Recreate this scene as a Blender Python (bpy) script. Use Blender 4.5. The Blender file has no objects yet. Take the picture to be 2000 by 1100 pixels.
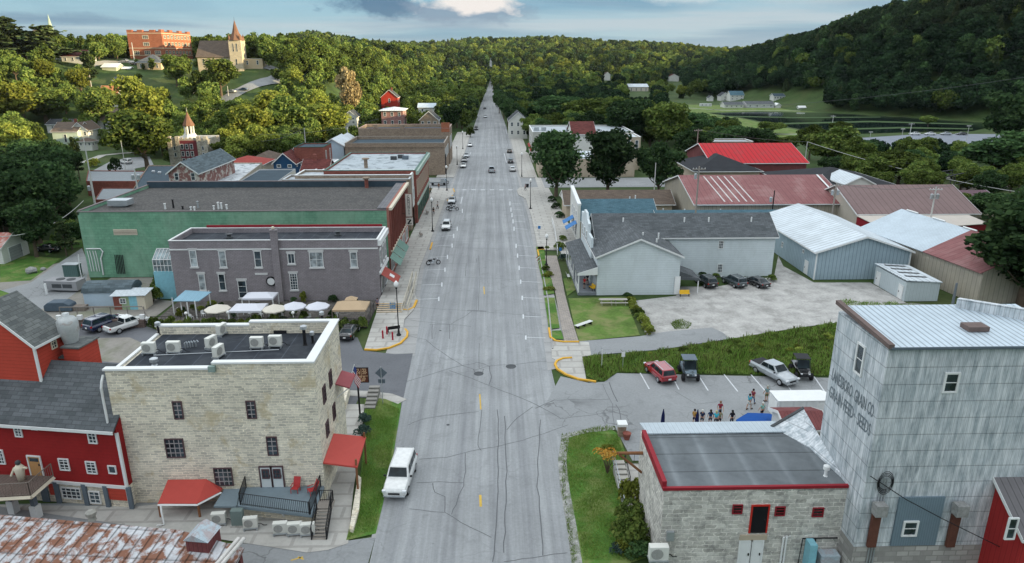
import bpy, bmesh, math, random
import numpy as np
from mathutils import Vector, Matrix
random.seed(7); RNG=np.random.default_rng(11)
SC=bpy.context.scene; COL=SC.collection
R_=math.radians
# ---------------- camera ----------------
F=1370.; TH=math.atan(438/1370.); H=34.; PSI=math.atan(38*math.cos(TH)/F)
cam=bpy.data.cameras.new('camera'); camo=bpy.data.objects.new('camera',cam); COL.objects.link(camo)
cam.sensor_width=36; cam.lens=36*F/2000.; cam.clip_end=9000; cam.clip_start=0.5
camo.location=(0,0,H); camo.rotation_euler=(math.pi/2-TH,0,-PSI); SC.camera=camo
_fh=np.array([math.sin(PSI),math.cos(PSI),0.]); _R=np.array([math.cos(PSI),-math.sin(PSI),0.])
_Fw=_fh*math.cos(TH)+np.array([0,0,-math.sin(TH)]); _U=_fh*math.sin(TH)+np.array([0,0,math.cos(TH)]); _C=np.array([0,0,H])
# surveying helpers: where the sight line through a photo point meets a level, a frontage line or the terrain
def ray(px,py): return _Fw*F+_R*(px-1000)-_U*(py-550)
def G(px,py,z=0.):
    d=ray(px,py); return _C+d*((z-H)/d[2])
def GY(px,py,Y):
    d=ray(px,py); return _C+d*(Y/d[1])
def GX(px,py,X):
    d=ray(px,py); return _C+d*(X/d[0])
# ---------------- world, sun, exposure ----------------
SUN_EL=10.0; SUN_AZ=-16.0      # azimuth of the sun measured from +X
wd=bpy.data.worlds.new('World'); SC.world=wd; wd.use_nodes=True
nt=wd.node_tree; nt.nodes.clear()
def N(nt,t,**k):
    n=nt.nodes.new(t)
    for a,b in k.items():
        if a.startswith('i_'): n.inputs[a[2:]].default_value=b
        else: setattr(n,a,b)
    return n
def L(nt,a,b): nt.links.new(a,b)
def math_(nt,op,a,b=None,c=None,clamp=False):
    n=nt.nodes.new('ShaderNodeMath'); n.operation=op; n.use_clamp=clamp
    for i,v in enumerate((a,b,c)):
        if v is None: continue
        if isinstance(v,(int,float)): n.inputs[i].default_value=v
        else: nt.links.new(v,n.inputs[i])
    return n.outputs[0]
def ramp(nt,fac,stops,interp='LINEAR'):
    n=nt.nodes.new('ShaderNodeValToRGB'); n.color_ramp.interpolation=interp; e=n.color_ramp.elements
    while len(e)<len(stops): e.new(.5)
    for i,(p,c) in enumerate(stops):
        e[i].position=p; e[i].color=tuple(c)+(1,) if len(c)==3 else c
    nt.links.new(fac,n.inputs[0]); return n.outputs[0]
def mixc(nt,f,a,b,mode='MIX'):
    n=nt.nodes.new('ShaderNodeMix'); n.data_type='RGBA'; n.blend_type=mode
    for i,v in ((0,f),(6,a),(7,b)):
        if isinstance(v,(int,float)): n.inputs[i].default_value=v
        elif isinstance(v,(tuple,list)): n.inputs[i].default_value=tuple(v)[:3]+(1,)
        else: nt.links.new(v,n.inputs[i])
    return n.outputs[2]
def noise(nt,vec,scale,detail=3,rough=.55,dist=0):
    n=nt.nodes.new('ShaderNodeTexNoise'); n.inputs['Scale'].default_value=scale; n.inputs['Detail'].default_value=detail
    n.inputs['Roughness'].default_value=rough; n.inputs['Distortion'].default_value=dist
    if vec is not None: nt.links.new(vec,n.inputs['Vector'])
    return n.outputs['Fac']
def mapping(nt,vec,sc=(1,1,1),loc=(0,0,0),rot=(0,0,0)):
    n=nt.nodes.new('ShaderNodeMapping'); n.inputs['Scale'].default_value=sc; n.inputs['Location'].default_value=loc; n.inputs['Rotation'].default_value=rot
    nt.links.new(vec,n.inputs['Vector']); return n.outputs[0]
sky=N(nt,'ShaderNodeTexSky',sky_type='NISHITA',sun_disc=False,sun_elevation=R_(SUN_EL),sun_rotation=R_(90-SUN_AZ),altitude=300.,air_density=1.4,dust_density=1.2,ozone_density=3.0)
tc=N(nt,'ShaderNodeTexCoord'); sp=N(nt,'ShaderNodeSeparateXYZ'); L(nt,tc.outputs['Generated'],sp.inputs[0])
dz=math_(nt,'MAXIMUM',sp.outputs[2],0.0)
zz=math_(nt,'ADD',dz,.045)
cx=math_(nt,'DIVIDE',sp.outputs[0],zz); cy=math_(nt,'DIVIDE',sp.outputs[1],zz)
cb=N(nt,'ShaderNodeCombineXYZ'); L(nt,cx,cb.inputs[0]); L(nt,cy,cb.inputs[1])
cl1=noise(nt,mapping(nt,cb.outputs[0],(.14,.34,1),(3.1,.7,0)),1.0,5,.55,.6)       # thin streaks
cl2=noise(nt,mapping(nt,cb.outputs[0],(.22,.2,1),(8.3,2.4,0)),1.0,4,.5,.5)       # darker banks
m1=ramp(nt,cl1,[(.42,(0,0,0)),(.62,(1,1,1))]); m2=ramp(nt,cl2,[(.46,(0,0,0)),(.60,(1,1,1))])
SKYK=0.15
base=mixc(nt,1.0,sky.outputs[0],(1.0,1.12,1.22),'MULTIPLY')
# sky by height; brightness added overhead, out of view, to fill the shaded town
elev=ramp(nt,dz,[(0.0,(1.8,2.1,2.15)),(.03,(1.15,1.85,2.25)),(.12,(.66,1.45,2.2)),(.25,(5.0,5.5,5.9)),(1.0,(10.4,10.7,10.9))])
base=mixc(nt,.9,base,elev)
c1=mixc(nt,math_(nt,'MULTIPLY',m1,.75),base,(1.8,2.05,2.2))
c2=mixc(nt,math_(nt,'MULTIPLY',m2,.45),c1,(.38,.82,1.3))
# one sunlit cumulus low over the end of the street, with ragged edges, and a blue-grey bank left of it
def blob(cx_,cz_,sx,sz,seed,sc):
    ddx=math_(nt,'DIVIDE',math_(nt,'SUBTRACT',sp.outputs[0],cx_),sx); ddz=math_(nt,'DIVIDE',math_(nt,'SUBTRACT',sp.outputs[2],cz_),sz)
    d=math_(nt,'SQRT',math_(nt,'ADD',math_(nt,'MULTIPLY',ddx,ddx),math_(nt,'MULTIPLY',ddz,ddz)))
    nn=noise(nt,mapping(nt,tc.outputs['Generated'],(1,1,2.2),(seed,0,0)),sc,6,.6,.3)
    s=math_(nt,'ADD',math_(nt,'SUBTRACT',1.0,d),math_(nt,'MULTIPLY',math_(nt,'SUBTRACT',nn,.5),1.7))
    return ramp(nt,math_(nt,'MULTIPLY',s,math_(nt,'GREATER_THAN',sp.outputs[1],0)),[(.25,(0,0,0)),(.62,(1,1,1))])
b1=blob(-.150,.066,.085,.026,5,24.); b2=blob(-.03,.058,.13,.022,2,16.); b3=blob(-.024,.069,.095,.023,9,22.); b4=blob(-.53,.042,.14,.012,4,16.)
b5=blob(.25,.075,.09,.012,7,20.)
c2=mixc(nt,math_(nt,'MULTIPLY',b4,.5),c2,(.6,.95,1.35))
c2=mixc(nt,math_(nt,'MULTIPLY',b5,.5),c2,(2.3,2.5,2.6))
c3=mixc(nt,math_(nt,'MULTIPLY',b1,.75),c2,(.26,.55,.95))
c4=mixc(nt,math_(nt,'MULTIPLY',b2,.8),c3,(.85,1.15,1.5))
c5=mixc(nt,math_(nt,'MULTIPLY',b3,.95),c4,(3.1,2.9,2.75))
bg=N(nt,'ShaderNodeBackground'); L(nt,c5,bg.inputs[0]); bg.inputs[1].default_value=SKYK
L(nt,bg.outputs[0],N(nt,'ShaderNodeOutputWorld').inputs[0])
sl=bpy.data.lights.new('sun','SUN'); so=bpy.data.objects.new('sun',sl); COL.objects.link(so)
sl.energy=5.0; sl.angle=R_(.6); sl.color=(1.0,.80,.47)
_sd=Vector((math.cos(R_(SUN_AZ))*math.cos(R_(SUN_EL)),math.sin(R_(SUN_AZ))*math.cos(R_(SUN_EL)),math.sin(R_(SUN_EL))))
so.rotation_euler=_sd.to_track_quat('Z','Y').to_euler(); so.location=(300,-80,150)
SC.view_settings.view_transform='Standard'; SC.view_settings.look='None'; SC.view_settings.gamma=1; SC.view_settings.exposure=1.0
SC.cycles.use_denoising=True; SC.cycles.max_bounces=5; SC.cycles.diffuse_bounces=2; SC.cycles.glossy_bounces=2
SC.cycles.transmission_bounces=3; SC.cycles.transparent_max_bounces=4; SC.cycles.caustics_reflective=False; SC.cycles.caustics_refractive=False

# ---------------- materials ----------------
def uvnode(nt):
    """u across a surface, v up it (or down a roof slope), from object coordinates"""
    t=N(nt,'ShaderNodeTexCoord'); s=N(nt,'ShaderNodeSeparateXYZ'); L(nt,t.outputs['Object'],s.inputs[0])
    n=N(nt,'ShaderNodeSeparateXYZ'); L(nt,t.outputs['Normal'],n.inputs[0])
    ax=math_(nt,'ABSOLUTE',n.outputs[0]); ay=math_(nt,'ABSOLUTE',n.outputs[1]); az=math_(nt,'ABSOLUTE',n.outputs[2])
    flat=math_(nt,'GREATER_THAN',az,.985); a=math_(nt,'MAXIMUM',math_(nt,'GREATER_THAN',ay,ax),flat)
    def mx(f,p,q): return math_(nt,'ADD',math_(nt,'MULTIPLY',f,q),math_(nt,'MULTIPLY',math_(nt,'SUBTRACT',1.0,f),p))
    u=mx(a,s.outputs[1],s.outputs[0])
    vs=math_(nt,'DIVIDE',s.outputs[2],math_(nt,'SQRT',math_(nt,'MAXIMUM',math_(nt,'SUBTRACT',1.0,math_(nt,'MULTIPLY',az,az)),.02)))
    v=mx(flat,vs,s.outputs[1])
    c=N(nt,'ShaderNodeCombineXYZ'); L(nt,u,c.inputs[0]); L(nt,v,c.inputs[1])
    return t.outputs['Object'],c.outputs[0],u,v
MATS={}
def mk(name,col,rough=.8,var=.25,scale=.8,pat=None,col2=None,p=.3,p2=None,dark=.55,metal=0,stain=None,stain_amt=.5,stain_sc=.25,bump=0,spec=.15,streak=0,lo=.45,hi=.6,mort=None,lw=.16):
    if name in MATS: return MATS[name]
    m=bpy.data.materials.new(name); MATS[name]=m; m.use_nodes=True; nt=m.node_tree
    b=nt.nodes['Principled BSDF']; b.inputs['Roughness'].default_value=rough; b.inputs['Metallic'].default_value=metal
    b.inputs['Specular IOR Level'].default_value=spec
    obj,uv,u,v=uvnode(nt)
    c=tuple(col); out=None; hgt=None; late=None
    if pat in('brick','stone','shingle'):
        bt=N(nt,'ShaderNodeTexBrick'); L(nt,uv,bt.inputs['Vector'])
        bt.inputs['Scale'].default_value=1; bt.inputs['Brick Width'].default_value=p; bt.inputs['Row Height'].default_value=p2 or p*.4
        bt.inputs['Mortar Size'].default_value=(p2 or p*.4)*(.1 if pat!='shingle' else .07); bt.inputs['Mortar Smooth'].default_value=.3; bt.inputs['Bias'].default_value=0
        c2=col2 or tuple(x*dark for x in c)
        bt.inputs['Color1'].default_value=c+(1,); bt.inputs['Color2'].default_value=tuple(c2)+(1,)
        mo=tuple(x*(mort or (.55 if pat!='stone' else 1.25)) for x in c); bt.inputs['Mortar'].default_value=mo+(1,)
        if pat=='stone':
            wob=N(nt,'ShaderNodeTexNoise'); wob.inputs['Scale'].default_value=2.4; L(nt,uv,wob.inputs['Vector'])
            ad=N(nt,'ShaderNodeVectorMath',operation='MULTIPLY_ADD'); L(nt,wob.outputs['Color'],ad.inputs[0]); ad.inputs[1].default_value=(.55,.2,0); L(nt,uv,ad.inputs[2]); L(nt,ad.outputs[0],bt.inputs['Vector'])
        out=bt.outputs['Color']; hgt=bt.outputs['Fac']
    elif pat in('hline','vrib'):
        w=v if pat=='hline' else u
        fr=math_(nt,'FRACT',math_(nt,'DIVIDE',w,p))
        if pat=='hline': ln=ramp(nt,fr,[(0,(dark,)*3),(.14,(1,1,1)),(1,(.93,)*3)])
        else: ln=ramp(nt,fr,[(0,(dark,)*3),(lw,(1.0,)*3),(.5,(.93,)*3),(1-lw*.6,(1,)*3),(1,(dark,)*3)])
        late=ln
        if p2:
            f2=math_(nt,'FRACT',math_(nt,'DIVIDE',v if pat=='vrib' else u,p2)); l2=ramp(nt,f2,[(0,(.42,)*3),(.07,(1,1,1))])
            late=mixc(nt,1.0,late,l2,'MULTIPLY')
        hgt=math_(nt,'PINGPONG',math_(nt,'DIVIDE',w,p),.5)
    n1=noise(nt,obj,scale,4,.6); n2=noise(nt,obj,scale*7,2,.6)
    nn=math_(nt,'ADD',math_(nt,'MULTIPLY',n1,.65),math_(nt,'MULTIPLY',n2,.35))
    k=ramp(nt,nn,[(.3,(1-var,)*3),(.7,(1+var*.6,)*3)])
    out=mixc(nt,1.0,out if out is not None else c,k,'MULTIPLY')
    if stain:
        sv=obj if not streak else mapping(nt,obj,(1,1,streak))
        sn=ramp(nt,noise(nt,sv,stain_sc,5,.65,.4),[(lo,(0,0,0)),(hi,(1,1,1))])
        out=mixc(nt,math_(nt,'MULTIPLY',sn,stain_amt),out,tuple(stain))
    if late is not None: out=mixc(nt,1.0,out,late,'MULTIPLY')
    L(nt,out,b.inputs['Base Color'])
    if bump and hgt is not None:
        bp=N(nt,'ShaderNodeBump'); bp.inputs['Strength'].default_value=bump; bp.inputs['Distance'].default_value=.05
        if pat in('brick','stone','shingle'): bp.invert=True
        L(nt,hgt,bp.inputs['Height']); L(nt,bp.outputs[0],b.inputs['Normal'])
    elif bump:
        bp=N(nt,'ShaderNodeBump'); bp.inputs['Strength'].default_value=bump; bp.inputs['Distance'].default_value=.1; L(nt,n2,bp.inputs['Height']); L(nt,bp.outputs[0],b.inputs['Normal'])
    return m
def paint(name,col,rough=.35,metal=0,spec=.5,coat=0):
    if name in MATS: return MATS[name]
    m=bpy.data.materials.new(name); MATS[name]=m; m.use_nodes=True; b=m.node_tree.nodes['Principled BSDF']
    nt=m.node_tree; t=N(nt,'ShaderNodeTexCoord'); k=ramp(nt,noise(nt,t.outputs['Object'],2.5,3),[(.3,(.88,)*3),(.7,(1.08,)*3)])
    L(nt,mixc(nt,1.0,tuple(col),k,'MULTIPLY'),b.inputs['Base Color'])
    b.inputs['Roughness'].default_value=rough; b.inputs['Metallic'].default_value=metal; b.inputs['Specular IOR Level'].default_value=spec; b.inputs['Coat Weight'].default_value=coat
    return m
def foliage(name,a,b_,c,trans=.25):
    m=bpy.data.materials.new(name); MATS[name]=m; m.use_nodes=True; nt=m.node_tree; nt.nodes.clear()
    g=N(nt,'ShaderNodeNewGeometry'); oi=N(nt,'ShaderNodeObjectInfo'); t=N(nt,'ShaderNodeTexCoord')
    n1=noise(nt,t.outputs['Object'],.35,2)
    f=math_(nt,'ADD',math_(nt,'MULTIPLY',g.outputs['Random Per Island'],.45),math_(nt,'MULTIPLY',n1,.7))
    f=math_(nt,'ADD',f,math_(nt,'MULTIPLY',math_(nt,'SUBTRACT',oi.outputs['Random'],.5),.35))
    col=ramp(nt,f,[(.2,a),(.55,b_),(.9,c)])
    hs=N(nt,'ShaderNodeHueSaturation'); L(nt,col,hs.inputs['Color']); L(nt,math_(nt,'ADD',.485,math_(nt,'MULTIPLY',oi.outputs['Random'],.03)),hs.inputs['Hue'])
    L(nt,math_(nt,'ADD',.8,math_(nt,'MULTIPLY',oi.outputs['Random'],.4)),hs.inputs['Value'])
    d=N(nt,'ShaderNodeBsdfDiffuse'); L(nt,hs.outputs[0],d.inputs[0]); tr=N(nt,'ShaderNodeBsdfTranslucent'); L(nt,hs.outputs[0],tr.inputs[0])
    mx=N(nt,'ShaderNodeMixShader'); mx.inputs[0].default_value=trans; L(nt,d.outputs[0],mx.inputs[1]); L(nt,tr.outputs[0],mx.inputs[2])
    L(nt,mx.outputs[0],N(nt,'ShaderNodeOutputMaterial').inputs[0]); return m
def glassm(name,col=(.03,.045,.055),rough=.12):
    if name in MATS: return MATS[name]
    m=bpy.data.materials.new(name); MATS[name]=m; m.use_nodes=True; nt=m.node_tree; b=nt.nodes['Principled BSDF']
    t=N(nt,'ShaderNodeTexCoord'); k=ramp(nt,noise(nt,t.outputs['Object'],.9,2),[(.35,tuple(x*.5 for x in col)),(.7,tuple(x*2.2 for x in col))])
    L(nt,k,b.inputs['Base Color']); b.inputs['Roughness'].default_value=rough; b.inputs['Specular IOR Level'].default_value=.8; return m
GLASS=glassm('dark_glass'); CGLASS=glassm('car_glass',(.012,.02,.024),.06); CGLASS.node_tree.nodes['Principled BSDF'].inputs['Specular IOR Level'].default_value=.25; GLASSL=glassm('curtained_glass',(.22,.25,.26),.2)
WHITE=mk('white_trim',(.72,.73,.72),.6,.08); DARK=mk('black_metal',(.02,.02,.022),.5,.2); STEEL=mk('galvanised',(.45,.48,.5),.35,.2,metal=.5)

# ---------------- mesh building ----------------
def xf(root):
    return root.get('_inv') if False else ROOTS.get(root.name)
ROOTS={}
def thing(name,label,cat,loc=(0,0,0),rz=0,group=None,kind=None):
    o=bpy.data.objects.new(name,None); COL.objects.link(o); o.empty_display_size=.3
    o.location=tuple(float(v) for v in loc); o.rotation_euler=(0,0,rz); o['label']=label; o['category']=cat
    if group: o['group']=group
    if kind: o['kind']=kind
    ROOTS[o.name]=Matrix.Translation(Vector([float(v) for v in loc]))@Matrix.Rotation(rz,4,'Z')
    return o
class MB:
    def __init__(s,local=False): s.v=[]; s.f=[]; s.local=local; s.mi=[]; s.cm=0
    def add(s,vs,fs):
        n=len(s.v); s.v+= [tuple(map(float,p)) for p in vs]; s.f+=[tuple(i+n for i in f) for f in fs]; s.mi+=[s.cm]*len(fs); return s
    def box(s,x0,x1,y0,y1,z0,z1):
        s.add([(x0,y0,z0),(x1,y0,z0),(x1,y1,z0),(x0,y1,z0),(x0,y0,z1),(x1,y0,z1),(x1,y1,z1),(x0,y1,z1)],
              [(0,3,2,1),(4,5,6,7),(0,1,5,4),(1,2,6,5),(2,3,7,6),(3,0,4,7)]); return s
    def cbox(s,c,d,rz=0,t=(0,0,0)):
        x,y,z=[q/2 for q in d]; co,si=math.cos(rz),math.sin(rz); P=[]
        for zz in(-z,z):
            for a,b in((-x,-y),(x,-y),(x,y),(-x,y)): P.append((c[0]+a*co-b*si,c[1]+a*si+b*co,c[2]+zz))
        s.add(P,[(0,3,2,1),(4,5,6,7),(0,1,5,4),(1,2,6,5),(2,3,7,6),(3,0,4,7)]); return s
    def prism(s,poly,z0,z1,cap=True):
        n=len(poly); a=sum(poly[i][0]*poly[(i+1)%n][1]-poly[(i+1)%n][0]*poly[i][1] for i in range(n))
        if a<0: poly=poly[::-1]
        zz=lambda z,i: z[i] if isinstance(z,(list,tuple)) else z
        s.add([(p[0],p[1],z0) for p in poly]+[(p[0],p[1],z1) for p in poly],
              [tuple(range(n))[::-1],tuple(range(n,2*n))]+[(i,(i+1)%n,(i+1)%n+n,i+n) for i in range(n)]); return s
    def profile(s,pts,axis,a,b):
        """closed polygon of (h,z) extruded along the other horizontal axis from a to b"""
        n=len(pts); mk_=(lambda t,p:(p[0],t,p[1])) if axis=='y' else (lambda t,p:(t,p[0],p[1]))
        s.add([mk_(a,p) for p in pts]+[mk_(b,p) for p in pts],[tuple(range(n)),tuple(range(n,2*n))[::-1]]+[(i,i+n,(i+1)%n+n,(i+1)%n) for i in range(n)]); return s
    def quad(s,*p): s.add(p,[tuple(range(len(p)))]); return s
    def slab(s,pts,t):
        """flat polygon given a thickness t downwards"""
        n=len(pts); s.add(list(pts)+[(p[0],p[1],p[2]-t) for p in pts],[tuple(range(n)),tuple(range(n,2*n))[::-1]]+[(i,i+n,(i+1)%n+n,(i+1)%n) for i in range(n)]); return s
    def tube(s,pts,r,n=6,cap=True):
        pts=[Vector(p) for p in pts]; k=len(pts); rs=r if isinstance(r,(list,tuple)) else [r]*k; vs=[]; fs=[]
        for i,p in enumerate(pts):
            d=(pts[min(i+1,k-1)]-pts[max(i-1,0)]).normalized(); up=Vector((0,0,1)) if abs(d.z)<.9 else Vector((1,0,0))
            a=d.cross(up).normalized(); b=a.cross(d)
            for j in range(n):
                t=2*math.pi*j/n; vs.append(p+(a*math.cos(t)+b*math.sin(t))*rs[i])
        for i in range(k-1):
            for j in range(n): fs.append((i*n+j,(i+1)*n+j,(i+1)*n+(j+1)%n,i*n+(j+1)%n))
        if cap: fs+=[tuple(range(n)),tuple(range((k-1)*n,k*n))[::-1]]
        s.add(vs,fs); return s
    def lathe(s,x,y,prof,n=12):
        """prof: list of (r,z) bottom to top"""
        vs=[(x+r*math.cos(2*math.pi*j/n),y+r*math.sin(2*math.pi*j/n),z) for r,z in prof for j in range(n)]
        k=len(prof); fs=[(i*n+j,i*n+(j+1)%n,(i+1)*n+(j+1)%n,(i+1)*n+j) for i in range(k-1) for j in range(n)]
        fs+=[tuple(range(n))[::-1],tuple(range((k-1)*n,k*n))]; s.add(vs,fs); return s
    def ball(s,c,r,n=10,k=6,sz=1):
        s.lathe(c[0],c[1],[(max(r*math.sin(math.pi*i/k),.001),c[2]-r*sz*math.cos(math.pi*i/k)) for i in range(k+1)],n); return s
    def build(s,name,m,parent=None,label=None,cat=None,group=None,kind=None,smooth=False,bevel=0,origin=None,top=None):
        me=bpy.data.meshes.new(name)
        root=parent
        while root is not None and root.parent is not None: root=root.parent
        vs=s.v
        if root is not None:
            M=ROOTS[root.name]; inv=M.inverted()
            if not s.local: vs=[tuple(inv@Vector(p)) for p in vs]
            off=None
        else:
            a=np.array(vs); off=origin if origin is not None else ((a[:,0].min()+a[:,0].max())/2,(a[:,1].min()+a[:,1].max())/2,a[:,2].min())
            if kind=='structure' or kind=='stuff': off=(0,0,0)
            vs=[tuple(q) for q in (a-np.array(off))]
        me.from_pydata(vs,[],s.f); 
        if isinstance(m,(list,tuple)):
            for q in m: me.materials.append(q)
            me.polygons.foreach_set('material_index',s.mi)
        else: me.materials.append(m)
        if smooth: me.polygons.foreach_set('use_smooth',[True]*len(me.polygons))
        me.update(); o=bpy.data.objects.new(name,me); COL.objects.link(o)
        if root is not None: o.parent=parent
        else:
            o.location=tuple(float(q) for q in off); ROOTS[o.name]=Matrix.Translation(Vector([float(q) for q in off]))
        if label: o['label']=label
        if cat: o['category']=cat
        if group: o['group']=group
        if kind: o['kind']=kind
        if bevel:
            bv=o.modifiers.new('bevel','BEVEL'); bv.width=bevel; bv.segments=2; bv.limit_method='ANGLE'; bv.angle_limit=R_(35)
        return o
def dup(root,loc,rz,label=None,scale=1,group=None,swap=None):
    r=root.copy(); COL.objects.link(r); r.location=tuple(float(q) for q in loc); r.rotation_euler=(0,0,rz); r.scale=(scale,)*3
    if label: r['label']=label
    if group: r['group']=group
    def rec(a,b):
        for ch in list(a.children):
            c=ch.copy(); COL.objects.link(c); c.parent=b
            if swap and ch.type=='MESH' and ch.name.split('.')[0] in swap:
                c.data=ch.data.copy(); c.data.materials[0]=swap[ch.name.split('.')[0]]
            rec(ch,c)
    rec(root,r); return r
# ---------------- terrain ----------------
def S_(t): t=np.clip(t,0,1); return t*t*(3-2*t)
def hgt(x,y):
    x=np.asarray(x,float); y=np.asarray(y,float)
    y0=np.where(x<-200,275+(x+200)*.8,275)-4*np.sin(x*.05)
    a=33*S_((y-y0)/140)*S_((-x-52)/68)*S_((1500-y)/500)
    foot=np.interp(y,[0,375,478,573,800,1100],[278,278,205,182,185,260])
    rg=np.interp(y,[-700,30,60,125,300,450,560,700,900,1200,1500],[112,112,106,94,90,78,64,46,34,30,26])
    b=rg*S_((x-foot)/140)
    und=3*np.sin(x*.011+1)+2*np.sin(x*.023+y*.006)
    ang=962+1437*x/np.maximum(y,50); c=(np.interp(ang,[300,520,620,720,860,950,1100,1250,1340,1440,1500],[46,50,66,50,47,55,53,47,40,20,18])+und*.8)*S_((y-950)/850)
    c=c+20*np.exp(-((y-1150)/110)**2)*S_(.5+.9*np.sin(x*.0075+1.2))+14*np.exp(-((y-1450)/90)**2)*S_(.5+.9*np.sin(x*.006+4))
    d=np.where(y>1000,4*S_((y-1000)/600)*np.sin(x*.004+.4)**2,0)
    return np.maximum(np.maximum(a,b),c+d)
def Z(x,y): return float(hgt(x,y))
def GT(px,py,z0=0):
    """terrain point under a photo point"""
    d=ray(px,py); t=20/np.linalg.norm(d); st=t*.15
    for i in range(9000):
        p=_C+d*t
        if p[2]<=Z(p[0],p[1])+z0: return p
        t+=st
        if p[1]>2600: return p
    return p
_xs=np.concatenate([np.arange(-1900,-420,40),np.arange(-420,480,9),np.arange(480,2000,40)])
_ys=np.concatenate([np.arange(-700,0,35),np.arange(0,600,9),np.arange(600,1100,20),np.arange(1100,2400,40),np.arange(2400,5200,200)])
_X,_Y=np.meshgrid(_xs,_ys); _Z=hgt(_X,_Y)-.06
nx,ny=len(_xs),len(_ys)
m=MB(); m.v=[tuple(p) for p in np.stack([_X.ravel(),_Y.ravel(),_Z.ravel()],1).tolist()]
m.f=[(j*nx+i,j*nx+i+1,(j+1)*nx+i+1,(j+1)*nx+i) for j in range(ny-1) for i in range(nx-1)]; m.mi=[0]*len(m.f)
GRASS=mk('rough_grass',(.05,.085,.026),.95,.45,.12,stain=(.09,.10,.04),stain_amt=.5,stain_sc=.05,lo=.48,hi=.62)
m.build('ground',GRASS,kind='structure',smooth=True)
DIRT=mk('dirt_lot',(.26,.245,.22),.95,.25,.3,stain=(.11,.13,.06),stain_amt=.5,stain_sc=.12,lo=.53,hi=.62)
def roadmat(name,c,streak=True,crack=.0,var=.14,patch=(.0,)):
    m=bpy.data.materials.new(name); MATS[name]=m; m.use_nodes=True; nt=m.node_tree; b=nt.nodes['Principled BSDF']; b.inputs['Roughness'].default_value=.85; b.inputs['Specular IOR Level'].default_value=.3
    t=N(nt,'ShaderNodeTexCoord').outputs['Object']
    n1=noise(nt,t,.12,4,.6); n2=noise(nt,t,4.0,2,.7); k=ramp(nt,math_(nt,'ADD',math_(nt,'MULTIPLY',n1,.6),math_(nt,'MULTIPLY',n2,.4)),[(.3,(1-var,)*3),(.7,(1+var,)*3)])
    o=mixc(nt,1.0,tuple(c),k,'MULTIPLY')
    if streak:      # tyre-polished wheel lanes along the street
        s=noise(nt,mapping(nt,t,(1.0,.012,1)),.9,4,.6); o=mixc(nt,1.0,o,ramp(nt,s,[(.35,(.8,.8,.82)),(.6,(1.1,)*3)]),'MULTIPLY')
        s=noise(nt,mapping(nt,t,(1.6,.05,1)),1.9,3,.6); o=mixc(nt,1.0,o,ramp(nt,s,[(.35,(.9,)*3),(.62,(1.05,)*3)]),'MULTIPLY')
    v=N(nt,'ShaderNodeTexVoronoi',feature='DISTANCE_TO_EDGE'); v.inputs['Scale'].default_value=.33
    w=N(nt,'ShaderNodeTexNoise'); w.inputs['Scale'].default_value=.8; L(nt,t,w.inputs['Vector'])
    ad=N(nt,'ShaderNodeVectorMath',operation='MULTIPLY_ADD'); L(nt,w.outputs['Color'],ad.inputs[0]); ad.inputs[1].default_value=(1.6,1.6,0); L(nt,t,ad.inputs[2]); L(nt,ad.outputs[0],v.inputs['Vector'])
    ck=ramp(nt,v.outputs['Distance'],[(0,(1,)*3),(.02,(0,)*3)]); msk=ramp(nt,noise(nt,t,.09,2),[(.5,(0,)*3),(.62,(1,)*3)])
    o=mixc(nt,math_(nt,'MULTIPLY',math_(nt,'MULTIPLY',ck,msk),crack),o,tuple(x*.45 for x in c))
    o=mixc(nt,math_(nt,'MULTIPLY',ramp(nt,noise(nt,t,.42,5,.7,.5),[(.56,(0,)*3),(.68,(1,)*3)]),.35),o,tuple(x*.55 for x in c)); o=mixc(nt,math_(nt,'MULTIPLY',ramp(nt,noise(nt,t,2.3,3,.7),[(.66,(0,)*3),(.7,(1,)*3)]),.4),o,tuple(x*.5 for x in c))
    L(nt,o,b.inputs['Base Color'])
    bp=N(nt,'ShaderNodeBump'); bp.inputs['Strength'].default_value=.25; bp.inputs['Distance'].default_value=.02; L(nt,n2,bp.inputs['Height']); L(nt,bp.outputs[0],b.inputs['Normal'])
    return m
ASPH=roadmat('street_asphalt',(.265,.275,.28),True,.35,.2)
ASPD=roadmat('side_asphalt',(.125,.13,.142),False,.7,.22)
ASPL=roadmat('lot_asphalt',(.25,.26,.265),False,.9,.2)
CONC=mk('concrete',(.42,.405,.375),.9,.18,.5,pat='brick',p=3.0,p2=1.6,col2=(.45,.44,.41),mort=.8); 
CONC2=mk('concrete_gutter',(.34,.34,.335),.9,.14,.4,pat='hline',p=3.0,dark=.75)
PAVER=mk('brick_paving',(.36,.32,.28),.9,.2,.5,pat='brick',p=.6,p2=.3,col2=(.30,.27,.25))
GRAV=mk('gravel',(.435,.425,.405),.95,.4,.45,stain=(.22,.215,.2),stain_amt=.6,stain_sc=.3,lo=.52,hi=.66,bump=.8)
GRAVW=mk('white_gravel',(.36,.36,.34),.95,.6,1.6,stain=(.10,.13,.06),stain_amt=.8,stain_sc=1.2,lo=.45,hi=.6,bump=.8)
LAWN=mk('mown_lawn',(.11,.185,.04),.95,.5,.35,stain=(.21,.21,.09),stain_amt=.75,stain_sc=.3,lo=.45,hi=.62,bump=.7)
LAWND=mk('lush_lawn',(.075,.165,.03),.95,.5,.5,stain=(.18,.2,.07),stain_amt=.7,stain_sc=.3,lo=.48,hi=.6,bump=.8)
YEL=mk('yellow_kerb_paint',(.66,.37,.05),.7,.15,2); WHT=mk('road_paint_white',(.62,.64,.66),.8,.3,3); YLN=mk('road_paint_yellow',(.6,.4,.08),.8,.3,3)
TAR=mk('tar_sealer',(.11,.115,.12),.6,.2); DKC=mk('dark_iron',(.07,.075,.08),.6,.3)
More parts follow.
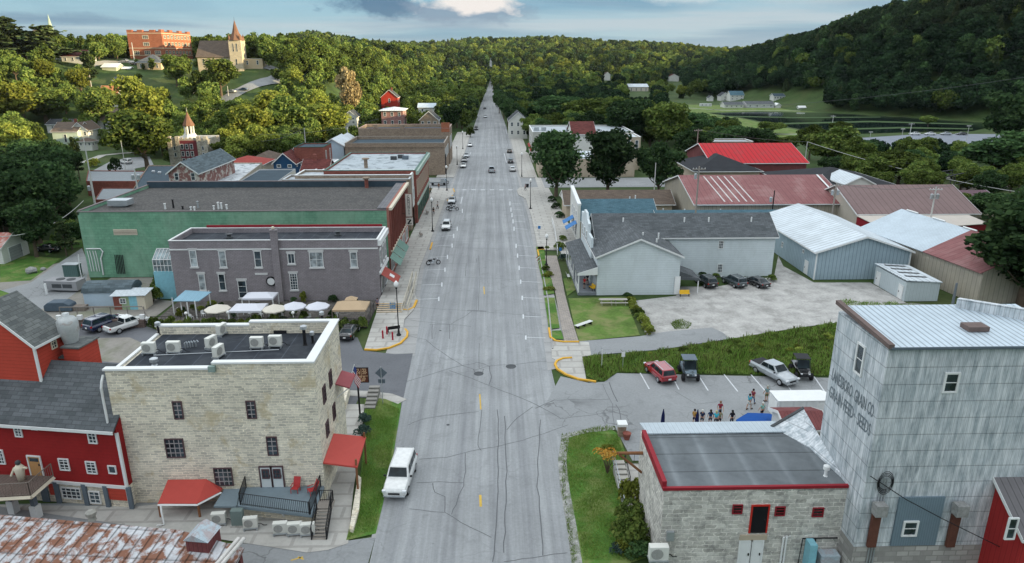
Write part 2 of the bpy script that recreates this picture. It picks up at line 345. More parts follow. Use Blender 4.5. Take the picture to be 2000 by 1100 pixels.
def w2(pts,z=0.): return [tuple(G(a,b,z))[:2] for a,b in pts]
def sheet(name,poly,z,m,parent=None,kind='structure'):
    mb=MB(); a=sum(poly[i][0]*poly[(i+1)%len(poly)][1]-poly[(i+1)%len(poly)][0]*poly[i][1] for i in range(len(poly)))
    if a<0: poly=poly[::-1]
    mb.add([(p[0],p[1],z) for p in poly],[tuple(range(len(poly)))]); return mb.build(name,m,parent=parent,kind=kind if not parent else None)
def strip(mb,pts,w,z,side=0):
    """ribbon of width w along world points (x,y)"""
    P=[Vector((p[0],p[1],0)) for p in pts]; n=len(P); vs=[]
    for i,p in enumerate(P):
        d=(P[min(i+1,n-1)]-P[max(i-1,0)]).normalized(); q=Vector((-d.y,d.x,0))
        zz=z if not callable(z) else z(p.x,p.y)
        a=p+q*(w/2 if not side else (w if side>0 else 0)); b=p-q*(w/2 if not side else (0 if side>0 else w))
        vs+=[(a.x,a.y,zz),(b.x,b.y,zz)]
    mb.add(vs,[(2*i,2*i+1,2*i+3,2*i+2) for i in range(n-1)]); return mb
LX=lambda y: float(np.interp(y,[-30,45,56,66,78,90,100,114,128,153,190,360,570,1000],[-8.4,-9.0,-9.2,-9.8,-10.4,-10.9,-11.3,-12.0,-11.8,-11.6,-11.4,-9.9,-9.0,-4.5]))
RX=lambda y: float(np.interp(y,[-30,41,50,58,66,77,90,97,120,153,188,360,560,1000],[5.2,5.3,5.7,6.3,6.6,6.3,6.9,7.2,7.5,7.8,7.3,6.9,3.6,-1.2]))
ys=[-30,0,20,30,41,45,50,56,58,62,66,70,78,90,97,100,114,120,128,153,170,188,190,230,280,320,360,430,500,570,650,750,850,930]+list(range(960,2000,30))
mb=MB(); vs=[]; 
for y in ys:
    zr=max(Z(-3,y),Z(LX(y),y),Z(RX(y),y))+(.0 if y<900 else .35)
    for t in(0,.25,.5,.75,1): vs.append((LX(y)*(1-t)+RX(y)*t,y,zr))
mb.add(vs,[(i*5+j,i*5+j+1,(i+1)*5+j+1,(i+1)*5+j) for i in range(len(ys)-1) for j in range(4)])
street=mb.build('main_street',ASPH,kind='structure')
# side street, driveways, lots
sheet('side_street',[(-9.5,60),(-9.6,66),(-9.9,78.2),(-12,78),(-16,79.2),(-17.5,83.5),(-40,83.5),(-46,88),(-56,88),(-58,72),(-66,60),(-30,58.5),(-14.5,58.5),(-14.3,66.8),(-11.5,66.6)],.004,ASPD)
sheet('gravel_yard.001',[(-62,88.2),(-46.6,88.2),(-46.6,98),(-50,99.2),(-50,110),(-62,110)],.01,DIRT)
sheet('gravel_yard',[(-62,84),(-46.5,84.2),(-39,78.5),(-38,75),(-47,77),(-58,72),(-90,60),(-100,95),(-85,105),(-68,130),(-64,130),(-66,111),(-59,100)],.008,DIRT)
sheet('kerb_apron',[(-13.2,77.9),(-9.6,77.5),(-10.2,90),(-11,99),(-12.5,99)],.002,CONC2); sheet('kerb_apron.001',[(6.0,73),(10.2,74.5),(9,84),(8.9,122),(7.3,122),(6.6,98),(6.2,84)],.002,CONC2)
sheet('cross_street',[(-70,191),(-11,190.5),(-11,208),(-70,207.5)],.004,ASPL); sheet('cross_street.001',[(6.5,190.5),(70,191),(70,206),(6.8,207)],.004,ASPL); sheet('yard_floor',[(12.2,122),(16,122),(16,150),(15,190),(14,190),(14,207),(13,207),(13,340),(12.3,340)],.05,CONC)
sheet('alley',w2([(-60,585),(-60,645),(60,612),(130,585),(165,560),(175,520),(160,485),(118,512),(60,552)]),.012,ASPL)
sheet('mill_yard',[(-60,30),(-9.3,30),(-9.0,44.2),(-11.0,43.8),(-13.2,43.4),(-24,44),(-24,49),(-60,49)],.004,ASPL)
sheet('terrace',w2([(-120,985),(-120,1010),(0,990),(340,1040),(600,1080),(640,1075),(680,1062),(690,960),(705,860),(712,790),(672,790),(640,905),(600,960),(262,990)]),.03,CONC)
sheet('parking_lot',w2([(1095,735),(1150,748),(1180,746),(1205,729),(1660,739),(1760,745),(1760,900),(1235,900),(1200,832),(1150,836),(1092,852),(1060,800)]),.006,ASPL)
sheet('gravel_lot',w2([(1236,588),(1320,578),(1330,560),(1400,560),(1512,540),(1520,500),(1530,520),(1590,552),(1700,552),(1770,592),(1700,598),(1650,628),(1560,640),(1425,662),(1380,642),(1300,648),(1262,655)]),.006,GRAV)
sheet('driveway',w2([(1105,669),(1250,657),(1300,648),(1390,640),(1412,650),(1425,662),(1290,683),(1180,692),(1140,695),(1110,692)]),.012,ASPL)
sheet('far_lot',w2([(1672,270),(1672,279),(1700,285),(1830,287),(1870,305),(1960,322),(1960,262),(1800,262)]),.01,roadmat('far_asphalt',(.2,.22,.26),False,0))
sheet('backyard_dirt',w2([(1650,603),(1700,598),(1780,592),(1930,606),(1950,640),(1760,640),(1680,640)]),.006,DIRT)
# pond with its reflections
WAT=bpy.data.materials.new('pond_water'); WAT.use_nodes=True; _b=WAT.node_tree.nodes['Principled BSDF']; _b.inputs['Base Color'].default_value=(.012,.022,.02,1); _b.inputs['Roughness'].default_value=.06; _b.inputs['Specular IOR Level'].default_value=.9
_n=noise(WAT.node_tree,mapping(WAT.node_tree,N(WAT.node_tree,'ShaderNodeTexCoord').outputs['Object'],(.25,1,1)),.6,3); _bp=N(WAT.node_tree,'ShaderNodeBump'); _bp.inputs['Strength'].default_value=.05; L(WAT.node_tree,_n,_bp.inputs['Height']); L(WAT.node_tree,_bp.outputs[0],_b.inputs['Normal'])
sheet('pond',w2([(1385,222),(1480,219),(1600,221),(1760,226),(1900,234),(1945,246),(1900,256),(1760,259),(1660,262),(1590,258),(1520,244),(1450,230)]),.01,WAT)
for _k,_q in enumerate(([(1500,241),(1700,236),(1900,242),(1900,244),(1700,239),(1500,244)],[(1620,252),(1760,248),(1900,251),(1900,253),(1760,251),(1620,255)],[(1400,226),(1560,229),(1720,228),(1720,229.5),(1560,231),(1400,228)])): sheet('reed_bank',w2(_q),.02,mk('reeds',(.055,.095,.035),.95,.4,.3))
sheet('meadow',w2([(1330,204),(1420,206),(1560,213),(1700,219),(1900,228),(1900,231),(1600,219),(1480,217),(1380,220),(1440,230),(1520,247),(1600,262),(1560,272),(1450,268),(1400,250),(1340,240)]),.006,LAWN)
sheet('park_lawn',w2([(1680,282),(1720,288),(1830,290),(1880,315),(1890,345),(1800,352),(1760,320),(1700,300)]),.006,LAWND)
mb=MB(); strip(mb,[tuple(G(a,b))[:2] for a,b in [(1300,208),(1420,216),(1600,217),(1760,222),(1920,230)]],2.0,.02)
strip(mb,[tuple(G(a,b))[:2] for a,b in [(1440,262),(1500,262),(1650,263),(1680,270)]],2.5,.02); strip(mb,[tuple(G(a,b))[:2] for a,b in [(1600,318),(1700,322),(1800,345),(1900,350)]],2.5,.02)
mb.build('footpath',CONC,kind='structure')
# lawns
def lawn(name,px,m=LAWN,z=.02): return sheet(name,w2(px),z,m)
lawn('lawn',[(1110,583),(1222,580),(1232,610),(1250,655),(1131,667),(1120,630)])
lawn('lawn.001',[(1098,852),(1150,838),(1190,836),(1210,850),(1235,930),(1262,1010),(1262,1090),(1200,1110),(1130,1110),(1118,1020),(1100,920)],LAWND)
lawn('lawn.002',[(676,1056),(734,1043),(748,985),(768,890),(783,800),(784,784),(745,778),(712,780),(712,860),(700,960)],LAWND,.035)
lawn('lawn.003',[(0,495),(120,505),(60,548),(0,552)],LAWND); lawn('lawn.004',[(-60,580),(0,567),(18,573),(-60,612)],LAWND)
lawn('lawn.005',[(75,470),(160,470),(162,482),(120,488),(90,500)],LAWND)
lawn('lawn.006',[(1100,545),(1120,540),(1126,565),(1108,578)],LAWN,.024)
lawn('verge',[(1047,483),(1062,483),(1068,530),(1078,548),(1078,552),(1060,552),(1052,520)],LAWND,.14)
lawn('verge.001',[(1063,583),(1083,583),(1093,642),(1072,645)],LAWND,.14); lawn('verge.002',[(1075,648),(1096,647),(1101,665),(1079,664)],LAWND,.14)
lawn('verge.003',[(1060,552),(1078,552),(1083,575),(1062,578)],LAWND,.14)
# gravel margin round the right-hand lawn
mb=MB(); strip(mb,[tuple(G(a,b))[:2] for a,b in [(1200,836),(1150,841),(1104,853),(1098,900),(1104,960),(1115,1020),(1128,1108)]],.75,.03); mb.build('gravel_edge',GRAVW,kind='structure')
mb=MB(); strip(mb,[(-9.1,44),(-9.3,50),(-9.45,56),(-9.9,62),(-10.05,66)],.35,.03); mb.build('concrete_edge',CONC2,kind='structure')
mb=MB(); strip(mb,[tuple(G(a,b))[:2] for a,b in [(672,768),(720,770),(760,775),(786,785)]],1.3,.04); mb.build('walk',CONC,kind='structure')
# pavements with kerbs
def pavement(name,poly,h=.14,m=CONC): 
    mb=MB(); mb.prism(poly,0,h); return mb.build(name,m,kind='structure')
bulbL=w2([(712,683),(735,684),(760,680),(782,671),(796,657),(795,647),(788,640),(790,625),(808,606),(815,588)])
pl=bulbL+[(LX(y)-.6,y) for y in (100,114,128,140,150)]+[(LX(160)-.6,160),(LX(174)-.6,174),(LX(180)+1.0,180),(LX(184)+1.2,185),(LX(188)+.4,189),(LX(190)-4,190.5),(-16.6,190.5),(-16.6,97),(-16.3,88)]
pavement('pavement',pl)
pavement('pavement.001',[(LX(208)-.5,208),(LX(250)-.5,250),(LX(256),258),(LX(265),268),(LX(340)-.5,340),(-17,340),(-17,208)])
pavement('pavement.002',[(RX(y)+.6,y) for y in (125,140,153,174)]+[(6.4,180),(6.2,186),(7.2,190.5),(12.5,190.5),(12.5,157),(12.0,125)])
pavement('pavement.003',[(RX(y)+.6,y) for y in (207,230,280,340)]+[(12.5,340),(12.5,207)])
wk=w2([(1071,485),(1093,530),(1103,560),(1113,600),(1133,668)]); wl=w2([(1110,669),(1098,640),(1084,590),(1076,550),(1063,500),(1060,483)])
pavement('footway',wk[:0]+[(8.9,121),(11.2,121)]+[(11.0,110),(10.6,100),(10.45,90),(10.5,81)]+[(8.7,81),(8.9,90),(9.2,100),(9.1,110)],.13,PAVER)
pavement('pavement.004',w2([(1076,667),(1133,668),(1150,669),(1155,695),(1137,697),(1145,742),(1160,748),(1130,742),(1100,728),(1084,712),(1084,703),(1078,700)]),.05)
# kerb faces painted yellow, pale plain kerbs elsewhere
def kerb(name,pts,mat,w=.25,h=.18):
    mb=MB(); P=[Vector((p[0],p[1],0)) for p in pts]
    n=len(P); A=[];B=[]
    for i,p in enumerate(P):
        d=(P[min(i+1,n-1)]-P[max(i-1,0)]).normalized(); q=Vector((-d.y,d.x,0))*w/2; A.append(p+q); B.append(p-q)
    mb.prism([(a.x,a.y) for a in A]+[(b.x,b.y) for b in B[::-1]],.0,h); return mb.build(name,mat,kind='structure')
kerb('kerb_yellow',w2([(712,684),(735,685),(760,681),(782,672),(795,659),(796,650),(791,644)]),YEL)
kerb('kerb_yellow.001',w2([(740,606),(765,605),(798,607),(808,602),(814,588)]),YEL,.3,.2)
kerb('kerb_yellow.002',w2([(1117,700),(1100,701),(1088,706),(1084,713),(1088,722),(1105,733),(1130,742),(1164,747)]),YEL)
kerb('kerb_yellow.003',w2([(1072,642),(1075,660),(1085,667),(1100,669),(1131,669)]),YEL)
kerb('kerb_yellow.004',[(LX(172)+.0,172),(LX(179)+.9,179)],YEL); kerb('kerb_yellow.005',[(LX(126),126),(LX(131)-.1,131)],YEL)
kerb('kerb_yellow.006',[(LX(184)+1.1,184),(LX(188)+.5,189)],YEL); kerb('kerb_yellow.007',[(RX(121)+.5,121),(RX(125)+.5,125),(RX(125)+1.9,125.3)],YEL)
mb=MB()
for fx,s,(a,b) in ((LX,-1,(97,340)),(RX,1,(78,340))):
    yy=np.arange(a,b,6.); strip(mb,[(fx(y)-s*.0+s*.25,y) for y in yy],.7,.016)
mb.build('gutter',CONC2,kind='structure')
kerb('kerb',[(RX(y)+.65,y) for y in (79,85,90,97,105,112,120)],CONC2,.16,.15)
# painted marks and tar-sealed cracks on the street
mk_=MB()
def bar(a,b,w=.12): strip(mk_,[tuple(G(*a))[:2],tuple(G(*b))[:2]],w,.012)
rT=[(1027,660,1072),(1022,618.8,1061),(1020,582.5,1061),(1017,551,1055),(1014,523.8,1050),(1011,500,1044),(1008,481,1038),(1004,447.5,1030),(1002,433,1026),(1000,421,1023),(998,410,1021),(996,398,1018)]
for x0,y,x1 in rT: bar((x0,y-1),(x1,y+.5)); bar((x0,y-4.5),(x0,y+3.5),.2)
lT=[(857,584,818),(863,556,825),(869,527,832),(874,502,840),(883,480,849),(886,461,862),(893,447,866),(903,412,878)]
for x0,y,x1 in lT: bar((x0,y-1),(x1,y+.8)); bar((x0,y-4),(x0,y+4),.2)
for x in range(903,1010,18): bar((x,371),(x+8,371),.7)
bar((888,370),(1014,369.5),.12)
for k in range(6): bar((887,386+k*2.2),(903,386+k*2.2),.15)
bar((903,385),(900,398),.2)
for y0,y1 in((240,296),(300,345)): bar((982,y0),(988,y1),.12) if 0 else None
bar((985,300),(989,318),.2); bar((985,244),(990,262),.12); bar((920,297),(913,312),.15)
mk_.build('road_marking',WHT,parent=None,kind='structure')
mk2=MB(); strip(mk2,[tuple(G(a,b))[:2] for a,b in[(938,967),(939,990)]],.2,.012); strip(mk2,[tuple(G(a,b))[:2] for a,b in[(937,770),(939,800)]],.14,.012); strip(mk2,[tuple(G(a,b))[:2] for a,b in[(945,560),(946,575)]],.15,.012)
strip(mk2,[tuple(G(a,b))[:2] for a,b in[(568,1095),(592,1088)]],.12,.012); strip(mk2,[tuple(G(a,b))[:2] for a,b in[(582,1088),(593,1093)]],.12,.012)
mk2.build('road_marking_yellow',YLN,kind='structure')
tr=MB()
def jit(pts,k=1):
    out=[]
    for i in range(len(pts)-1):
        a,b=pts[i],pts[i+1]; n=max(2,int(math.dist(a,b)/18))
        for j in range(n): t=j/n; out.append((a[0]+(b[0]-a[0])*t+random.uniform(-1.7,1.7)*k,a[1]+(b[1]-a[1])*t+random.uniform(-.9,.9)*k))
    return out+[pts[-1]]
for w,pts in [(.1,[(792,747),(830,735),(880,720),(925,710),(935,708)]),(.1,[(877,723),(940,748),(1000,770),(1058,796),(1096,818)]),(.1,[(935,708),(955,715),(960,735),(955,752)]),
 (.09,[(800,626),(845,630),(920,638)]),(.2,[(912,606),(950,608)]),(.09,[(812,600),(912,607),(1040,616),(1072,619)]),(.09,[(922,608),(905,620),(880,634)]),(.1,[(840,634),(880,634),(878,662)]),(.1,[(843,634),(844,662)]),
 (.09,[(795,656),(830,663),(850,678),(880,700),(905,715),(930,722),(960,715),(1000,712),(1068,706)]),(.1,[(925,722),(928,732)]),(.1,[(946,720),(940,732)]),(.08,[(935,500),(937,560),(935,606)]),(.07,[(936,670),(936,720)]),
 (.07,[(940,800),(936,840),(934,870),(940,880)]),(.08,[(820,897),(870,893),(920,882),(970,872),(1020,860),(1060,847),(1110,830)]),(.08,[(910,885),(908,920),(905,950),(890,985),(882,1005)]),(.08,[(812,943),(860,942),(905,943)]),
 (.08,[(845,943),(848,962),(870,970),(870,1000),(900,1020),(960,1050)]),(.07,[(800,995),(868,1001)]),(.1,[(972,800),(974,860),(972,940),(970,1020),(965,1070),(962,1098)]),(.1,[(985,812),(990,900),(987,1000),(984,1080)]),
 (.09,[(1056,820),(1052,880),(1050,950),(1057,1010),(1060,1085)]),(.08,[(985,1097),(1040,1090),(1080,1082),(1108,1080)]),(.08,[(798,830),(820,820),(850,815),(935,804)]),(.09,[(1040,795),(1010,818),(990,840)]),
 (.1,[(1045,798),(1080,783),(1100,781),(1190,780)]),(.13,[(1190,747),(1200,770),(1206,785)]),(.1,[(1204,790),(1212,810),(1214,825)]),(.06,[(1178,750),(1195,790),(1200,830)]),
 (.09,[(849,480),(880,484),(1000,487)]),(.09,[(930,505),(930,512),(909,515),(909,540)]),(.08,[(862,514),(909,515)]),(.08,[(838,542),(909,541),(1020,547)]),(.08,[(830,470),(985,474)]),(.1,[(979,288),(981,305)]),(.08,[(951,372),(951,410)]),
 (.09,[(1096,818),(1150,812),(1196,806)]),(.07,[(1320,765),(1360,790),(1400,785)])]:
    strip(tr,[tuple(G(*q))[:2] for q in jit(pts)],w*.8,.009)
tr.build('tar_seams',TAR,kind='structure')
mb=MB()
for px,py,r in((935,730,.55),(998,716,.6)): 
    c=G(px,py); MB().lathe(c[0],c[1],[(r,.01),(r,.02),(r*.9,.024)],16).build('manhole_cover',DKC,label='large round iron manhole cover where tar seams meet on the centre line' if px==935 else 'large round iron manhole cover right of the centre line',cat='manhole cover')
for px,py in ((860,646),(875,830)): c=G(px,py); MB().lathe(c[0],c[1],[(.16,.01),(.16,.022)],10).build('valve_cover',DKC,label='small iron valve cover inside the square of tar seams' if px==860 else 'small iron valve cover in the lane beyond the white suv',cat='valve cover')
# parking bay lines
mb=MB()
for a,b in(((1250,728),(1268,760)),((1310,729),(1326,761)),((1362,730),(1383,763)),((1413,730),(1441,765)),((1466,731),(1494,763)),((1523,733),(1549,768)),((1590,736),(1614,770)),((1625,738),(1648,768))):
    strip(mb,[tuple(G(*a))[:2],tuple(G(*b))[:2]],.13,.014)
mb.build('bay_lines',WHT,kind='structure')

def draped(name,px,w,m,dz=.12):
    P=[GT(a,b) for a,b in px]; pts=[]
    for i in range(len(P)-1):
        n=max(2,int(np.linalg.norm(P[i+1]-P[i])/4))
        for j in range(n): pts.append(tuple((P[i]+(P[i+1]-P[i])*j/n)[:2]))
    pts.append(tuple(P[-1][:2])); mb=MB(); V=[Vector((p[0],p[1],0)) for p in pts]; vs=[]; n=len(V); K=4
    for i,p in enumerate(V):
        d=(V[min(i+1,n-1)]-V[max(i-1,0)]).normalized(); q=Vector((-d.y,d.x,0))
        for k in range(K+1): a=p+q*w*(.5-k/K); vs.append((a.x,a.y,Z(a.x,a.y)+dz))
    mb.add(vs,[(i*(K+1)+k,i*(K+1)+k+1,(i+1)*(K+1)+k+1,(i+1)*(K+1)+k) for i in range(n-1) for k in range(K)]); return mb.build(name,m,kind='structure')
draped('hill_street',[(425,205),(445,193),(470,181),(500,168),(535,158),(560,150)],8,ASPL); draped('hill_street.001',[(560,150),(540,137),(500,131),(470,131)],6,ASPL); draped('school_drive',[(175,128),(210,122),(250,121),(290,124),(330,128)],6,CONC)
sheet('sloping_car_park',w2([(176,336),(215,316),(250,308),(292,306),(300,322),(262,330),(262,336)]),.012,ASPL); draped('sidewalk',[(165,318),(200,305),(240,300),(290,298)],3,CONC,.05)
# ---------------- building kit ----------------
def fbox(mb,face,c,u0,u1,d0,d1,z0,z1):
    if face=='S': mb.box(u0,u1,c-d1,c-d0,z0,z1)
    elif face=='N': mb.box(u0,u1,c+d0,c+d1,z0,z1)
    elif face=='E': mb.box(c+d0,c+d1,u0,u1,z0,z1)
    else: mb.box(c-d1,c-d0,u0,u1,z0,z1)
def win(root,face,c,u0,u1,z0,z1,fm=None,gm=None,nx=1,ny=2,fw=.09,sill=0,lintel=0,tm=None,name='window',local=False,mt=.045,label=None,deep=.04,mm=None):
    if u1<u0: u0,u1=u1,u0
    if z1<z0: z0,z1=z1,z0
    fm=fm or WHITE; gm=gm or GLASS; mb=MB(local)
    fbox(mb,face,c,u0,u0+fw,-.02,deep+.05,z0,z1); fbox(mb,face,c,u1-fw,u1,-.02,deep+.05,z0,z1)
    fbox(mb,face,c,u0+fw,u1-fw,-.02,deep+.05,z0,z0+fw); fbox(mb,face,c,u0+fw,u1-fw,-.02,deep+.05,z1-fw,z1)
    if mm: w0=mb; mb=MB(local)
    for i in range(1,nx): q=u0+(u1-u0)*i/nx; fbox(mb,face,c,q-mt/2,q+mt/2,0,deep+.02,z0+fw,z1-fw)
    for j in range(1,ny): q=z0+(z1-z0)*j/ny; fbox(mb,face,c,u0+fw,u1-fw,0,deep+.018,q-mt/2,q+mt/2)
    if mm: w=w0.build(name,fm,root,label=label); mb.build('muntin',mm,w)
    else: w=mb.build(name,fm,root,label=label)
    mb=MB(local); fbox(mb,face,c,u0+fw*.9,u1-fw*.9,.0,deep*.6,z0+fw*.9,z1-fw*.9); mb.build('pane',gm,w)
    if sill: mb=MB(local); fbox(mb,face,c,u0-.12,u1+.12,0,.17,z0-sill,z0-.004); mb.build('sill',tm or fm,w)
    if lintel: mb=MB(local); fbox(mb,face,c,u0-.14,u1+.14,0,.11,z1+.004,z1+lintel); mb.build('lintel',tm or fm,w)
    return w
def door(root,face,c,u0,u1,z0,z1,dm,fm=None,glass=0,local=False,name='door'):
    mb=MB(local); fbox(mb,face,c,u0,u1,0,.06,z0,z1); d=mb.build(name,dm,root)
    mb=MB(local); fbox(mb,face,c,u0-.1,u0,0,.1,z0,z1+.1); fbox(mb,face,c,u1,u1+.1,0,.1,z0,z1+.1); fbox(mb,face,c,u0,u1,0,.1,z1,z1+.1); mb.build('door_frame',fm or WHITE,root)
    if glass: mb=MB(local); fbox(mb,face,c,u0+.12,u1-.12,.06,.075,z0+(z1-z0)*(1-glass),z1-.12); mb.build('door_pane',GLASS,d)
    mb=MB(local); fbox(mb,face,c,u1-.16,u1-.09,.06,.13,z0+.95,z0+1.12); mb.build('handle',DARK,d)
    return d
def pwin(root,face,c,px,py,wp,hp,**k):
    g=(lambda a,b:GY(a,b,c)) if face=='S' else (lambda a,b:GX(a,b,c)); i=0 if face=='S' else 1
    a=g(px-wp/2,py); b=g(px+wp/2,py); t=g(px,py-hp/2); o=g(px,py+hp/2)
    return win(root,face,c,a[i],b[i],o[2],t[2],**k)
def flatb(name,label,cat,x0,x1,y0,y1,h,wm,rm,par=.5,cap=None,capw=.3,root=None,z0=0,group=None,th=.3):
    """flat-roofed block with parapets and a coping"""
    r=root or thing(name,label,cat,((x0+x1)/2,(y0+y1)/2,z0),0,group)
    MB().box(x0,x1,y0,y1,z0,z0+h-par).build('wall',wm,r)
    MB().box(x0+th,x1-th,y0+th,y1-th,z0+h-par,z0+h-par+.03).build('roof',rm,r)
    mb=MB(); zt=z0+h
    mb.box(x0,x1,y0,y0+th,zt-par,zt).box(x0,x1,y1-th,y1,zt-par,zt).box(x0,x0+th,y0+th,y1-th,zt-par,zt).box(x1-th,x1,y0+th,y1-th,zt-par,zt); mb.build('parapet',wm,r)
    mb=MB(); e=.06; c=capw
    mb.box(x0-e,x1+e,y0-e,y0-e+c+e,zt,zt+.1).box(x0-e,x1+e,y1+e-c-e,y1+e,zt,zt+.1).box(x0-e,x0-e+c+e,y0+c,y1-c,zt,zt+.1).box(x1+e-c-e,x1+e,y0+c,y1-c,zt,zt+.1)
    mb.build('coping',cap or WHITE,r); return r
def gable(name,label,cat,x0,x1,y0,y1,h,hr,ridge,wm,rm,over=.35,root=None,z0=0,trim=None,loc=None,rz=0,local=False,group=None,th=.14,off=0):
    """pitched house; ridge 'x' runs along x, 'y' runs along y"""
    r=root or thing(name,label,cat,loc or ((x0+x1)/2,(y0+y1)/2,z0),rz,group)
    e=z0+h; t=z0+hr; mb=MB(local)
    if ridge=='y':
        xm=(x0+x1)/2+off; mb.profile([(x0,z0),(x1,z0),(x1,e),(xm,t),(x0,e)],'y',y0,y1)
        sl=(t-e)/(xm-x0); sr=(t-e)/(x1-xm)
        roof=MB(local); A=(x0-over,e-over*sl); B=(x1+over,e-over*sr)
        roof.profile([(A[0],A[1]+.02),(xm,t+.02),(B[0],B[1]+.02),(B[0],B[1]+.02+th),(xm,t+.02+th),(A[0],A[1]+.02+th)],'y',y0-over,y1+over)
        tb=MB(local)
        for yy in(y0-over-.03,y1+over): 
            tb.profile([(A[0],A[1]-.08),(xm,t-.08),(B[0],B[1]-.08),(B[0],B[1]+.06+th),(xm,t+.06+th),(A[0],A[1]+.06+th)],'y',yy,yy+.03)
        tb.box(A[0]-.04,A[0],y0-over,y1+over,A[1]-.08,A[1]+.12).box(B[0],B[0]+.04,y0-over,y1+over,B[1]-.08,B[1]+.12)
    else:
        ym=(y0+y1)/2+off; mb.profile([(y0,z0),(y1,z0),(y1,e),(ym,t),(y0,e)],'x',x0,x1)
        sl=(t-e)/(ym-y0); sr=(t-e)/(y1-ym)
        roof=MB(local); A=(y0-over,e-over*sl); B=(y1+over,e-over*sr)
        roof.profile([(A[0],A[1]+.02),(ym,t+.02),(B[0],B[1]+.02),(B[0],B[1]+.02+th),(ym,t+.02+th),(A[0],A[1]+.02+th)],'x',x0-over,x1+over)
        tb=MB(local)
        for xx in(x0-over-.03,x1+over): tb.profile([(A[0],A[1]-.08),(ym,t-.08),(B[0],B[1]-.08),(B[0],B[1]+.06+th),(ym,t+.06+th),(A[0],A[1]+.06+th)],'x',xx,xx+.03)
        tb.box(x0-over,x1+over,A[0]-.04,A[0],A[1]-.08,A[1]+.12).box(x0-over,x1+over,B[0],B[0]+.04,B[1]-.08,B[1]+.12)
    mb.build('wall',wm,r); roof.build('roof',rm,r); tb.build('eave_trim',trim or WHITE,r); return r
def hip(name,label,cat,x0,x1,y0,y1,h,hr,wm,rm,over=.5,root=None,z0=0,rl=None,trim=None,group=None):
    r=root or thing(name,label,cat,((x0+x1)/2,(y0+y1)/2,z0),0,group)
    MB().box(x0,x1,y0,y1,z0,z0+h).build('wall',wm,r)
    a,b,c,d=x0-over,x1+over,y0-over,y1+over; w=min(b-a,d-c)/2; e=z0+h+.02; t=z0+hr
    if b-a>=d-c: R1=(a+w,(c+d)/2,t); R2=(b-w,(c+d)/2,t); fs=[(0,1,5,4),(1,2,5),(2,3,4,5),(3,0,4)]
    else: R1=((a+b)/2,c+w,t); R2=((a+b)/2,d-w,t); fs=[(0,1,4),(1,2,5,4),(2,3,5),(3,0,4,5)]
    MB().add([(a,c,e),(b,c,e),(b,d,e),(a,d,e),R1,R2],fs+[(3,2,1,0)]).build('roof',rm,r)
    mb=MB(); mb.box(a,b,c-.05,c,e-.15,e+.03).box(a,b,d,d+.05,e-.15,e+.03).box(a-.05,a,c,d,e-.15,e+.03).box(b,b+.05,c,d,e-.15,e+.03); mb.build('eave_trim',trim or WHITE,r); return r
def pipes(root,pts,mat,r=.09,h=.7,name='vent_pipe'):
    for p in pts: MB().lathe(p[0],p[1],[(r,p[2]),(r,p[2]+h)],8).build(name,mat,root)
# wall and roof finishes
STONE=mk('limestone',(.78,.72,.585),.95,.24,.4,pat='stone',p=.55,p2=.22,col2=(.50,.46,.385),stain=(.52,.42,.24),stain_amt=.6,stain_sc=.55,lo=.56,hi=.66,bump=.7)
BLOCK=mk('rock_faced_block',(.66,.635,.58),.95,.35,.9,pat='stone',p=.75,p2=.32,col2=(.44,.42,.38),stain=(.12,.12,.12),stain_amt=.55,stain_sc=1.3,lo=.5,hi=.66,bump=.8)
RED=mk('barn_red_siding',(.29,.02,.02),.75,.22,.5,pat='hline',p=.28,dark=.82); REDL=mk('barn_red_clapboard',(.50,.07,.045),.7,.15,.6,pat='hline',p=.3,dark=.5)
SHG=mk('grey_shingles',(.13,.14,.15),.95,.25,.6,pat='shingle',p=.8,p2=.34,col2=(.085,.095,.10),bump=.4)
SHD=mk('dark_shingles',(.075,.082,.092),.95,.25,.6,pat='shingle',p=.8,p2=.34,col2=(.05,.056,.062),bump=.4)
SHB=mk('brown_shingles',(.15,.115,.09),.95,.2,.6,pat='shingle',p=.8,p2=.34,col2=(.11,.085,.07)); SHR=mk('maroon_shingles',(.16,.05,.045),.95,.25,.6,pat='shingle',p=.8,p2=.34)
SHT=mk('teal_shingles',(.085,.16,.20),.95,.2,.6,pat='shingle',p=.7,p2=.3,col2=(.06,.12,.15)); SHN=mk('navy_membrane',(.05,.075,.095),.9,.25,.3)
MEMB=mk('black_membrane',(.034,.04,.05),.85,.3,.35,pat='vrib',p=2.2,dark=2.2,lw=.03,stain=(.09,.1,.11),stain_amt=.35,stain_sc=.45)
MEMG=mk('grey_membrane',(.135,.15,.16),.9,.2,.3,pat='vrib',p=2.6,p2=2.1,dark=1.3,stain=(.20,.22,.23),stain_amt=.35,stain_sc=.3)
RGRAV=mk('gravel_roof',(.115,.11,.105),1,.8,2.6,stain=(.06,.06,.06),stain_amt=.5,stain_sc=.5)
RUST=mk('rusty_tin',(.52,.53,.55),.7,.3,.8,pat='vrib',p=.66,dark=.25,lw=.2,p2=2.7,stain=(.21,.085,.045),stain_amt=.95,stain_sc=1.1,lo=.42,hi=.55)
CORR=mk('weathered_corrugated',(.40,.45,.48),.75,.35,.5,pat='vrib',p=.22,p2=1.15,dark=.6,metal=.1,stain=(.78,.80,.82),stain_amt=.85,stain_sc=2.8,streak=.16,lo=.38,hi=.64)
METR=mk('ribbed_metal_roof',(.52,.60,.66),.5,.15,.3,pat='vrib',p=.4,dark=.45,metal=.2,lw=.3); METW=mk('white_metal_roof',(.62,.68,.72),.55,.12,.3,pat='vrib',p=1.0,dark=.45,lw=.22,stain=(.42,.46,.48),stain_amt=.4,stain_sc=.25)
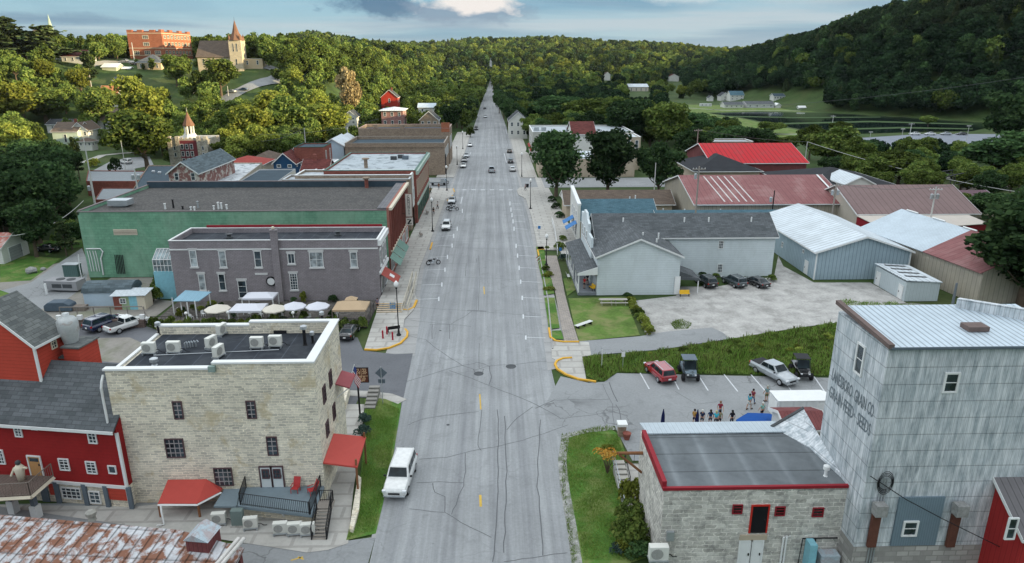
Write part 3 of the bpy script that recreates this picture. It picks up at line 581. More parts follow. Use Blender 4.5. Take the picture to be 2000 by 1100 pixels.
METRED=mk('bright_red_metal_roof',(.50,.006,.014),.6,.1,.3,pat='vrib',p=1.25,dark=.3,lw=.2,stain=(.36,.03,.035),stain_amt=.6,stain_sc=.3); METM=mk('faded_maroon_metal_roof',(.25,.105,.105),.7,.2,.2,pat='vrib',p=1.1,dark=.7,lw=.2,stain=(.33,.2,.19),stain_amt=.5,stain_sc=.2,lo=.5,hi=.62)
METB=mk('brown_grey_metal_roof',(.21,.145,.14),.7,.15,.2,pat='vrib',p=1.2,dark=.62,lw=.2)
SIDW=mk('pale_clapboard',(.62,.68,.70),.8,.1,.3,pat='hline',p=.36,dark=.74,stain=(.45,.50,.50),stain_amt=.35,stain_sc=.4,streak=.4,lo=.5,hi=.65); SIDB=mk('blue_grey_ribbed_wall',(.36,.46,.52),.7,.12,.3,pat='vrib',p=.6,dark=.6,lw=.25,stain=(.26,.34,.38),stain_amt=.5,stain_sc=.3,streak=.4)
SIDT=mk('tan_ribbed_wall',(.40,.36,.29),.75,.15,.3,pat='vrib',p=.8,dark=.65,lw=.2,stain=(.3,.28,.24),stain_amt=.5,stain_sc=.3,streak=.4); TANW=mk('tan_stucco',(.45,.38,.29),.85,.12); WSID=mk('white_clapboard',(.66,.66,.62),.8,.1,.3,pat='hline',p=.3,dark=.8)
GRN=mk('green_painted_brick',(.175,.355,.24),.85,.3,.35,pat='brick',p=.95,p2=.42,mort=.78,col2=(.145,.31,.205),stain=(.29,.45,.33),stain_amt=.55,stain_sc=.16,streak=.3,lo=.45,hi=.62)
GRYB=mk('grey_painted_brick',(.30,.272,.285),.85,.18,.5,pat='brick',p=.5,p2=.2,col2=(.26,.235,.245),stain=(.20,.18,.19),stain_amt=.5,stain_sc=.5,streak=.3,lo=.5,hi=.66)
BRK=mk('red_brick',(.30,.105,.08),.9,.25,.5,pat='brick',p=.4,p2=.16,col2=(.22,.075,.06)); BRKSAL=mk('salmon_brick',(.40,.18,.14),.9,.2,.5,pat='brick',p=.4,p2=.16,col2=(.33,.14,.11)); BRKT=mk('buff_brick',(.36,.285,.215),.9,.2,.5,pat='brick',p=.4,p2=.16,col2=(.24,.18,.14))
BRKS=mk('school_brick',(.42,.16,.09),.9,.2,.3,pat='brick',p=.6,p2=.25,col2=(.34,.12,.07)); BRKP=mk('pink_brick',(.40,.22,.20),.9,.15,.4,pat='brick',p=.4,p2=.16)
WPATCH=mk('patched_white_roof',(.50,.53,.55),.8,.2,.5,stain=(.09,.11,.12),stain_amt=.85,stain_sc=.8,lo=.53,hi=.6); SILV=mk('silver_coated_roof',(.44,.48,.51),.6,.15,.4,pat='vrib',p=3,dark=.85,stain=(.22,.24,.26),stain_amt=.5,stain_sc=.5)
WOOD=mk('orange_wood',(.48,.26,.11),.7,.15); WOODG=mk('grey_timber',(.20,.17,.145),.9,.25,1,pat='vrib',p=.25); WOODR=mk('log_timber',(.24,.11,.055),.8,.2)
CANR=mk('red_metal_canopy',(.48,.075,.06),.6,.1,.3); REDT2=None; GREYP=mk('blue_grey_paint',(.13,.16,.19),.7,.1); REDT=mk('red_trim',(.26,.02,.03),.6,.1)
CREAM=mk('cream_panel',(.62,.56,.44),.8,.1); BLUE=paint('bright_blue_canvas',(.02,.16,.42),.7); CYAN=paint('pale_blue_paint',(.22,.48,.56),.7)
MUR=mk('patchwork_wall',(.5,.47,.42),.9,.2,.6,stain=(.22,.10,.09),stain_amt=.95,stain_sc=.9,lo=.45,hi=.5)
STONEF=mk('fire_hall_stone',(.50,.46,.38),.9,.35,.9,pat='stone',p=.9,p2=.5,col2=(.32,.29,.25))

# ---------------- stone mill ----------------
X0,X1,Y0,Y1=-29.3,-13.7,48.9,57.8
mill=thing('stone_mill','cream limestone mill block with black flat roof, white coping and red canopies','mill',((X0+X1)/2,(Y0+Y1)/2,0))
MB().box(X0,X1,Y0,Y1,0,11.0).build('wall',STONE,mill)
MB().box(X0+.45,X1-.55,Y0+.35,Y1-.35,11.0,11.05).build('roof',MEMB,mill)
xs=-21.3
mb=MB(); mb.box(X0,xs,Y0,Y0+.35,11.0,11.6).box(xs,X1,Y0,Y0+.35,11.0,12.05).box(X1-.55,X1,Y0+.35,Y1,11.0,12.05).box(X0,xs,Y1-.35,Y1,11.0,11.75).box(xs,X1-.55,Y1-.35,Y1,11.0,12.05); mb.build('parapet',STONE,mill)
mb=MB(); mb.box(X0-.12,xs+.05,Y0-.1,Y0+.42,11.6,11.75).box(xs,X1+.1,Y0-.1,Y0+.42,12.05,12.2).box(X1-.62,X1+.1,Y0+.42,Y1-.4,12.05,12.2).box(X0-.1,xs,Y1-.4,Y1+.1,11.75,11.9).box(xs,X1+.1,Y1-.4,Y1+.1,12.05,12.2).box(X0-.1,X0+.2,Y0+.42,Y1-.4,11.05,11.18)
mb.build('coping',WHITE,mill)
DKF=mk('plum_window_frame',(.10,.06,.065),.7,.1)
for px,py,w,h,nx,ny in((348,801,19,35,2,4),(491,800,19,35,2,4),(342,875,37,37,4,4),(532,871,21,37,2,4),(437,931,36,35,4,4)):
    pwin(mill,'S',Y0,px,py,w,h,nx=nx,ny=ny,fm=DKF,fw=.08,mt=.055,gm=GLASS,mm=mk('pale_muntin',(.36,.33,.33),.7))
a=GY(512,955,Y0); b=GY(556,955,Y0); t=GY(534,912,Y0)
for k in(0,1):
    u0=a[0]+(b[0]-a[0])*k/2+.04; u1=u0+(b[0]-a[0])/2-.06
    d=door(mill,'S',Y0,u0,u1,1.31,t[2],mk('pale_grey_door',(.62,.66,.66),.6,.05),DKF,name='door')
    win(mill,'S',Y0-.05,u0+.12,u1-.12,t[2]-1.0,t[2]-.15,nx=2,ny=2,fm=DKF,name='door_window')
for px,py,w,h in((646,737,3,36),(634,767,3,38),(653,801,3,34),(640,834,3,34)):
    g=GX(px,py+h/2,X1); t=GX(px,py-h/2,X1); win(mill,'E',X1,g[1]-.45,g[1]+.45,g[2],t[2],fm=DKF,nx=2,ny=4)
mb=MB(); mb.tube([(X0-.12,Y0-.1,11.3),(X0-.15,Y0-.35,10.9),(X0-.2,Y0-.5,10.4),(X0-.28,Y0-.4,9.5),(X0-.28,Y0-.35,.2)],.09); mb.build('downpipe',WHITE,mill)
mb=MB(); c=GY(420,713,Y0-.15); mb.box(-21.5,-21.0,Y0-.3,Y0,11.5,11.95); mb.build('scupper_box',mk('tarnished_copper',(.25,.33,.30),.6,.2),mill)
# rooftop equipment
def condenser(label,loc,rz,group):
    t=thing('condenser_unit',label,'air conditioner',(0,0,0),0,group)
    MB().cbox((0,0,.62),(1.05,.42,.85)).build('casing',mk('condenser_enamel',(.66,.66,.61),.5,.08),t,bevel=.03)
    f=MB(); f.lathe(0,0,[(.33,0),(.33,.03),(.29,.03)],14); f.v=[(x-.12,-.215-z,y+.62) for x,y,z in f.v]; f.build('fan_grille',mk('grille_grey',(.36,.36,.34),.6,.2,6,pat='hline',p=.07,dark=.4),t)
    mb=MB(); mb.box(-.5,-.42,-.3,.3,0,.2).box(.42,.5,-.3,.3,0,.2).box(-.55,.55,-.27,-.2,.13,.2).box(-.55,.55,.2,.27,.13,.2); mb.build('foot_rail',STEEL,t)
    MB().tube([(.52,.05,.4),(.7,.1,.35),(.85,.25,.08),(1.1,.3,.03)],.03,5).build('hose',DARK,t)
    t.location=tuple(float(q) for q in loc); t.rotation_euler=(0,0,rz); return t
def eyz(px,py,z): g=G(px,py,z); return (g[0],g[1],z)
cu=condenser('white condenser unit at the left end of the black mill roof',eyz(293,692,11.06),0,'condensers on the mill roof')
for (px,py),rz,l in(((341,690),0,'second white condenser from the left on the mill roof'),((414,680),R_(70),'upright condenser turned sideways in the middle of the mill roof'),((428,698),R_(75),'sideways condenser nearest the front coping of the mill roof'),
    ((434,655),R_(75),'sideways condenser against the rear parapet of the mill roof'),((503,681),0,'left one of the two front-facing condensers on the right half of the mill roof'),((539,678),0,'rightmost white condenser on the mill roof')):
    dup(cu,eyz(px,py,11.06),rz,l)
def flue(name,label,p,h,r,m,cap,group=None):
    t=thing(name,label,'roof vent',p,0,group); MB().lathe(p[0],p[1],[(r*1.6,p[2]),(r,p[2]+.08),(r,p[2]+h)],8).build('pipe',m,t)
    MB().lathe(p[0],p[1],[(r*1.2,p[2]+h),(r*2,p[2]+h+.05),(r*2,p[2]+h+.3),(r*1.2,p[2]+h+.36)],10).build('cap',cap,t); return t
flue('roof_vent','tall black flue with a pale cap near the right parapet of the mill',eyz(596,674,11.06),1.4,.14,DARK,STEEL,'flues on the mill roof')
flue('roof_vent','short capped flue beside the tall black one on the mill roof',eyz(611,670,11.06),.7,.1,DARK,STEEL,'flues on the mill roof')
flue('roof_vent','capped flue at the rear right corner of the mill roof',eyz(630,634,11.2),.9,.11,DARK,STEEL,'flues on the mill roof')
flue('roof_vent','capped flue at the rear left corner of the mill roof',eyz(311,653,11.06),.8,.12,DARK,STEEL,'flues on the mill roof')
flue('roof_vent','stubby vent by the front left coping of the mill roof',eyz(302,713,11.06),.25,.16,STEEL,STEEL,'flues on the mill roof')
flue('roof_vent','small pair vent near the rear parapet of the mill roof',eyz(526,649,11.06),.4,.07,STEEL,STEEL,'flues on the mill roof')
for i,px in enumerate((362,367,372,377,383)):
    p=eyz(px,680-i*.8,11.06); MB().tube([(p[0],p[1],p[2]),(p[0],p[1],p[2]+.45),(p[0]+.12,p[1],p[2]+.55),(p[0]+.22,p[1],p[2]+.4)],.06,6).build('gooseneck_vent',STEEL,label='curved steel gooseneck vent in the row of five on the mill roof',cat='roof vent',group='gooseneck vents on the mill roof')
mb=MB(); a,b=eyz(300,694,11.1),eyz(545,683,11.1); mb.tube([a,b],.035,5); mb.build('refrigerant_pipe',STEEL,label='long thin pipe linking the condensers along the mill roof',cat='pipe')
p=eyz(549,649,11.06); mb=MB(); mb.cbox((p[0],p[1],11.2),(1.1,.7,.26)).build('roof_hatch',DARK,label='low black hatch near the rear parapet of the mill roof',cat='roof hatch',bevel=.03)
# canopies
c1=thing('hipped_canopy','red hipped metal canopy on posts at the foot of the mill','canopy',(-23.2,47.9,0))
E0=[G(308,984,1.3),G(385,984,1.3),G(431,960,1.3)]; T0=[GY(328,937,48.85),GY(403,936,48.85)]; wl=(E0[0][0],48.85,1.3); wr=(E0[2][0],48.85,1.25)
MB().add([tuple(E0[0]),tuple(E0[1]),tuple(E0[2]),tuple(T0[0]),tuple(T0[1]),wl,wr],[(0,1,4,3),(1,2,4),(2,6,4),(5,0,3),(6,2,1,0,5)]).build('canopy_roof',CANR,c1)
mb=MB(); mb.tube([tuple(E0[0]+np.array((0,-.03,-.1))),tuple(E0[1]+np.array((0,-.03,-.1))),tuple(E0[2]+np.array((0.03,-.03,-.1)))],.09,4); mb.build('gutter',WHITE,c1)
q=E0[0]; MB().tube([(q[0]+.2,q[1],1.2),(q[0]+.45,q[1]-.5,.9),(q[0]+.7,q[1]-.9,.08),(q[0]+.2,q[1]-1.0,.07)],.07).build('downpipe',WHITE,c1)
for q in E0: MB().box(q[0]-.07,q[0]+.07,q[1]+.05,q[1]+.19,0,1.25).build('post',WOODR,c1)
MB().slab([(E0[2][0]+.1,46.6,1.2),(-19.9,46.5,1.2),(-20.4,48.84,1.2),(E0[2][0]+.1,48.84,1.2)],.15).build('side_platform',mk('deck_paint',(.19,.24,.27),.6,.15),c1)
c2=thing('entry_canopy','red metal canopy over the side walk at the right of the mill','canopy',(-12,50.5,0))
A,B,C_,D=[G(*q) for q in((698,912,2.5),(698,912,2.5),(715,853,2.6),(715,853,2.6))]; A=np.array((X1+.03,48.9,3.45)); D=np.array((X1+.03,52.9,3.75))
MB().slab([tuple(A),tuple(B),tuple(C_),tuple(D)],.14).build('canopy_roof',CANR,c2)
mb=MB(); mb.box(B[0]-.2,B[0]-.05,B[1]+.1,B[1]+.25,0,3.1); mb.build('post',WOODR,c2); mb=MB(); mb.box(C_[0]-.2,C_[0]-.05,C_[1]-.25,C_[1]-.1,0,3.1); mb.build('post',WOODR,c2)
c3=thing('porch_roof','small maroon porch roof on the rear right corner of the mill','canopy',(-12.9,56.5,0))
A=GX(661,700,X1+.02); MB().slab([(X1+.02,57.6,7.4),(X1+.02,54.9,7.4),(X1+1.2,54.9,7.0),(X1+1.2,57.6,7.0)],.12).build('canopy_roof',mk('dusty_red_roof',(.30,.08,.09),.7,.15),c3)
MB().tube([(X1+.02,55,6.0),(X1+1.1,55,6.9)],.05).build('brace',WHITE,c3)
# flag on a pole
fl=thing('flag','striped american flag on a slanting pole at the mill entrance','flag',(-12.4,55,0))
p0=G(664,742,5.2); p1=G(692,712,6.6); MB().tube([(X1+.02,p0[1],5.0),tuple(p1)],.035).build('pole',WHITE,fl)
mb=MB(); mb.m=1
FR=paint('flag_red',(.42,.02,.04),.8); FW=paint('flag_white',(.7,.7,.7),.8); FB=paint('flag_blue',(.03,.06,.22),.8)
d=np.array(p1)-np.array((X1+.02,p0[1],5.0)); top=np.array(p1)-d*.08
for k in range(9):
    a=top-d*(.055*k); b=top-d*(.055*(k+1)); n=8; 
    for j in range(n):
        f=lambda s,q: (q[0]+s*.55+.06*math.sin(s*7),q[1]+.08*math.sin(s*9),q[2]-s*1.5*(.9+.1*s))
        s0,s1=j/n,(j+1)/n; mb.cm=2 if (j<3 and k<5) else (k%2); mb.quad(f(s0,a),f(s1,a),f(s1,b),f(s0,b))
mb.build('cloth',[FR,FW,FB],fl)
# terrace deck with railing, stair
dk=thing('deck','blue-grey raised deck with black railing in front of the mill doors','deck',(-16.5,46.5,0))
pl=[G(*q) for q in((463,988,1.7),(455,962,1.7))]
MB().slab([(-19.8,46.45,1.3),(-13.75,45.15,1.3),(-13.75,48.88,1.3),(-20.3,48.88,1.3)],.25).build('floor_slab',mk('deck_paint',(.19,.24,.27),.6,.15),dk)
MB().prism([(-19.6,47.0),(-13.9,46.0),(-13.9,48.85),(-19.9,48.85)],0.03,1.04).build('base_wall',STONE,dk)
def railing(pts,h,root,name='railing',m=None,n=None,pr=.03,sp=.16,post=True):
    mb=MB()
    for i in range(len(pts)-1):
        a,b=Vector(pts[i]),Vector(pts[i+1]); Ln=(b-a).length; k=max(2,int(Ln/sp))
        mb.tube([a+Vector((0,0,h)),b+Vector((0,0,h))],pr*1.2,4); mb.tube([a+Vector((0,0,.12)),b+Vector((0,0,.12))],pr,4)
        for j in range(k+1): q=a.lerp(b,j/k); mb.tube([q+Vector((0,0,.02)),q+Vector((0,0,h))],pr*(1.5 if j in(0,k) else .55),4)
    return mb.build(name,m or DARK,root)
railing([(-19.9,48.8,1.3),(-19.6,46.55,1.3),(-13.95,45.25,1.3)],1.05,dk); railing([(-14.0,48.8,1.3),(-14.0,45.2,1.3)],1.05,dk)
mb=MB(); st=[(-13.95,1.3)]; 
for k in range(9): z=1.3-k*.145; y=45.9-k*.22; mb.box(-13.6,-12.6,y-.2,y,z-.15,z-.08)
mb.build('tread',mk('stair_timber',(.28,.25,.22),.9,.2),dk)
for xx in(-13.65,-12.55): MB().tube([(xx,46.0,1.25),(xx,43.9,.08)],.06,4).build('stringer',DARK,dk); railing([(xx,46.0,1.3),(xx,43.95,.1)],.95,dk,sp=.22)
railing([(-13.6,46.9,1.3),(-12.6,46.9,1.3),(-12.6,46.0,1.3)],.95,dk)
MB().slab([(-13.72,47.1,1.28),(-13.72,46.0,1.28),(-12.5,46.0,1.28),(-12.5,47.1,1.28)],.12).build('landing',mk('stair_timber',(.28,.25,.22)),dk)
def lounge(label,x,y,z,rz):
    t=thing('patio_chair',label,'chair',(0,0,0),0,'red chairs on the deck'); m_=mk('red_chair_fabric',(.42,.05,.05),.7,.1)
    MB().slab([(-.28,-.35,.42),(.28,-.35,.42),(.28,.2,.36),(-.28,.2,.36)],.04).build('seat',m_,t); MB().slab([(-.28,.2,.38),(.28,.2,.38),(.28,.5,1.05),(-.28,.5,1.05)],.04).build('backrest',m_,t)
    for sx in(-.28,.28):
        MB().box(sx-.02,sx+.02,-.33,-.29,0,.42).build('leg',m_,t); MB().box(sx-.02,sx+.02,.16,.2,0,.37).build('leg',m_,t); MB().box(sx-.03,sx+.03,-.3,.25,.58,.62).build('armrest',m_,t)
    t.location=(x,y,z); t.rotation_euler=(0,0,rz)
lounge('red sling chair directly beside the mill doors on the deck',-15.8,48.2,1.31,R_(-8)); lounge('red sling chair turned sideways at the right end of the deck',-14.4,47.9,1.31,R_(-55))
CG='condensers below the deck'
for px,py,l in((429,1024,'white condenser standing left of the grey electrical cabinet under the deck'),(491,1033,'white condenser just right of the grey electrical cabinet'),(549,1043,'first of three white condensers beneath the deck edge, with a white bent pipe'),(577,1044,'middle one of three white condensers beneath the deck edge'),(602,1045,'white condenser right beside the timber deck stair')):
    g=G(px,py,.03); dup(cu,(g[0],g[1],.03),R_(6),l,group=CG)
g=G(466,1025,.03); t=thing('electrical_cabinet','grey green electrical cabinet between condensers below the deck','cabinet',(g[0],g[1],.03)); MB().cbox((g[0],g[1],.75),(.9,.5,1.3)).build('body',mk('cabinet_green',(.17,.22,.21),.5,.1),t,bevel=.04); MB().cbox((g[0],g[1],.06),(1.05,.65,.1)).build('plinth',CONC,t)
MB().tube([(g[0]+2.2,g[1]+.9,.3),(g[0]+2.2,g[1]+.9,1.0),(g[0]+2.8,g[1]+.7,1.05),(g[0]+3.4,g[1]+.4,.4)],.07).build('duct_pipe',WHITE,label='white bent pipe rising above the condensers below the deck',cat='pipe')
# side walk wall, steps
mb=MB(); mb.prism(w2([(683,1040),(690,1042),(702,1000),(706,940),(700,935)]),0,.35); mb.build('retaining_wall',STONE,label='low stone edging wall between walk and grass by the mill',cat='wall')
st=thing('steps','pale concrete steps dropping from the side street to the mill walk','steps',(-13,61.5,0))
for k in range(6):
    g=G(695,770+k*5.5); MB().box(-13.3,-12.2,g[1]-.3,g[1]+.2,.03,.9-.14*k).build('step',mk('step_concrete',(.26,.25,.23),.9,.2),st)
mb=MB(); mb.prism(w2([(668,800),(676,800),(684,770),(680,762),(672,765)]),0,1.0); mb.build('garden_wall',STONE,label='short stone wall beside the concrete steps behind the mill',cat='wall')
# town sign and warning sign
def sign_post(name,label,cat): return thing(name,label,cat)
p=G(703,815,0); sg=thing('direction_sign','tall brown wooden direction sign with routed lettering beside the mill','sign',(p[0],p[1],0))
b=GY(705,746,p[1]); t=GY(705,719,p[1]); a=GY(693,733,p[1]); c=GY(719,733,p[1])
MB().box(a[0],c[0],p[1]-.06,p[1]+.06,b[2],t[2]).build('board',mk('brown_sign_board',(.13,.045,.03),.7,.15),sg); MB().box(p[0]-.08,p[0]+.08,p[1]+.07,p[1]+.2,0,t[2]-.1).build('post',DARK,sg)
mb=MB(); e=.05; mb.box(a[0]-e,a[0],p[1]-.09,p[1]+.09,b[2]-e,t[2]+e).box(c[0],c[0]+e,p[1]-.09,p[1]+.09,b[2]-e,t[2]+e).box(a[0],c[0],p[1]-.09,p[1]+.09,t[2],t[2]+e).box(a[0],c[0],p[1]-.09,p[1]+.09,b[2]-e,b[2]); mb.build('frame',DARK,sg)
LETM=mk('sign_lettering',(.62,.42,.26),.7,.1)
def text(s,size,loc,rot,m,parent,name='lettering',ext=.012,align='CENTER',off=0):
    cu_=bpy.data.curves.new(name,'FONT'); cu_.body=s; cu_.size=size; cu_.extrude=ext; cu_.align_x=align; cu_.align_y='CENTER'; cu_.resolution_u=2; cu_.offset=off
    o=bpy.data.objects.new(name,cu_); COL.objects.link(o); bpy.context.view_layer.update()
    dg=bpy.context.evaluated_depsgraph_get(); me=bpy.data.meshes.new_from_object(o.evaluated_get(dg)); bpy.data.objects.remove(o)
    o=bpy.data.objects.new(name,me); COL.objects.link(o); me.materials.clear(); me.materials.append(m)
    M=Matrix.Translation(Vector([float(q) for q in loc]))@rot.to_4x4()
    root=parent
    while root.parent: root=root.parent
    o.parent=parent; me.transform(ROOTS[root.name].inverted()@M); return o
SROT=Matrix.Rotation(math.pi/2,3,'X')     # text facing -Y
h_=(t[2]-b[2]); w_=c[0]-a[0]; cxs=(a[0]+c[0])/2
mb=MB()
def scrawl(mb,xa,xb,z,hh):
    x=xa
    while x<xb: w=random.uniform(.06,.1); mb.box(x,x+w,p[1]-.08,p[1]-.06,z-hh*random.uniform(.3,.5),z+hh*random.uniform(.3,.5)); x+=w+random.choice((.035,.035,.04,.12))
for r in range(5): scrawl(mb,a[0]+.12,cxs-.12,t[2]-h_*(.07+.08*r),.13); scrawl(mb,cxs+.12+.1*(r%2),c[0]-.15,t[2]-h_*(.07+.08*r),.13)
for r in range(3): scrawl(mb,a[0]+.3-.12*(r==1),c[0]-.35,t[2]-h_*(.62+.13*r),.2)
mb.build('lettering',LETM,sg)
MB().box(cxs-.02,cxs+.02,p[1]-.085,p[1]-.06,b[2]+h_*.45,t[2]-.05).build('divider',LETM,sg); MB().box(a[0],c[0],p[1]-.085,p[1]-.06,b[2]+h_*.43,b[2]+h_*.46).build('divider',LETM,sg)
p=G(748,790,0); sg=thing('warning_sign','back of a diamond warning sign on a thin post in the grass','sign',(p[0],p[1],0))
cz=GY(745,729,p[1])[2]; MB().tube([(p[0],p[1],0),(p[0],p[1],cz+.7)],.04).build('post',STEEL,sg)
MB().add([(p[0]+dx,p[1]+dy,cz+dz_) for dy in(.05,.08) for dx,dz_ in((-.62,0),(0,-.62),(.62,0),(0,.62))],[(0,1,2,3),(7,6,5,4),(0,4,5,1),(1,5,6,2),(2,6,7,3),(3,7,4,0)]).build('diamond_plate',GREYP,sg); MB().box(p[0]-.35,p[0]+.35,p[1]+.05,p[1]+.07,cz-1.15,cz-.7).build('plate',GREYP,sg)
def GL(root,px,py,c,ax=1):
    """photo point on the plane local y=c (ax=1) or local x=c (ax=0) of a turned building"""
    Mi=ROOTS[root.name].inverted(); o=Mi@Vector(_C.tolist()); d=Mi.to_3x3()@Vector(ray(px,py).tolist()); return o+d*((c-o[ax])/d[ax])
def lwin(root,face,c,px,py,wp,hp,**k):
    ax=1 if face=='S' else 0; i=1-ax
    a=GL(root,px-wp/2,py,c,ax); b=GL(root,px+wp/2,py,c,ax); o=GL(root,px,py+hp/2,c,ax); t=GL(root,px,py-hp/2,c,ax)
    return win(root,face,c,a[i],b[i],o[2],t[2],local=True,**k)
# ---------------- red barn wing (turned a little) ----------------
BR=R_(-8.6); barn=thing('red_barn','deep red barn wing with grey shingle roof and raised clapboard upper gable','barn',(-28.9,48.2,0),BR)
ez=GL(barn,224,838,0)[2]; rp=GL(barn,208,704,4.2)
LW=-22
MB(True).profile([(0,1.9),(7.6,1.9),(7.6,ez),(3.8,ez+3.3),(0,ez)],'x',LW,0).build('wall',RED,barn)
MB(True).box(LW,0,.05,7.5,0,1.9).build('stone_base',STONE,barn)
rf=MB(True); rf.profile([(-.35,ez-.25),(3.8,ez+3.45),(7.9,ez-.2),(7.9,ez-.05),(3.8,ez+3.62),(-.35,ez-.08)],'x',LW,-.02); rf.build('roof',SHG,barn)
mb=MB(True); mb.box(LW,0,-.42,-.36,ez-.3,ez-.05).box(-.12,.1,-.06,.1,0,ez-.35).box(LW,0,-.12,-.0,1.8,2.05); mb.build('white_trim',WHITE,barn)
for px,py,w,h,nx,ny in((35,838,15,30,2,5),(67,832,12,15,1,1),(181,855,17,22,2,3),(126,907,20,23,2,4),(179,913,20,24,2,4),(220,917,16,16,1,1),(2,892,14,28,2,4)):
    lwin(barn,'S',0,px,py,w,h,nx=nx,ny=ny,fm=WHITE)
a=GL(barn,64,930,0); b=GL(barn,86,930,0); t=GL(barn,72,892,0); door(barn,'S',0,a[0],b[0],a[2]+.1,t[2],WOOD,local=True,name='timber_door',glass=.25)
for px,py,w,h,nx in((140,963,38,22,4),(186,971,22,24,2)): lwin(barn,'S',.03,px,py,w,h,nx=nx,ny=3,fm=WHITE)
mb=MB(True)
for px in(112,166,207,252): q=GL(barn,px,965,-.1); mb.box(q[0]-.17,q[0]+.17,-.16,.04,0.02,1.95)
mb.build('timber_post',GREYP,barn)
mb=MB(True); a=GL(barn,213,965,0); b=GL(barn,250,970,0); mb.box(a[0],b[0],-.05,.04,.7,1.8); a=GL(barn,97,955,0); b=GL(barn,110,955,0); mb.box(a[0],b[0],-.05,.04,.7,1.8); mb.build('red_panel',REDL,barn)
a=GL(barn,83,970,0); b=GL(barn,96,970,0); MB(True).box(a[0],b[0],-.08,.05,.02,1.7).build('lower_door',GREYP,barn)
# upper block
u0=GL(barn,65,675,2.4); ux=u0[0]; uz=u0[2]; yb=GL(barn,122,650,ux,0)[1]; wz=3.6
MB(True).profile([(ux-2*wz,ez),(ux,ez),(ux,uz),(ux-wz,uz+3.0),(ux-2*wz,uz)],'y',2.4,yb).build('upper_wall',REDL,barn)
rf=MB(True); rf.profile([(ux-wz,uz+3.1),(ux+.35,uz-.18),(ux+.35,uz-.02),(ux-wz,uz+3.28),(ux-2*wz-.35,uz-.02),(ux-2*wz-.35,uz-.18)],'y',2.1,yb+.3); rf.build('upper_roof',mk('old_shingles',(.17,.18,.175),.95,.3,.7,pat='shingle',p=.8,p2=.36,col2=(.10,.11,.11),bump=.4),barn)
mb=MB(True); mb.profile([(ux-wz,uz+3.05),(ux+.38,uz-.28),(ux+.38,uz-.02),(ux-wz,uz+3.3)],'y',2.05,2.1).box(ux-.12,ux+.08,2.36,2.5,ez+2,uz-.2).box(ux+.36,ux+.4,2.1,yb+.3,uz-.2,uz); mb.build('white_trim',WHITE,barn)
lwin(barn,'E',ux,104,671,12,22,nx=2,ny=3,fm=CREAM)
# side dormer box
q=GL(barn,121,680,4.3); q2=GL(barn,152,680,4.3); MB(True).box(q[0],q2[0],4.3,6.6,ez+1.0,q[2]).build('side_box',REDL,barn); MB(True).box(q[0]-.1,q2[0]+.12,4.2,6.7,q[2],q[2]+.12).build('side_box_cap',mk('old_shingles',(1,1,1)),barn)
# balcony with two piers
bc=thing('balcony','timber balcony on white-footed piers at the front of the red barn','balcony',(-35.4,48.4,0),BR)
za=GL(bc,105,938,-1.9)[2]
A=[GL(bc,*p_,c,1) for p_,c in(((105,935),-1.6),)]
xr=GL(bc,104,936,-1.0)[0]; bz=2.95
pts=[G(104,930,bz),G(60,968,bz),G(-60,975,bz),G(-60,925,bz)]
mi=ROOTS[bc.name].inverted(); lp=[mi@Vector(q.tolist()) for q in pts]
MB(True).slab([tuple(q) for q in lp],.3).build('deck',mk('balcony_boards',(.14,.105,.09),.9,.25,1,pat='vrib',p=.3),bc)
mb=MB(True); 
for i in(0,1): 
    a,b=lp[i],lp[i+1]; mb.tube([a+Vector((0,0,-.18)),b+Vector((0,0,-.18))],.17,4)
mb.build('fascia',CREAM,bc); railing([tuple(pts[0]),tuple(pts[1]),tuple(pts[2])],1.1,bc,m=WOODG,sp=.2,pr=.035)
for px,py in((28,1000),(73,1010)):
    g=G(px,py,.03); l=mi@Vector(g.tolist()); MB(True).box(l.x-.28,l.x+.28,l.y-.28,l.y+.28,.0,1.1).build('pier',WHITE,bc); MB(True).box(l.x-.17,l.x+.17,l.y-.17,l.y+.17,1.1,bz-.3).build('pier_post',GREYP,bc)
g=G(46,955,0); 
p=G(43,938,bz); t=thing('figure_sculpture','pale carved figure standing on the barn balcony rail','sculpture',(p[0],p[1],bz))
MB().lathe(p[0],p[1],[(.25,bz),(.3,bz+.6),(.38,bz+1.1),(.2,bz+1.35)],10).build('torso',CREAM,t,smooth=True); MB().ball((p[0],p[1],bz+1.55),.2).build('head',DKC,t,smooth=True); MB().tube([(p[0]-.35,p[1],bz+1.1),(p[0]-.6,p[1]-.2,bz+.5)],.09).tube([(p[0]+.35,p[1],bz+1.1),(p[0]+.7,p[1]-.2,bz+1.2)],.09).build('arm',CREAM,t)
# dust cyclone
p=G(140,700,0); cx_,cy_=-39.2,54.6
q=GY(139,668,cy_); cx_=q[0]; zb=GY(139,669,cy_)[2]; zt=GY(139,625,cy_)[2]
cy=thing('dust_cyclone','weathered white sheet metal dust cyclone beside the red upper gable','cyclone',(cx_,cy_,zb-1))
MB().lathe(cx_,cy_,[(.42,zb-1.2),(.46,zb-.3),(.78,zt-.9),(.80,zt-.1),(.6,zt+.2),(.25,zt+.35),(.25,zt+.6)],16).build('drum',mk('worn_white_tin',(.48,.50,.50),.5,.2,1,metal=.3,stain=(.3,.17,.12),stain_amt=.4,stain_sc=1.2,lo=.56,hi=.64),cy,smooth=True)
MB().tube([(cx_-1.0,cy_-.4,zt-.8),(cx_-3.6,cy_-1.4,zt-.9)],.2,8).build('duct',STEEL,cy)
MB().box(cx_-.7,cx_+.7,cy_-.7,cy_+.7,zb-3,zb-1.1).build('red_housing',REDL,cy); MB().box(cx_-.8,cx_+.8,cy_-.8,cy_+.8,zb-1.1,zb-.95).build('housing_cap',mk('old_shingles',(1,1,1)),cy)
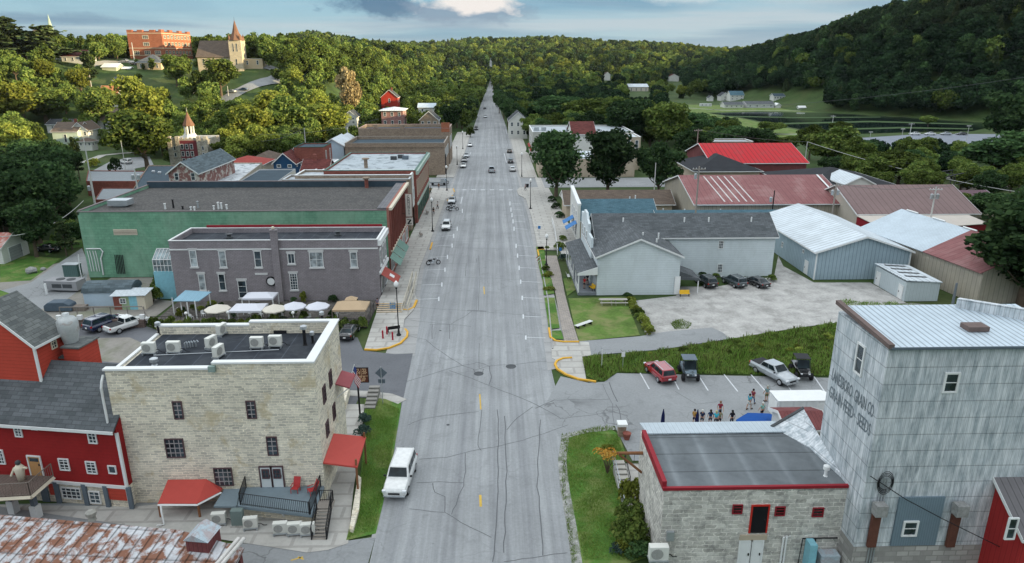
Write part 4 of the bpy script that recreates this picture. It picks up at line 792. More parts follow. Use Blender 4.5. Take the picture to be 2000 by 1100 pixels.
# ---------------- rusty shed at the bottom ----------------
sh=thing('rusty_shed','long tin shed with rust and white streaked roof at the bottom edge','shed',(-18,36,0),BR)
zr=4.0
pr=[G(-40,998,zr),G(350,1035,zr),G(482,1063,zr-.2)]
R0=mi=ROOTS[sh.name].inverted(); l1=mi@Vector(pr[1].tolist()); l2=mi@Vector(pr[2].tolist())
xr_=l2.x; yb=l1.y
MB(True).slab([(-24,yb,zr),(l1.x,yb,zr),(xr_,yb-.9,zr-.25),(xr_+.3,yb-7,zr-1.6),(-24,yb-7,zr-1.3)],.06).build('roof',RUST,sh)
MB(True).prism([(-24,yb-.15),(l1.x,yb-.15),(xr_-.1,yb-1.0),(xr_,yb-6.8),(-24,yb-6.8)],0,zr-1.7).build('wall',mk('dark_red_tin',(.18,.06,.06),.8,.3,pat='vrib',p=.3),sh)
MB(True).prism([(-24,yb-.1),(l1.x,yb-.1),(xr_-.15,yb-1.0),(xr_-.15,yb-1.3),(-24,yb-1.3)],zr-1.7,zr-.35).build('rear_wall',mk('dark_red_tin',(1,1,1)),sh)
q=mi@Vector(G(400,1052,zr).tolist()); 
MB(True).box(q.x-.75,q.x+.75,q.y-.9,q.y+.6,zr-.6,zr+.55).build('roof_box',mk('dark_red_tin',(1,1,1)),sh)
MB(True).profile([(q.x-.85,zr+.5),(q.x-.2,zr+1.0),(q.x+.85,zr+.5)],'y',q.y-1.0,q.y+.7).build('roof_box_cap',mk('pale_blue_tin',(.42,.5,.55),.5,.25,1.5,stain=(.3,.14,.1),stain_amt=.5,stain_sc=1.5),sh)
mb=MB(); 
for k in(0,.35): a=G(466+k*30,1052,zr+.3); b=G(395+k*30,1135,zr+.3); mb.tube([tuple(a),tuple(b)],.13,8)
mb.build('roof_pipe',mk('rust_flecked_white_pipe',(.55,.53,.5),.7,.3),sh)
p=G(180,1014,3.98); pb=thing('roof_finial','small weathered vent cap on the far edge of the rusty shed roof','vent',(p[0],p[1],3.9)); MB().lathe(p[0],p[1],[(.28,3.9),(.22,4.2),(.33,4.3),(.36,4.55),(.15,4.7)],8).build('cap',mk('weathered_zinc',(.32,.31,.28),.7,.3),pb)

# ---------------- grey brick building ----------------
gx0,gx1,gy0,gy1=-46.3,-16.7,98,105.9
gb=flatb('grey_brick_building','two storey grey painted brick building with white trimmed windows and a side chimney','building',gx0,gx1,gy0,gy1,9.1,GRYB,MEMB,par=.7,cap=WHITE,capw=.2)
mb=MB(); mb.box(gx0,gx1,gy0-.09,gy0,7.75,7.93); mb.build('string_course',WHITE,gb); mb=MB(); mb.box(-43.9,gx1-.5,gy1-.05,gy1+.15,8.95,9.55); mb.build('rear_red_flashing',REDT,gb)
WG=mk('grey_trim',(.55,.55,.54),.7,.08)
for px,py,w,h,nx,ny,gm in((378,505,14,32,1,2,GLASSL),(435,506,14,32,1,2,GLASSL),(504,506,14,32,1,2,GLASS),(569,505,14,20,2,1,GLASS),(618,507,27,30,2,2,GLASSL),(691,507,14,30,1,2,GLASSL),(395,551,13,32,1,2,GLASSL),(434,551,13,32,1,2,GLASS),(474,565,17,34,1,3,GLASS),(574,550,15,32,3,6,GLASS)):
    pwin(gb,'S',gy0,px,py,w,h,nx=nx,ny=ny,gm=gm,sill=.22,lintel=.3,tm=WG)
q=GY(511,540,gy0); MB().box(q[0]-.9,q[0]+.9,gy0-.08,gy0,GY(511,537,gy0)[2],GY(511,533,gy0)[2]).build('blind_lintel',WG,gb)
a=GY(532,500,gy0-.4); b=GY(543,500,gy0-.4); mb=MB(); mb.box(a[0],a[0]+.95,gy0-.55,gy0-.005,0,10.6).box(a[0]-.08,a[0]+1.03,gy0-.62,gy0+.06,10.6,10.75); mb.build('chimney',GRYB,gb); MB().ball((a[0]+.45,gy0-.3,11.0),.25).build('chimney_cap',CREAM,gb)
q=GY(530,549,gy0); MB().add([(q[0]+math.cos(t)*r,gy0-d,q[2]+math.sin(t)*r) for d,r in((.12,.75),(.25,.7),(.25,.55)) for t in np.linspace(0,2*math.pi,17)[:-1]],[(i,(i+1)%16,(i+1)%16+16,i+16) for i in range(16)]+[(16+i,16+(i+1)%16,32+(i+1)%16,32+i) for i in range(16)]).build('round_sign_rim',DARK,gb)
MB().add([(q[0]+math.cos(t)*.58,gy0-.2,q[2]+math.sin(t)*.58) for t in np.linspace(0,2*math.pi,17)[:-1]],[tuple(range(16))[::-1]]).build('round_sign_face',WHITE,gb)
# street front (east side): shop window, awning, cornice
for y in(99.6,102,104.2): win(gb,'E',gx1,y-.55,y+.55,4.9,7.2,nx=1,ny=2,sill=.2,lintel=.25,tm=WHITE)
mb=MB(); mb.box(gx1,gx1+.45,gy0,gy1,8.2,9.0).box(gx1,gx1+.25,gy0,gy1,3.9,4.3); mb.build('cornice',WHITE,gb); win(gb,'E',gx1,99,101.4,.8,3.2,ny=1); win(gb,'E',gx1,102.6,105,.8,3.2,ny=1)
for a_,col,l,y0_,y1_,z1_ in(('awning',mk('brick_red_canvas',(.33,.075,.06),.8,.1),'brick red sloping shop awning with a white patch on the grey building',98.0,102.0,4.1),):
    MB().slab([(gx1+.03,y0_,z1_),(gx1+2.5,y0_,z1_-1.7),(gx1+2.5,y1_,z1_-1.7),(gx1+.03,y1_,z1_)],.06).build('awning',col,gb,label='brick red awning'); MB().slab([(gx1+1.2,99.4,z1_-.76),(gx1+1.85,99.4,z1_-1.2),(gx1+1.85,100.5,z1_-1.2),(gx1+1.2,100.5,z1_-.76)],.02).build('awning_panel',WHITE,gb)
for px,py in((448,465),(660,460)): g=G(px,py,8.45); MB().lathe(g[0],g[1],[(.5,8.42),(.5,8.6),(.3,8.7),(.3,8.95),(.55,9.1)],10).build('roof_ventilator',DKC,gb)
# greenhouse annex left
ax0=GY(308,545,99.2)[0]; an=thing('greenhouse_annex','small pale blue annex with arched glass greenhouse top between the grey and green buildings','annex',(-47.8,100.5,0))
MB().box(-49.7,gx0-.01,99.2,103,0,4.2).build('wall',CYAN,an); mb=MB()
for k in range(7):
    x=-49.6+k*.53; mb.tube([(x,99.25,4.2),(x,99.25,6.0),(x,101.1,7.2),(x,102.9,6.0)],.05,4)
for p_ in((99.25,6.0),(101.1,7.2),(99.25,5.1)): mb.tube([(-49.6,p_[0],p_[1]),(gx0-.05,p_[0],p_[1])],.05,4)
mb.build('glazing_bars',WHITE,an); MB().slab([(-49.6,99.3,6.0),(gx0-.1,99.3,6.0),(gx0-.1,101.1,7.15),(-49.6,101.1,7.15)],.03).box(-49.6,gx0-.1,99.3,99.34,4.3,6.0).build('pane',glassm('greenhouse_glass',(.12,.16,.17)),an)
# ---------------- green building ----------------
hx0,hx1,hy0,hy1=-65.6,-16.7,110.3,134.3
gr=thing('green_brick_building','long green painted brick building with gravel roof and red brick street front','building',((hx0+hx1)/2,(hy0+hy1)/2,0))
MB().box(hx0,hx1-.4,hy0,hy1,0,10.3).build('wall',GRN,gr); MB().box(hx0+.25,hx1-.9,hy0+.2,hy1-.4,10.3,10.4).build('roof',RGRAV,gr)
mb=MB(); mb.box(hx0,hx0+.25,hy0,hy1,10.3,10.9).box(hx0,hx1-.4,hy0,hy0+.2,10.3,10.75); mb.build('parapet',GRN,gr)
mb=MB(); mb.box(hx0,hx1,hy1-.4,hy1,10.3,11.5).box(hx1-.9,hx1-.4,hy0+.2,hy1-.4,10.3,11.0); mb.build('rear_parapet',SHN,gr)
mb=MB(); mb.box(hx0-.06,hx1-.4,hy0-.08,hy0+.22,10.75,10.88).box(hx0-.06,hx0+.3,hy0+.22,hy1,10.9,11.02).box(hx0,hx1,hy1-.42,hy1+.04,11.5,11.62); mb.build('coping',mk('dull_coping',(.2,.17,.17),.7,.1),gr)
mb=MB(); mb.box(hx1-1.9,hx1-.4,hy0+.2,hy1-.4,11.0,11.15); mb.build('front_parapet_cap',mk('slate_cap',(.17,.17,.18),.8,.3,1,pat='vrib',p=.5),gr)
MB().box(hx1-.4,hx1,hy0,hy1,0,11.2).build('street_front',BRKSAL,gr)
mb=MB()
for y in np.arange(hy0+.3,hy1,1.9): mb.box(hx1,hx1+.28,y-.2,y+.2,4.2,10.9)
mb.build('pilaster',mk('dark_brick',(.2,.07,.055),.9,.2),gr)
for y in np.arange(hy0+1.25,hy1-.5,1.9): win(gr,'E',hx1,y-.5,y+.5,5.4,8.6,ny=2,nx=1,fm=mk('dark_sash',(.08,.06,.05)))
mb=MB(); mb.box(hx1,hx1+.5,hy0,hy1,10.8,11.2).box(hx1,hx1+.3,hy0,hy1,3.9,4.2); mb.build('cornice',CREAM,gr)
AWG=mk('green_canvas',(.16,.26,.22),.85,.12)
for i,(ya,yb_) in enumerate(((106.6,110),(110.4,114.2),(114.6,118.6))):
    mb=MB(); mb.slab([(hx1+.32,ya,4.0),(hx1+1.9,ya,2.7),(hx1+1.9,yb_,2.7),(hx1+.32,yb_,4.0)],.06); mb.build('awning',AWG,gr)
for y in(111.5,116,121,126,131): win(gr,'E',hx1,y-1.6,y+1.6,.7,3.0,nx=2,ny=1)
q0=GY(221,448,hy0); q1=GY(269,459,hy0); mb=MB(); mb.box(q0[0],q1[0],hy0-.06,hy0,q1[2],q0[2]); pn=mb.build('louvre_panel',CREAM,gr)
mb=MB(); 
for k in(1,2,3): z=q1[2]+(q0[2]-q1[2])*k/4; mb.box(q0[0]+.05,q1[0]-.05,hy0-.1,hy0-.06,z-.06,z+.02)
mb.build('louvre_slat',mk('louvre_brown',(.25,.2,.17)),pn)  # slats in a darker brown than the cream panel
mb=MB(); mb.tube([GY(x,y,hy0-.12) for x,y in((153,497),(155,520),(160,545))],.07).tube([GY(x,y,hy0-.12) for x,y in((168,486),(196,486),(201,492),(197,505),(202,537))],.1)
for k in(0,5,11,16): mb.tube([GY(x,y,hy0-.12) for x,y in((170+k,490),(174+k,505),(179+k,530))],.06)
mb.build('conduit',WHITE,gr)
mb=MB()
for k in range(6): mb.tube([GY(224+k*3,498,hy0-.3),GY(229+k*3,535,hy0-.3)],.06)
mb.build('fire_ladder',DARK,gr); g=G(237,402,10.45); MB().cbox((g[0],g[1],11.1),(3.2,2.4,.9)).build('rooftop_hood',STEEL,gr); MB().cbox((g[0],g[1],10.6),(2,1.6,.5)).build('rooftop_curb',STEEL,gr)
for i,(px,py,h_,m_) in enumerate(((339,406,1.3,DARK),(323,408,.8,WHITE),(357,408,.4,DARK),(372,408,.35,DARK),(387,406,1.0,STEEL),(418,409,.5,WHITE),(427,408,1.0,WHITE),(433,408,.9,WHITE),(443,408,.6,WHITE),(373,410,.4,WHITE),(380,410,.4,WHITE))):
    g=G(px,py,10.45); MB().lathe(g[0],g[1],[(.16,10.4),(.13,10.4+h_),(.2,10.45+h_),(.2,10.55+h_)],8).build('roof_stack',m_,gr)
# vertical blade sign
vs=thing('vertical_blade_sign','tall white blade sign reading COMMUNITY down the brick shop front','sign',(hx1+1.2,121,4.5))
t0=G(797,378,10.7); b0=GY(797,424,t0[1]); sx0=GY(791,400,t0[1])[0]; sx1=GY(803,400,t0[1])[0]; sy=t0[1]
sx0=max(sx0,hx1+.3); sx1=sx0+1.35; z1=t0[2]; z0=b0[2]
MB().box(sx0,sx1,sy-.12,sy+.12,z0,z1).build('board',mk('sign_brown_edge',(.2,.11,.09)),vs); MB().box(sx0+.12,sx1-.12,sy-.14,sy-.12,z0+.12,z1-.12).build('face',mk('sign_face',(.66,.62,.56),.7,.05),vs)
for i,ch in enumerate('COMMUNITY'): text(ch,.62,((sx0+sx1)/2,sy-.15,z1-.5-(z1-z0-.8)*i/8.6),SROT,mk('sign_black',(.03,.03,.03)),vs)
MB().box(sx0+.05,sx1-.05,sy-.1,sy+.1,z0-1.5,z0-.15).build('logo_panel',mk('sign_face',(1,1,1)),vs); mb=MB(); mb.slab([(sx0+.3,sy-.12,z0-1.2),(sx0+.55,sy-.12,z0-1.3),(sx1-.3,sy-.12,z0-.5),(sx1-.55,sy-.12,z0-.4)],.03).box(sx0+.25,sx0+.7,sy-.13,sy-.1,z0-.5,z0-.38).box(sx1-.7,sx1-.25,sy-.13,sy-.1,z0-1.3,z0-1.18); mb.build('logo',mk('sign_black',(1,1,1)),vs)
MB().tube([(hx1,sy,z1-1),(sx0,sy,z1-1)],.05).tube([(hx1,sy,z0+.6),(sx0,sy,z0+.6)],.05).build('bracket',DARK,vs)
# ---------------- row beyond ----------------
def row(name,label,pxs,h,depth,wm,rm,east=None,par=.5,cap=None,cat='building',wins=0,**k):
    a=G(*pxs[0],h); b=G(*pxs[1],h); x0,x1=a[0],(east if east is not None else b[0]); y0=(a[1]+b[1])/2
    return flatb(name,label,cat,x0,x1,y0,y0+depth,h,wm,rm,par,cap,**k),x0,x1,y0
r1,*_q=row('low_roofed_shop','single low shop with two white coated roof strips behind the green building',((552,351),(805,351)),10.6,6.0,BRKT,SILV,east=-16.9,par=.3,cap=mk('pale_coping',(.5,.52,.53)),z0=0)
r2,x0_,x1_,y_=row('white_front_shop','shop with long white roof and a white upper street front',((574,344),(812,341)),11.0,7.4,BRKT,SILV,east=-16.9,par=.45)
mb=MB(); mb.box(x1_,x1_+.12,y_+.2,y_+7,4.2,10.9); mb.build('white_facade',WSID,r2)
for k in range(3): win(r2,'E',x1_+.12,y_+1+k*2.1,y_+2+k*2.1,5.5,8,ny=2)
for q,rr,zq in(((716,351),r2,0),): g=G(716,362,10.9); flue('chimney_stack','short brick chimney standing on the low white shop roof',(g[0],g[1],10.3),1.8,.35,BRK,BRKT)
r3,x0_,x1_,y_=row('silver_roofed_brick_block','brick corner block with patched silver roof and arched upper windows',((630,335),(822,332)),11.4,29.5,BRK,mk('patched_silver_roof',(.42,.47,.5),.8,.2,.3,pat='hline',p=2,dark=.8,stain=(.10,.12,.13),stain_amt=.6,stain_sc=.5,lo=.52,hi=.6),east=-16.3,par=.35,cap=mk('green_coping',(.12,.2,.17)))
for k in range(12): win(r3,'E',x1_,y_+1+k*2.35,y_+1.9+k*2.3,5.6,9.2,ny=2,fm=CREAM)
mb=MB(); mb.box(x1_,x1_+.5,y_,y_+29.4,10.5,11.35).box(x1_,x1_+.3,y_,y_+29.4,4,4.4); mb.build('cornice',mk('pale_green_trim',(.35,.44,.38)),r3)
for k in range(6): win(r3,'E',x1_,y_+1.2+k*4.6,y_+4.6+k*4.6,.6,3.4,nx=3,ny=1,fm=mk('shopfront_green',(.03,.12,.08)))
for px,py in((769,312),(783,309),(792,311)): g=G(px,py,11.1); MB().box(g[0]-.7,g[0]+.7,g[1]-.5,g[1]+.5,11.05,11.9).build('rooftop_unit',DKC if px!=792 else GREYP,r3)
g=G(715,328,11.1); flue('chimney_stack','grey brick chimney at the left edge of the patched silver roof',(g[0],g[1],11.0),1.9,.4,BRKT,BRKT)
r3b,*_=row('long_white_roof_shed','long low shed with broad white metal roof stepping down behind the shops',((622,337),(700,337)),8.6,22,SIDT,METW,east=-42,par=.1)
r4,x0_,x1_,y_=row('buff_brick_hall','broad buff brick hall with dentil cornice and dark flat roof','x' and ((672,281),(862,279)),9.6,19,BRKT,SHN,east=-14.6,par=.9,cap=mk('stone_cap',(.34,.30,.26)))
mb=MB(); 
for k in range(46): xx=x0_+.4+k*(x1_-x0_-.8)/45; mb.box(xx-.14,xx+.14,y_-.16,y_,8.0,8.4)
mb.box(x0_,x1_,y_-.2,y_,8.45,8.75); mb.build('dentil_band',BRKT,r4)
for k in range(6): win(r4,'E',x1_,y_+1.5+k*3,y_+3+k*3,4.6,7.6,ny=3,nx=2)
mb=MB(); mb.box(x1_,x1_+.2,y_+1,y_+4,0,6); mb.build('arched_entry',DARK,r4)
for q in(700,725,745): a=GY(q,294,y_); win(r4,'S',y_,a[0]-.6,a[0]+.6,5.6,6.4,ny=1)
r5,x0_,x1_,y_=row('brick_theatre_block','red brick block with stepped orange parapet and flat dark roof',((698,252),(868,250)),11.8,15,BRKT,SHN,east=-14.4,par=1.0,cap=mk('pink_cap',(.42,.3,.27)))
mb=MB(); mb.box(-17,-14.3,y_-.02,y_+.5,10.6,13.6); mb.build('front_wing_wall',BRKS,r5)
for k in range(4): win(r5,'E',x1_,y_+1.2+k*3.2,y_+2.6+k*3.2,5,9,ny=2,nx=2)
for px in(734,786): a=GY(px,250,y_+.3); MB().box(a[0]-.7,a[0]+.7,y_,y_+.8,11.7,13.0).build('chimney',BRKT,r5)
# small street pieces left
def PH(name,label,px0,px1,pb,pe,pr,depth,ridge,wm,rm,Y=None,kind='gable',cols=2,rows=1,over=.4,group=None,trim=None,wfm=None,cat='house',chim=None):
    if Y is None: Y=float(GT((px0+px1)/2,pb)[1])
    a=GY(px0,pb,Y); b=GY(px1,pb,Y); ze=GY(px0,pe,Y)[2]; zr=GY(px0,pr,Y+(depth/2 if (ridge=='x' or kind=='hip') else 0))[2]; zb=a[2]
    zg=min(Z(a[0],Y),Z(b[0],Y),Z(a[0],Y+depth),Z(b[0],Y+depth),zb)-.2
    if kind=='flat': r=flatb(name,label,cat,a[0],b[0],Y,Y+depth,ze-zg,wm,rm,.3,trim,z0=zg,group=group)
    elif kind=='hip': r=hip(name,label,cat,a[0],b[0],Y,Y+depth,ze-zg,zr-zg,wm,rm,over,z0=zg,group=group,trim=trim)
    else: r=gable(name,label,cat,a[0],b[0],Y,Y+depth,ze-zg,zr-zg,ridge,wm,rm,over,z0=zg,group=group,trim=trim)
    fh=(ze-zb)/max(rows,1)
    for j in range(rows):
        for i in range(cols):
            u=a[0]+(b[0]-a[0])*(i+.5)/cols; w=min(.55,(b[0]-a[0])/cols*.3); win(r,'S',Y,u-w,u+w,zb+fh*j+fh*.32,zb+fh*j+fh*.82,ny=2,fm=wfm or WHITE,fw=.12)
    for k in range(2):
        yy=Y+depth*(k+.5)/2
        for j in range(rows): win(r,'E',b[0],yy-.5,yy+.5,zb+fh*j+fh*.32,zb+fh*j+fh*.82,ny=2,fm=wfm or WHITE,fw=.12)
    if chim: MB().box(a[0]+chim*(b[0]-a[0])-.4,a[0]+chim*(b[0]-a[0])+.4,Y+depth/2-.4,Y+depth/2+.4,zr-1,zr+1.3).build('chimney',BRK,r)
    return r
# ---------------- fire hall ----------------
Yf=228.; fa=GY(337,330,Yf)[0]; fb=GY(409,330,Yf)[0]; zt=GY(372,272,Yf)[2]; fh=thing('fire_hall','castellated pale stone hall with maroon centre bay and pointed wooden cupola','hall',((fa+fb)/2,Yf+5,0))
MB().box(fa,fb,Yf,Yf+12,0,zt).build('wall',STONEF,fh)
w=(fb-fa); mb=MB()
for x in(fa-.3,fa+w*.19,fb-w*.24,fb-w*.06): mb.box(x,x+w*.1,Yf-.35,Yf+.6,0,zt+.9)
for k in range(9): mb.box(fa+k*w/9,fa+(k+.5)*w/9,Yf-.06,Yf+.4,zt,zt+.5)
mb.build('turret',STONEF,fh)
MAR=mk('maroon_boarding',(.20,.05,.06),.8,.15); mb=MB(); mb.box(fa+w*.29,fb-w*.24,Yf-.12,Yf-.002,0,zt-.4); mb.build('centre_bay',MAR,fh)
for j in range(3):
    for i in range(3): u=fa+w*(.35+.125*i); zz_=zt*(.18+.24*j); win(fh,'S',Yf-.12,u-.5,u+.5,zz_,zz_+zt*.18,ny=2,fw=.14)
for j in range(2):
    for u in(fa+w*.14,fb-w*.1): win(fh,'S',Yf,u-.4,u+.4,zt*(.4+.22*j),zt*(.55+.22*j),ny=1,fw=.14)
q=GY(369,250,Yf+5); cxf=q[0]; z2=GY(369,262,Yf+5)[2]; z3=GY(369,245,Yf+5)[2]; z4=GY(369,218,Yf+5)[2]
MB().lathe(cxf,Yf+5,[(2.6,zt),(1.9,z2),(1.9,z2+.15)],8).build('cupola_base',WSID,fh); MB().lathe(cxf,Yf+5,[(.9,z2),(.9,z3)],8).build('cupola_core',DARK,fh)
mb=MB(); 
for k in range(8): t=k*math.pi/4; mb.box(cxf+1.35*math.cos(t)-.2,cxf+1.35*math.cos(t)+.2,Yf+5+1.35*math.sin(t)-.2,Yf+5+1.35*math.sin(t)+.2,z2,z3)
mb.build('cupola_post',WHITE,fh); MB().lathe(cxf,Yf+5,[(1.95,z3-.1),(1.9,z3+.2),(1.0,z3+(z4-z3)*.45),(.06,z4)],8).build('spire',mk('spire_shingle',(.19,.105,.07),.9,.2),fh); MB().lathe(cxf,Yf+5,[(.05,z4-.2),(.03,z4+1.2)],5).build('finial',WHITE,fh)
# ---------------- blocks between the green building and the hall ----------------
b1=gable('mural_gable_building','blue-grey roofed gable building with patchwork maroon and cream end wall','building',GY(332,362,150)[0],GY(388,362,150)[0],150,172,GY(332,338,150)[2],GY(361,317,150)[2],'y',MUR,mk('slate_blue_roof',(.13,.17,.19),.85,.15,.4,pat='shingle',p=1,p2=.4),.4)
for px in(345,377): q=GY(px,345,150); win(b1,'S',150,q[0]-.45,q[0]+.45,q[2]-.8,q[2]+.8,ny=2)
def flatp(name,label,px4,z,wm,rm,cap=None,par=.25,cat='building',zo=0):
    """flat-topped block whose roof outline is given by four surveyed corners"""
    P=[G(a,b,z) for a,b in px4]; c=sum(P)/len(P); r=thing(name,label,cat,(c[0],c[1],0)); po=[tuple(p[:2]) for p in P]
    MB().prism(po,zo,z-par).build('wall',wm,r); MB().prism([tuple(c[:2]+(np.array(p)-c[:2])*.985) for p in po],z-par,z-par+.05).build('roof',rm,r)
    mb=MB(); n=len(po)
    for i in range(n):
        a=np.array(po[i]); b=np.array(po[(i+1)%n]); ai=c[:2]+(a-c[:2])*.975; bi=c[:2]+(b-c[:2])*.975
        mb.prism([tuple(a),tuple(b),tuple(bi),tuple(ai)],z-par,z+.02)
    mb.build('coping',cap or wm,r); return r
flatp('patched_roof_shop','low shop with white patched tar roof beside the mural gable',[(395,362),(455,362),(512,318),(440,318)],7.5,SIDT,WPATCH)
flatp('slate_roof_shop','low shop with smooth dark slate roof next to the patched roof shop',[(452,363),(530,363),(577,330),(507,331)],7.3,WSID,SHN,cap=mk('pale_coping',(1,1,1)))
flatp('navy_roof_building','wide low building with navy flat roof and small vents in front of the stone hall',[(258,372),(333,372),(345,323),(290,323)],5.2,BRKT,SHN)
nb=flatp('grey_roof_annex','low brick building with long pale grey flat roof by the car park',[(168,354),(268,354),(284,334),(172,333)],3.8,BRK,mk('pale_grey_roof',(.22,.245,.26),.85,.12))
flatp('lower_grey_roof_shed','low shed with pale blue-grey roof just left of the gravel roof',[(185,390),(262,390),(268,367),(200,367)],3.4,BRK,mk('pale_grey_roof',(1,1,1)))
for px,py in((300,338),(312,340)): g=G(px,py,5.0); MB().lathe(g[0],g[1],[(.35,4.95),(.35,5.4),(.5,5.45),(.3,5.7)],8).build('turbine_vent',STEEL,label='pale %s vent on the navy flat roof'%('left' if px==300 else 'right'),cat='roof vent')
PH('blue_gable_house','small navy gabled house with white porch posts',535,577,332,319,300,8,'y',mk('navy_clapboard',(.02,.07,.15),.7,.1),SHR,cols=2,Y=190)
PH('brick_shop','brick house with dark green cornice beside the navy gable',578,635,332,288,287,10,'x',BRK,SHN,kind='flat',cols=0,trim=mk('dark_green_cornice',(.02,.08,.06)),Y=196)
PH('pale_gable_house','pale blue gabled house behind the brick shop',628,672,300,285,272,14,'y',mk('pale_blue_siding',(.42,.52,.60),.7,.08),METW,cols=0,Y=215)
PH('pale_gable_house','small cream gable peeping over the pale blue house',660,682,290,272,265,8,'y',WSID,METW,cols=0,Y=232)
PH('maroon_gable_house','maroon roofed little house in front of the brick shop',590,640,345,334,312,8,'x',CREAM,SHR,cols=0,Y=168,chim=.4)
PH('brown_hip_house','low house with brown hip roof left of the navy gable house',478,536,330,318,296,14,'x',WSID,SHB,kind='hip',cols=0,Y=200)
PH('red_roof_house','low house with long red roof in front of the brown hip roof',436,512,332,322,304,10,'x',CREAM,mk('red_shingles',(.30,.06,.05),.9,.2),kind='hip',cols=0,Y=188,over=.6)
PH('rose_gable_house','rose shingled steep gable right of the navy gable house',562,592,316,308,289,9,'y',SHR,SHR,cols=0,Y=206)
# farther up the street on the left
PH('pink_house','two storey pink brick house with pale hip roof',746,788,249,216,209,12,'x',BRKP,METW,kind='hip',cols=3,rows=2,over=.8,Y=300)
PH('cream_gable_house','cream stucco house with dark gable roof and paired attic window',820,856,250,234,218,10,'y',BRKT,SHD,cols=3,rows=1,Y=292)
PH('blue_roofed_shop','white shop with pale blue metal roof up the street',817,850,222,210,202,10,'x',WSID,METR,cols=2,Y=385)
PH('red_gable_house','bright red gabled house among trees',745,777,206,190,176,10,'y',mk('tomato_boarding',(.42,.045,.03),.7,.12),SHD,cols=1,Y=430,chim=.6)
PH('white_street_house','white house hidden beside street trees',890,908,215,205,200,8,'x',WSID,METW,cols=1,Y=430)
# left hillside houses
PH('green_tinted_house','pale mint house with brown gable roof at the foot of the sunny slope',107,156,288,257,239,11,'x',mk('mint_clapboard',(.50,.60,.50),.8,.08),SHB,cols=1,rows=1,chim=.7)
PH('white_gable_house','white house whose tall gable faces the street beside the mint house',143,176,286,254,240,10,'y',WSID,SHB,cols=3,rows=2)
PH('white_porch','white porch with brown hip roof in front of the tall white gable',155,180,288,277,269,4,'x',WSID,SHB,kind='hip',cols=3,Y=275,cat='porch')
PH('dark_roof_house','white house with charcoal hip roof above the mint house',148,192,262,247,228,12,'x',WSID,SHD,kind='hip',cols=2,rows=1)
PH('white_twin_gable_house','white house with two small gables and long brown roof',166,232,262,236,220,12,'x',WSID,SHB,cols=4,rows=1,chim=.3)
PH('low_roof_house','long low house with dark brown roof behind the twin gable house',193,246,228,220,211,10,'x',WSID,SHB,cols=2)
PH('charcoal_roof_house','low white house with charcoal roof left of the brown roofed mint house',94,140,262,243,233,9,'x',WSID,SHD,cols=2)
PH('attic_window_house','grey blue gabled house with half round attic window behind the dark trees',12,52,272,256,240,10,'y',mk('faded_blue_siding',(.32,.38,.42),.8,.1),SHB,cols=0)
PH('orange_roof_house','small house with orange brown roof under the big oak',196,232,212,186,168,10,'x',WSID,mk('orange_shingles',(.42,.18,.08),.9,.2),cols=2,rows=1)
PH('white_hill_house','white gabled house high on the left between pines',122,165,124,110,98,12,'x',WSID,SHR,cols=3)
PH('garage','small pale green garage on the mown slope',200,228,140,131,124,8,'x',mk('pale_green_boards',(.5,.52,.36),.8,.1),WHITE,cols=0,cat='garage')
PH('shed','tiny white shed on the mown slope beside the garage',239,254,138,134,131,4,'x',WSID,WHITE,cols=1,cat='shed')
PH('buff_house','buff two storey house with grey hip roof below the school',269,316,138,122,106,12,'x',mk('buff_siding',(.52,.42,.28),.8,.1),SHG,kind='hip',cols=3,rows=1)
PH('grey_roof_cottage','grey roofed cottage half hidden by the big sunlit tree',220,248,166,160,151,9,'x',WSID,SHG,cols=1)
PH('white_motel','low white building with two dark windows among hillside trees',354,384,187,174,169,8,'x',WSID,SHB,kind='flat',cols=2,trim=BRK)
PH('hidden_house','white house front showing through hillside trees',672,697,243,228,217,9,'y',WSID,SHD,cols=2,rows=2,Y=318)
PH('tan_hill_house','tan wall house in trees above the town',657,676,182,174,170,8,'x',TANW,SHB,cols=0,Y=420)
# ---------------- brick school and church on the hill ----------------
Ys=428.; sa=GY(253,100,Ys)[0]; sb=GY(320,100,Ys)[0]; s2=sb; zs=Z(sa+10,Ys)-1; z1=GY(280,62,Ys)[2]; z0=GY(280,113,Ys)[2]
sc=thing('brick_school','large orange brick three storey school with stone bands on the hilltop','school',((sa+sb)/2,Ys+10,zs))
SB=mk('stone_band',(.62,.50,.36)); MB().box(sa,sb,Ys,Ys+40,zs,z1).build('wall',BRKS,sc); MB().box(sa+.5,s2-.5,Ys+3,Ys+38,z1,z1+.4).build('roof',SHD,sc)
mb=MB(); H3=(z1-z0)
for f in(.08,.36,.93): mb.box(sa-.1,sb+.1,Ys-.15,Ys-.002,z0+H3*f,z0+H3*f+.35)
for f in(.08,.36,.93): mb.box(s2,s2+.15,Ys,Ys+40,z0+H3*f,z0+H3*f+.35)
mb.build('stone_band',SB,sc); mb=MB()
for x in(sa,sa+(sb-sa)*.3,sa+(sb-sa)*.65): mb.box(x,x+3,Ys,Ys+2,z1,z1+1)
for y in(0,11,24,36): mb.box(sb-1.5,sb,Ys+y,Ys+y+4,z1,z1+1.2)
mb.build('parapet',BRKS,sc)
for f in(.12,.45,.72):
    for u in((.2,.52,.82) if f<.2 else (.52,)):
        xx=sa+(sb-sa)*u; win(sc,'S',Ys,xx-1.7,xx+1.7,z0+H3*f,z0+H3*(f+.15),nx=3,ny=2,fm=CREAM,fw=.25,mt=.15)
    for k in range(8): win(sc,'E',s2,Ys+2+k*4.7,Ys+5+k*4.7,z0+H3*(f+.02),z0+H3*(f+.16),nx=2,ny=2,fm=CREAM,fw=.2,mt=.15)
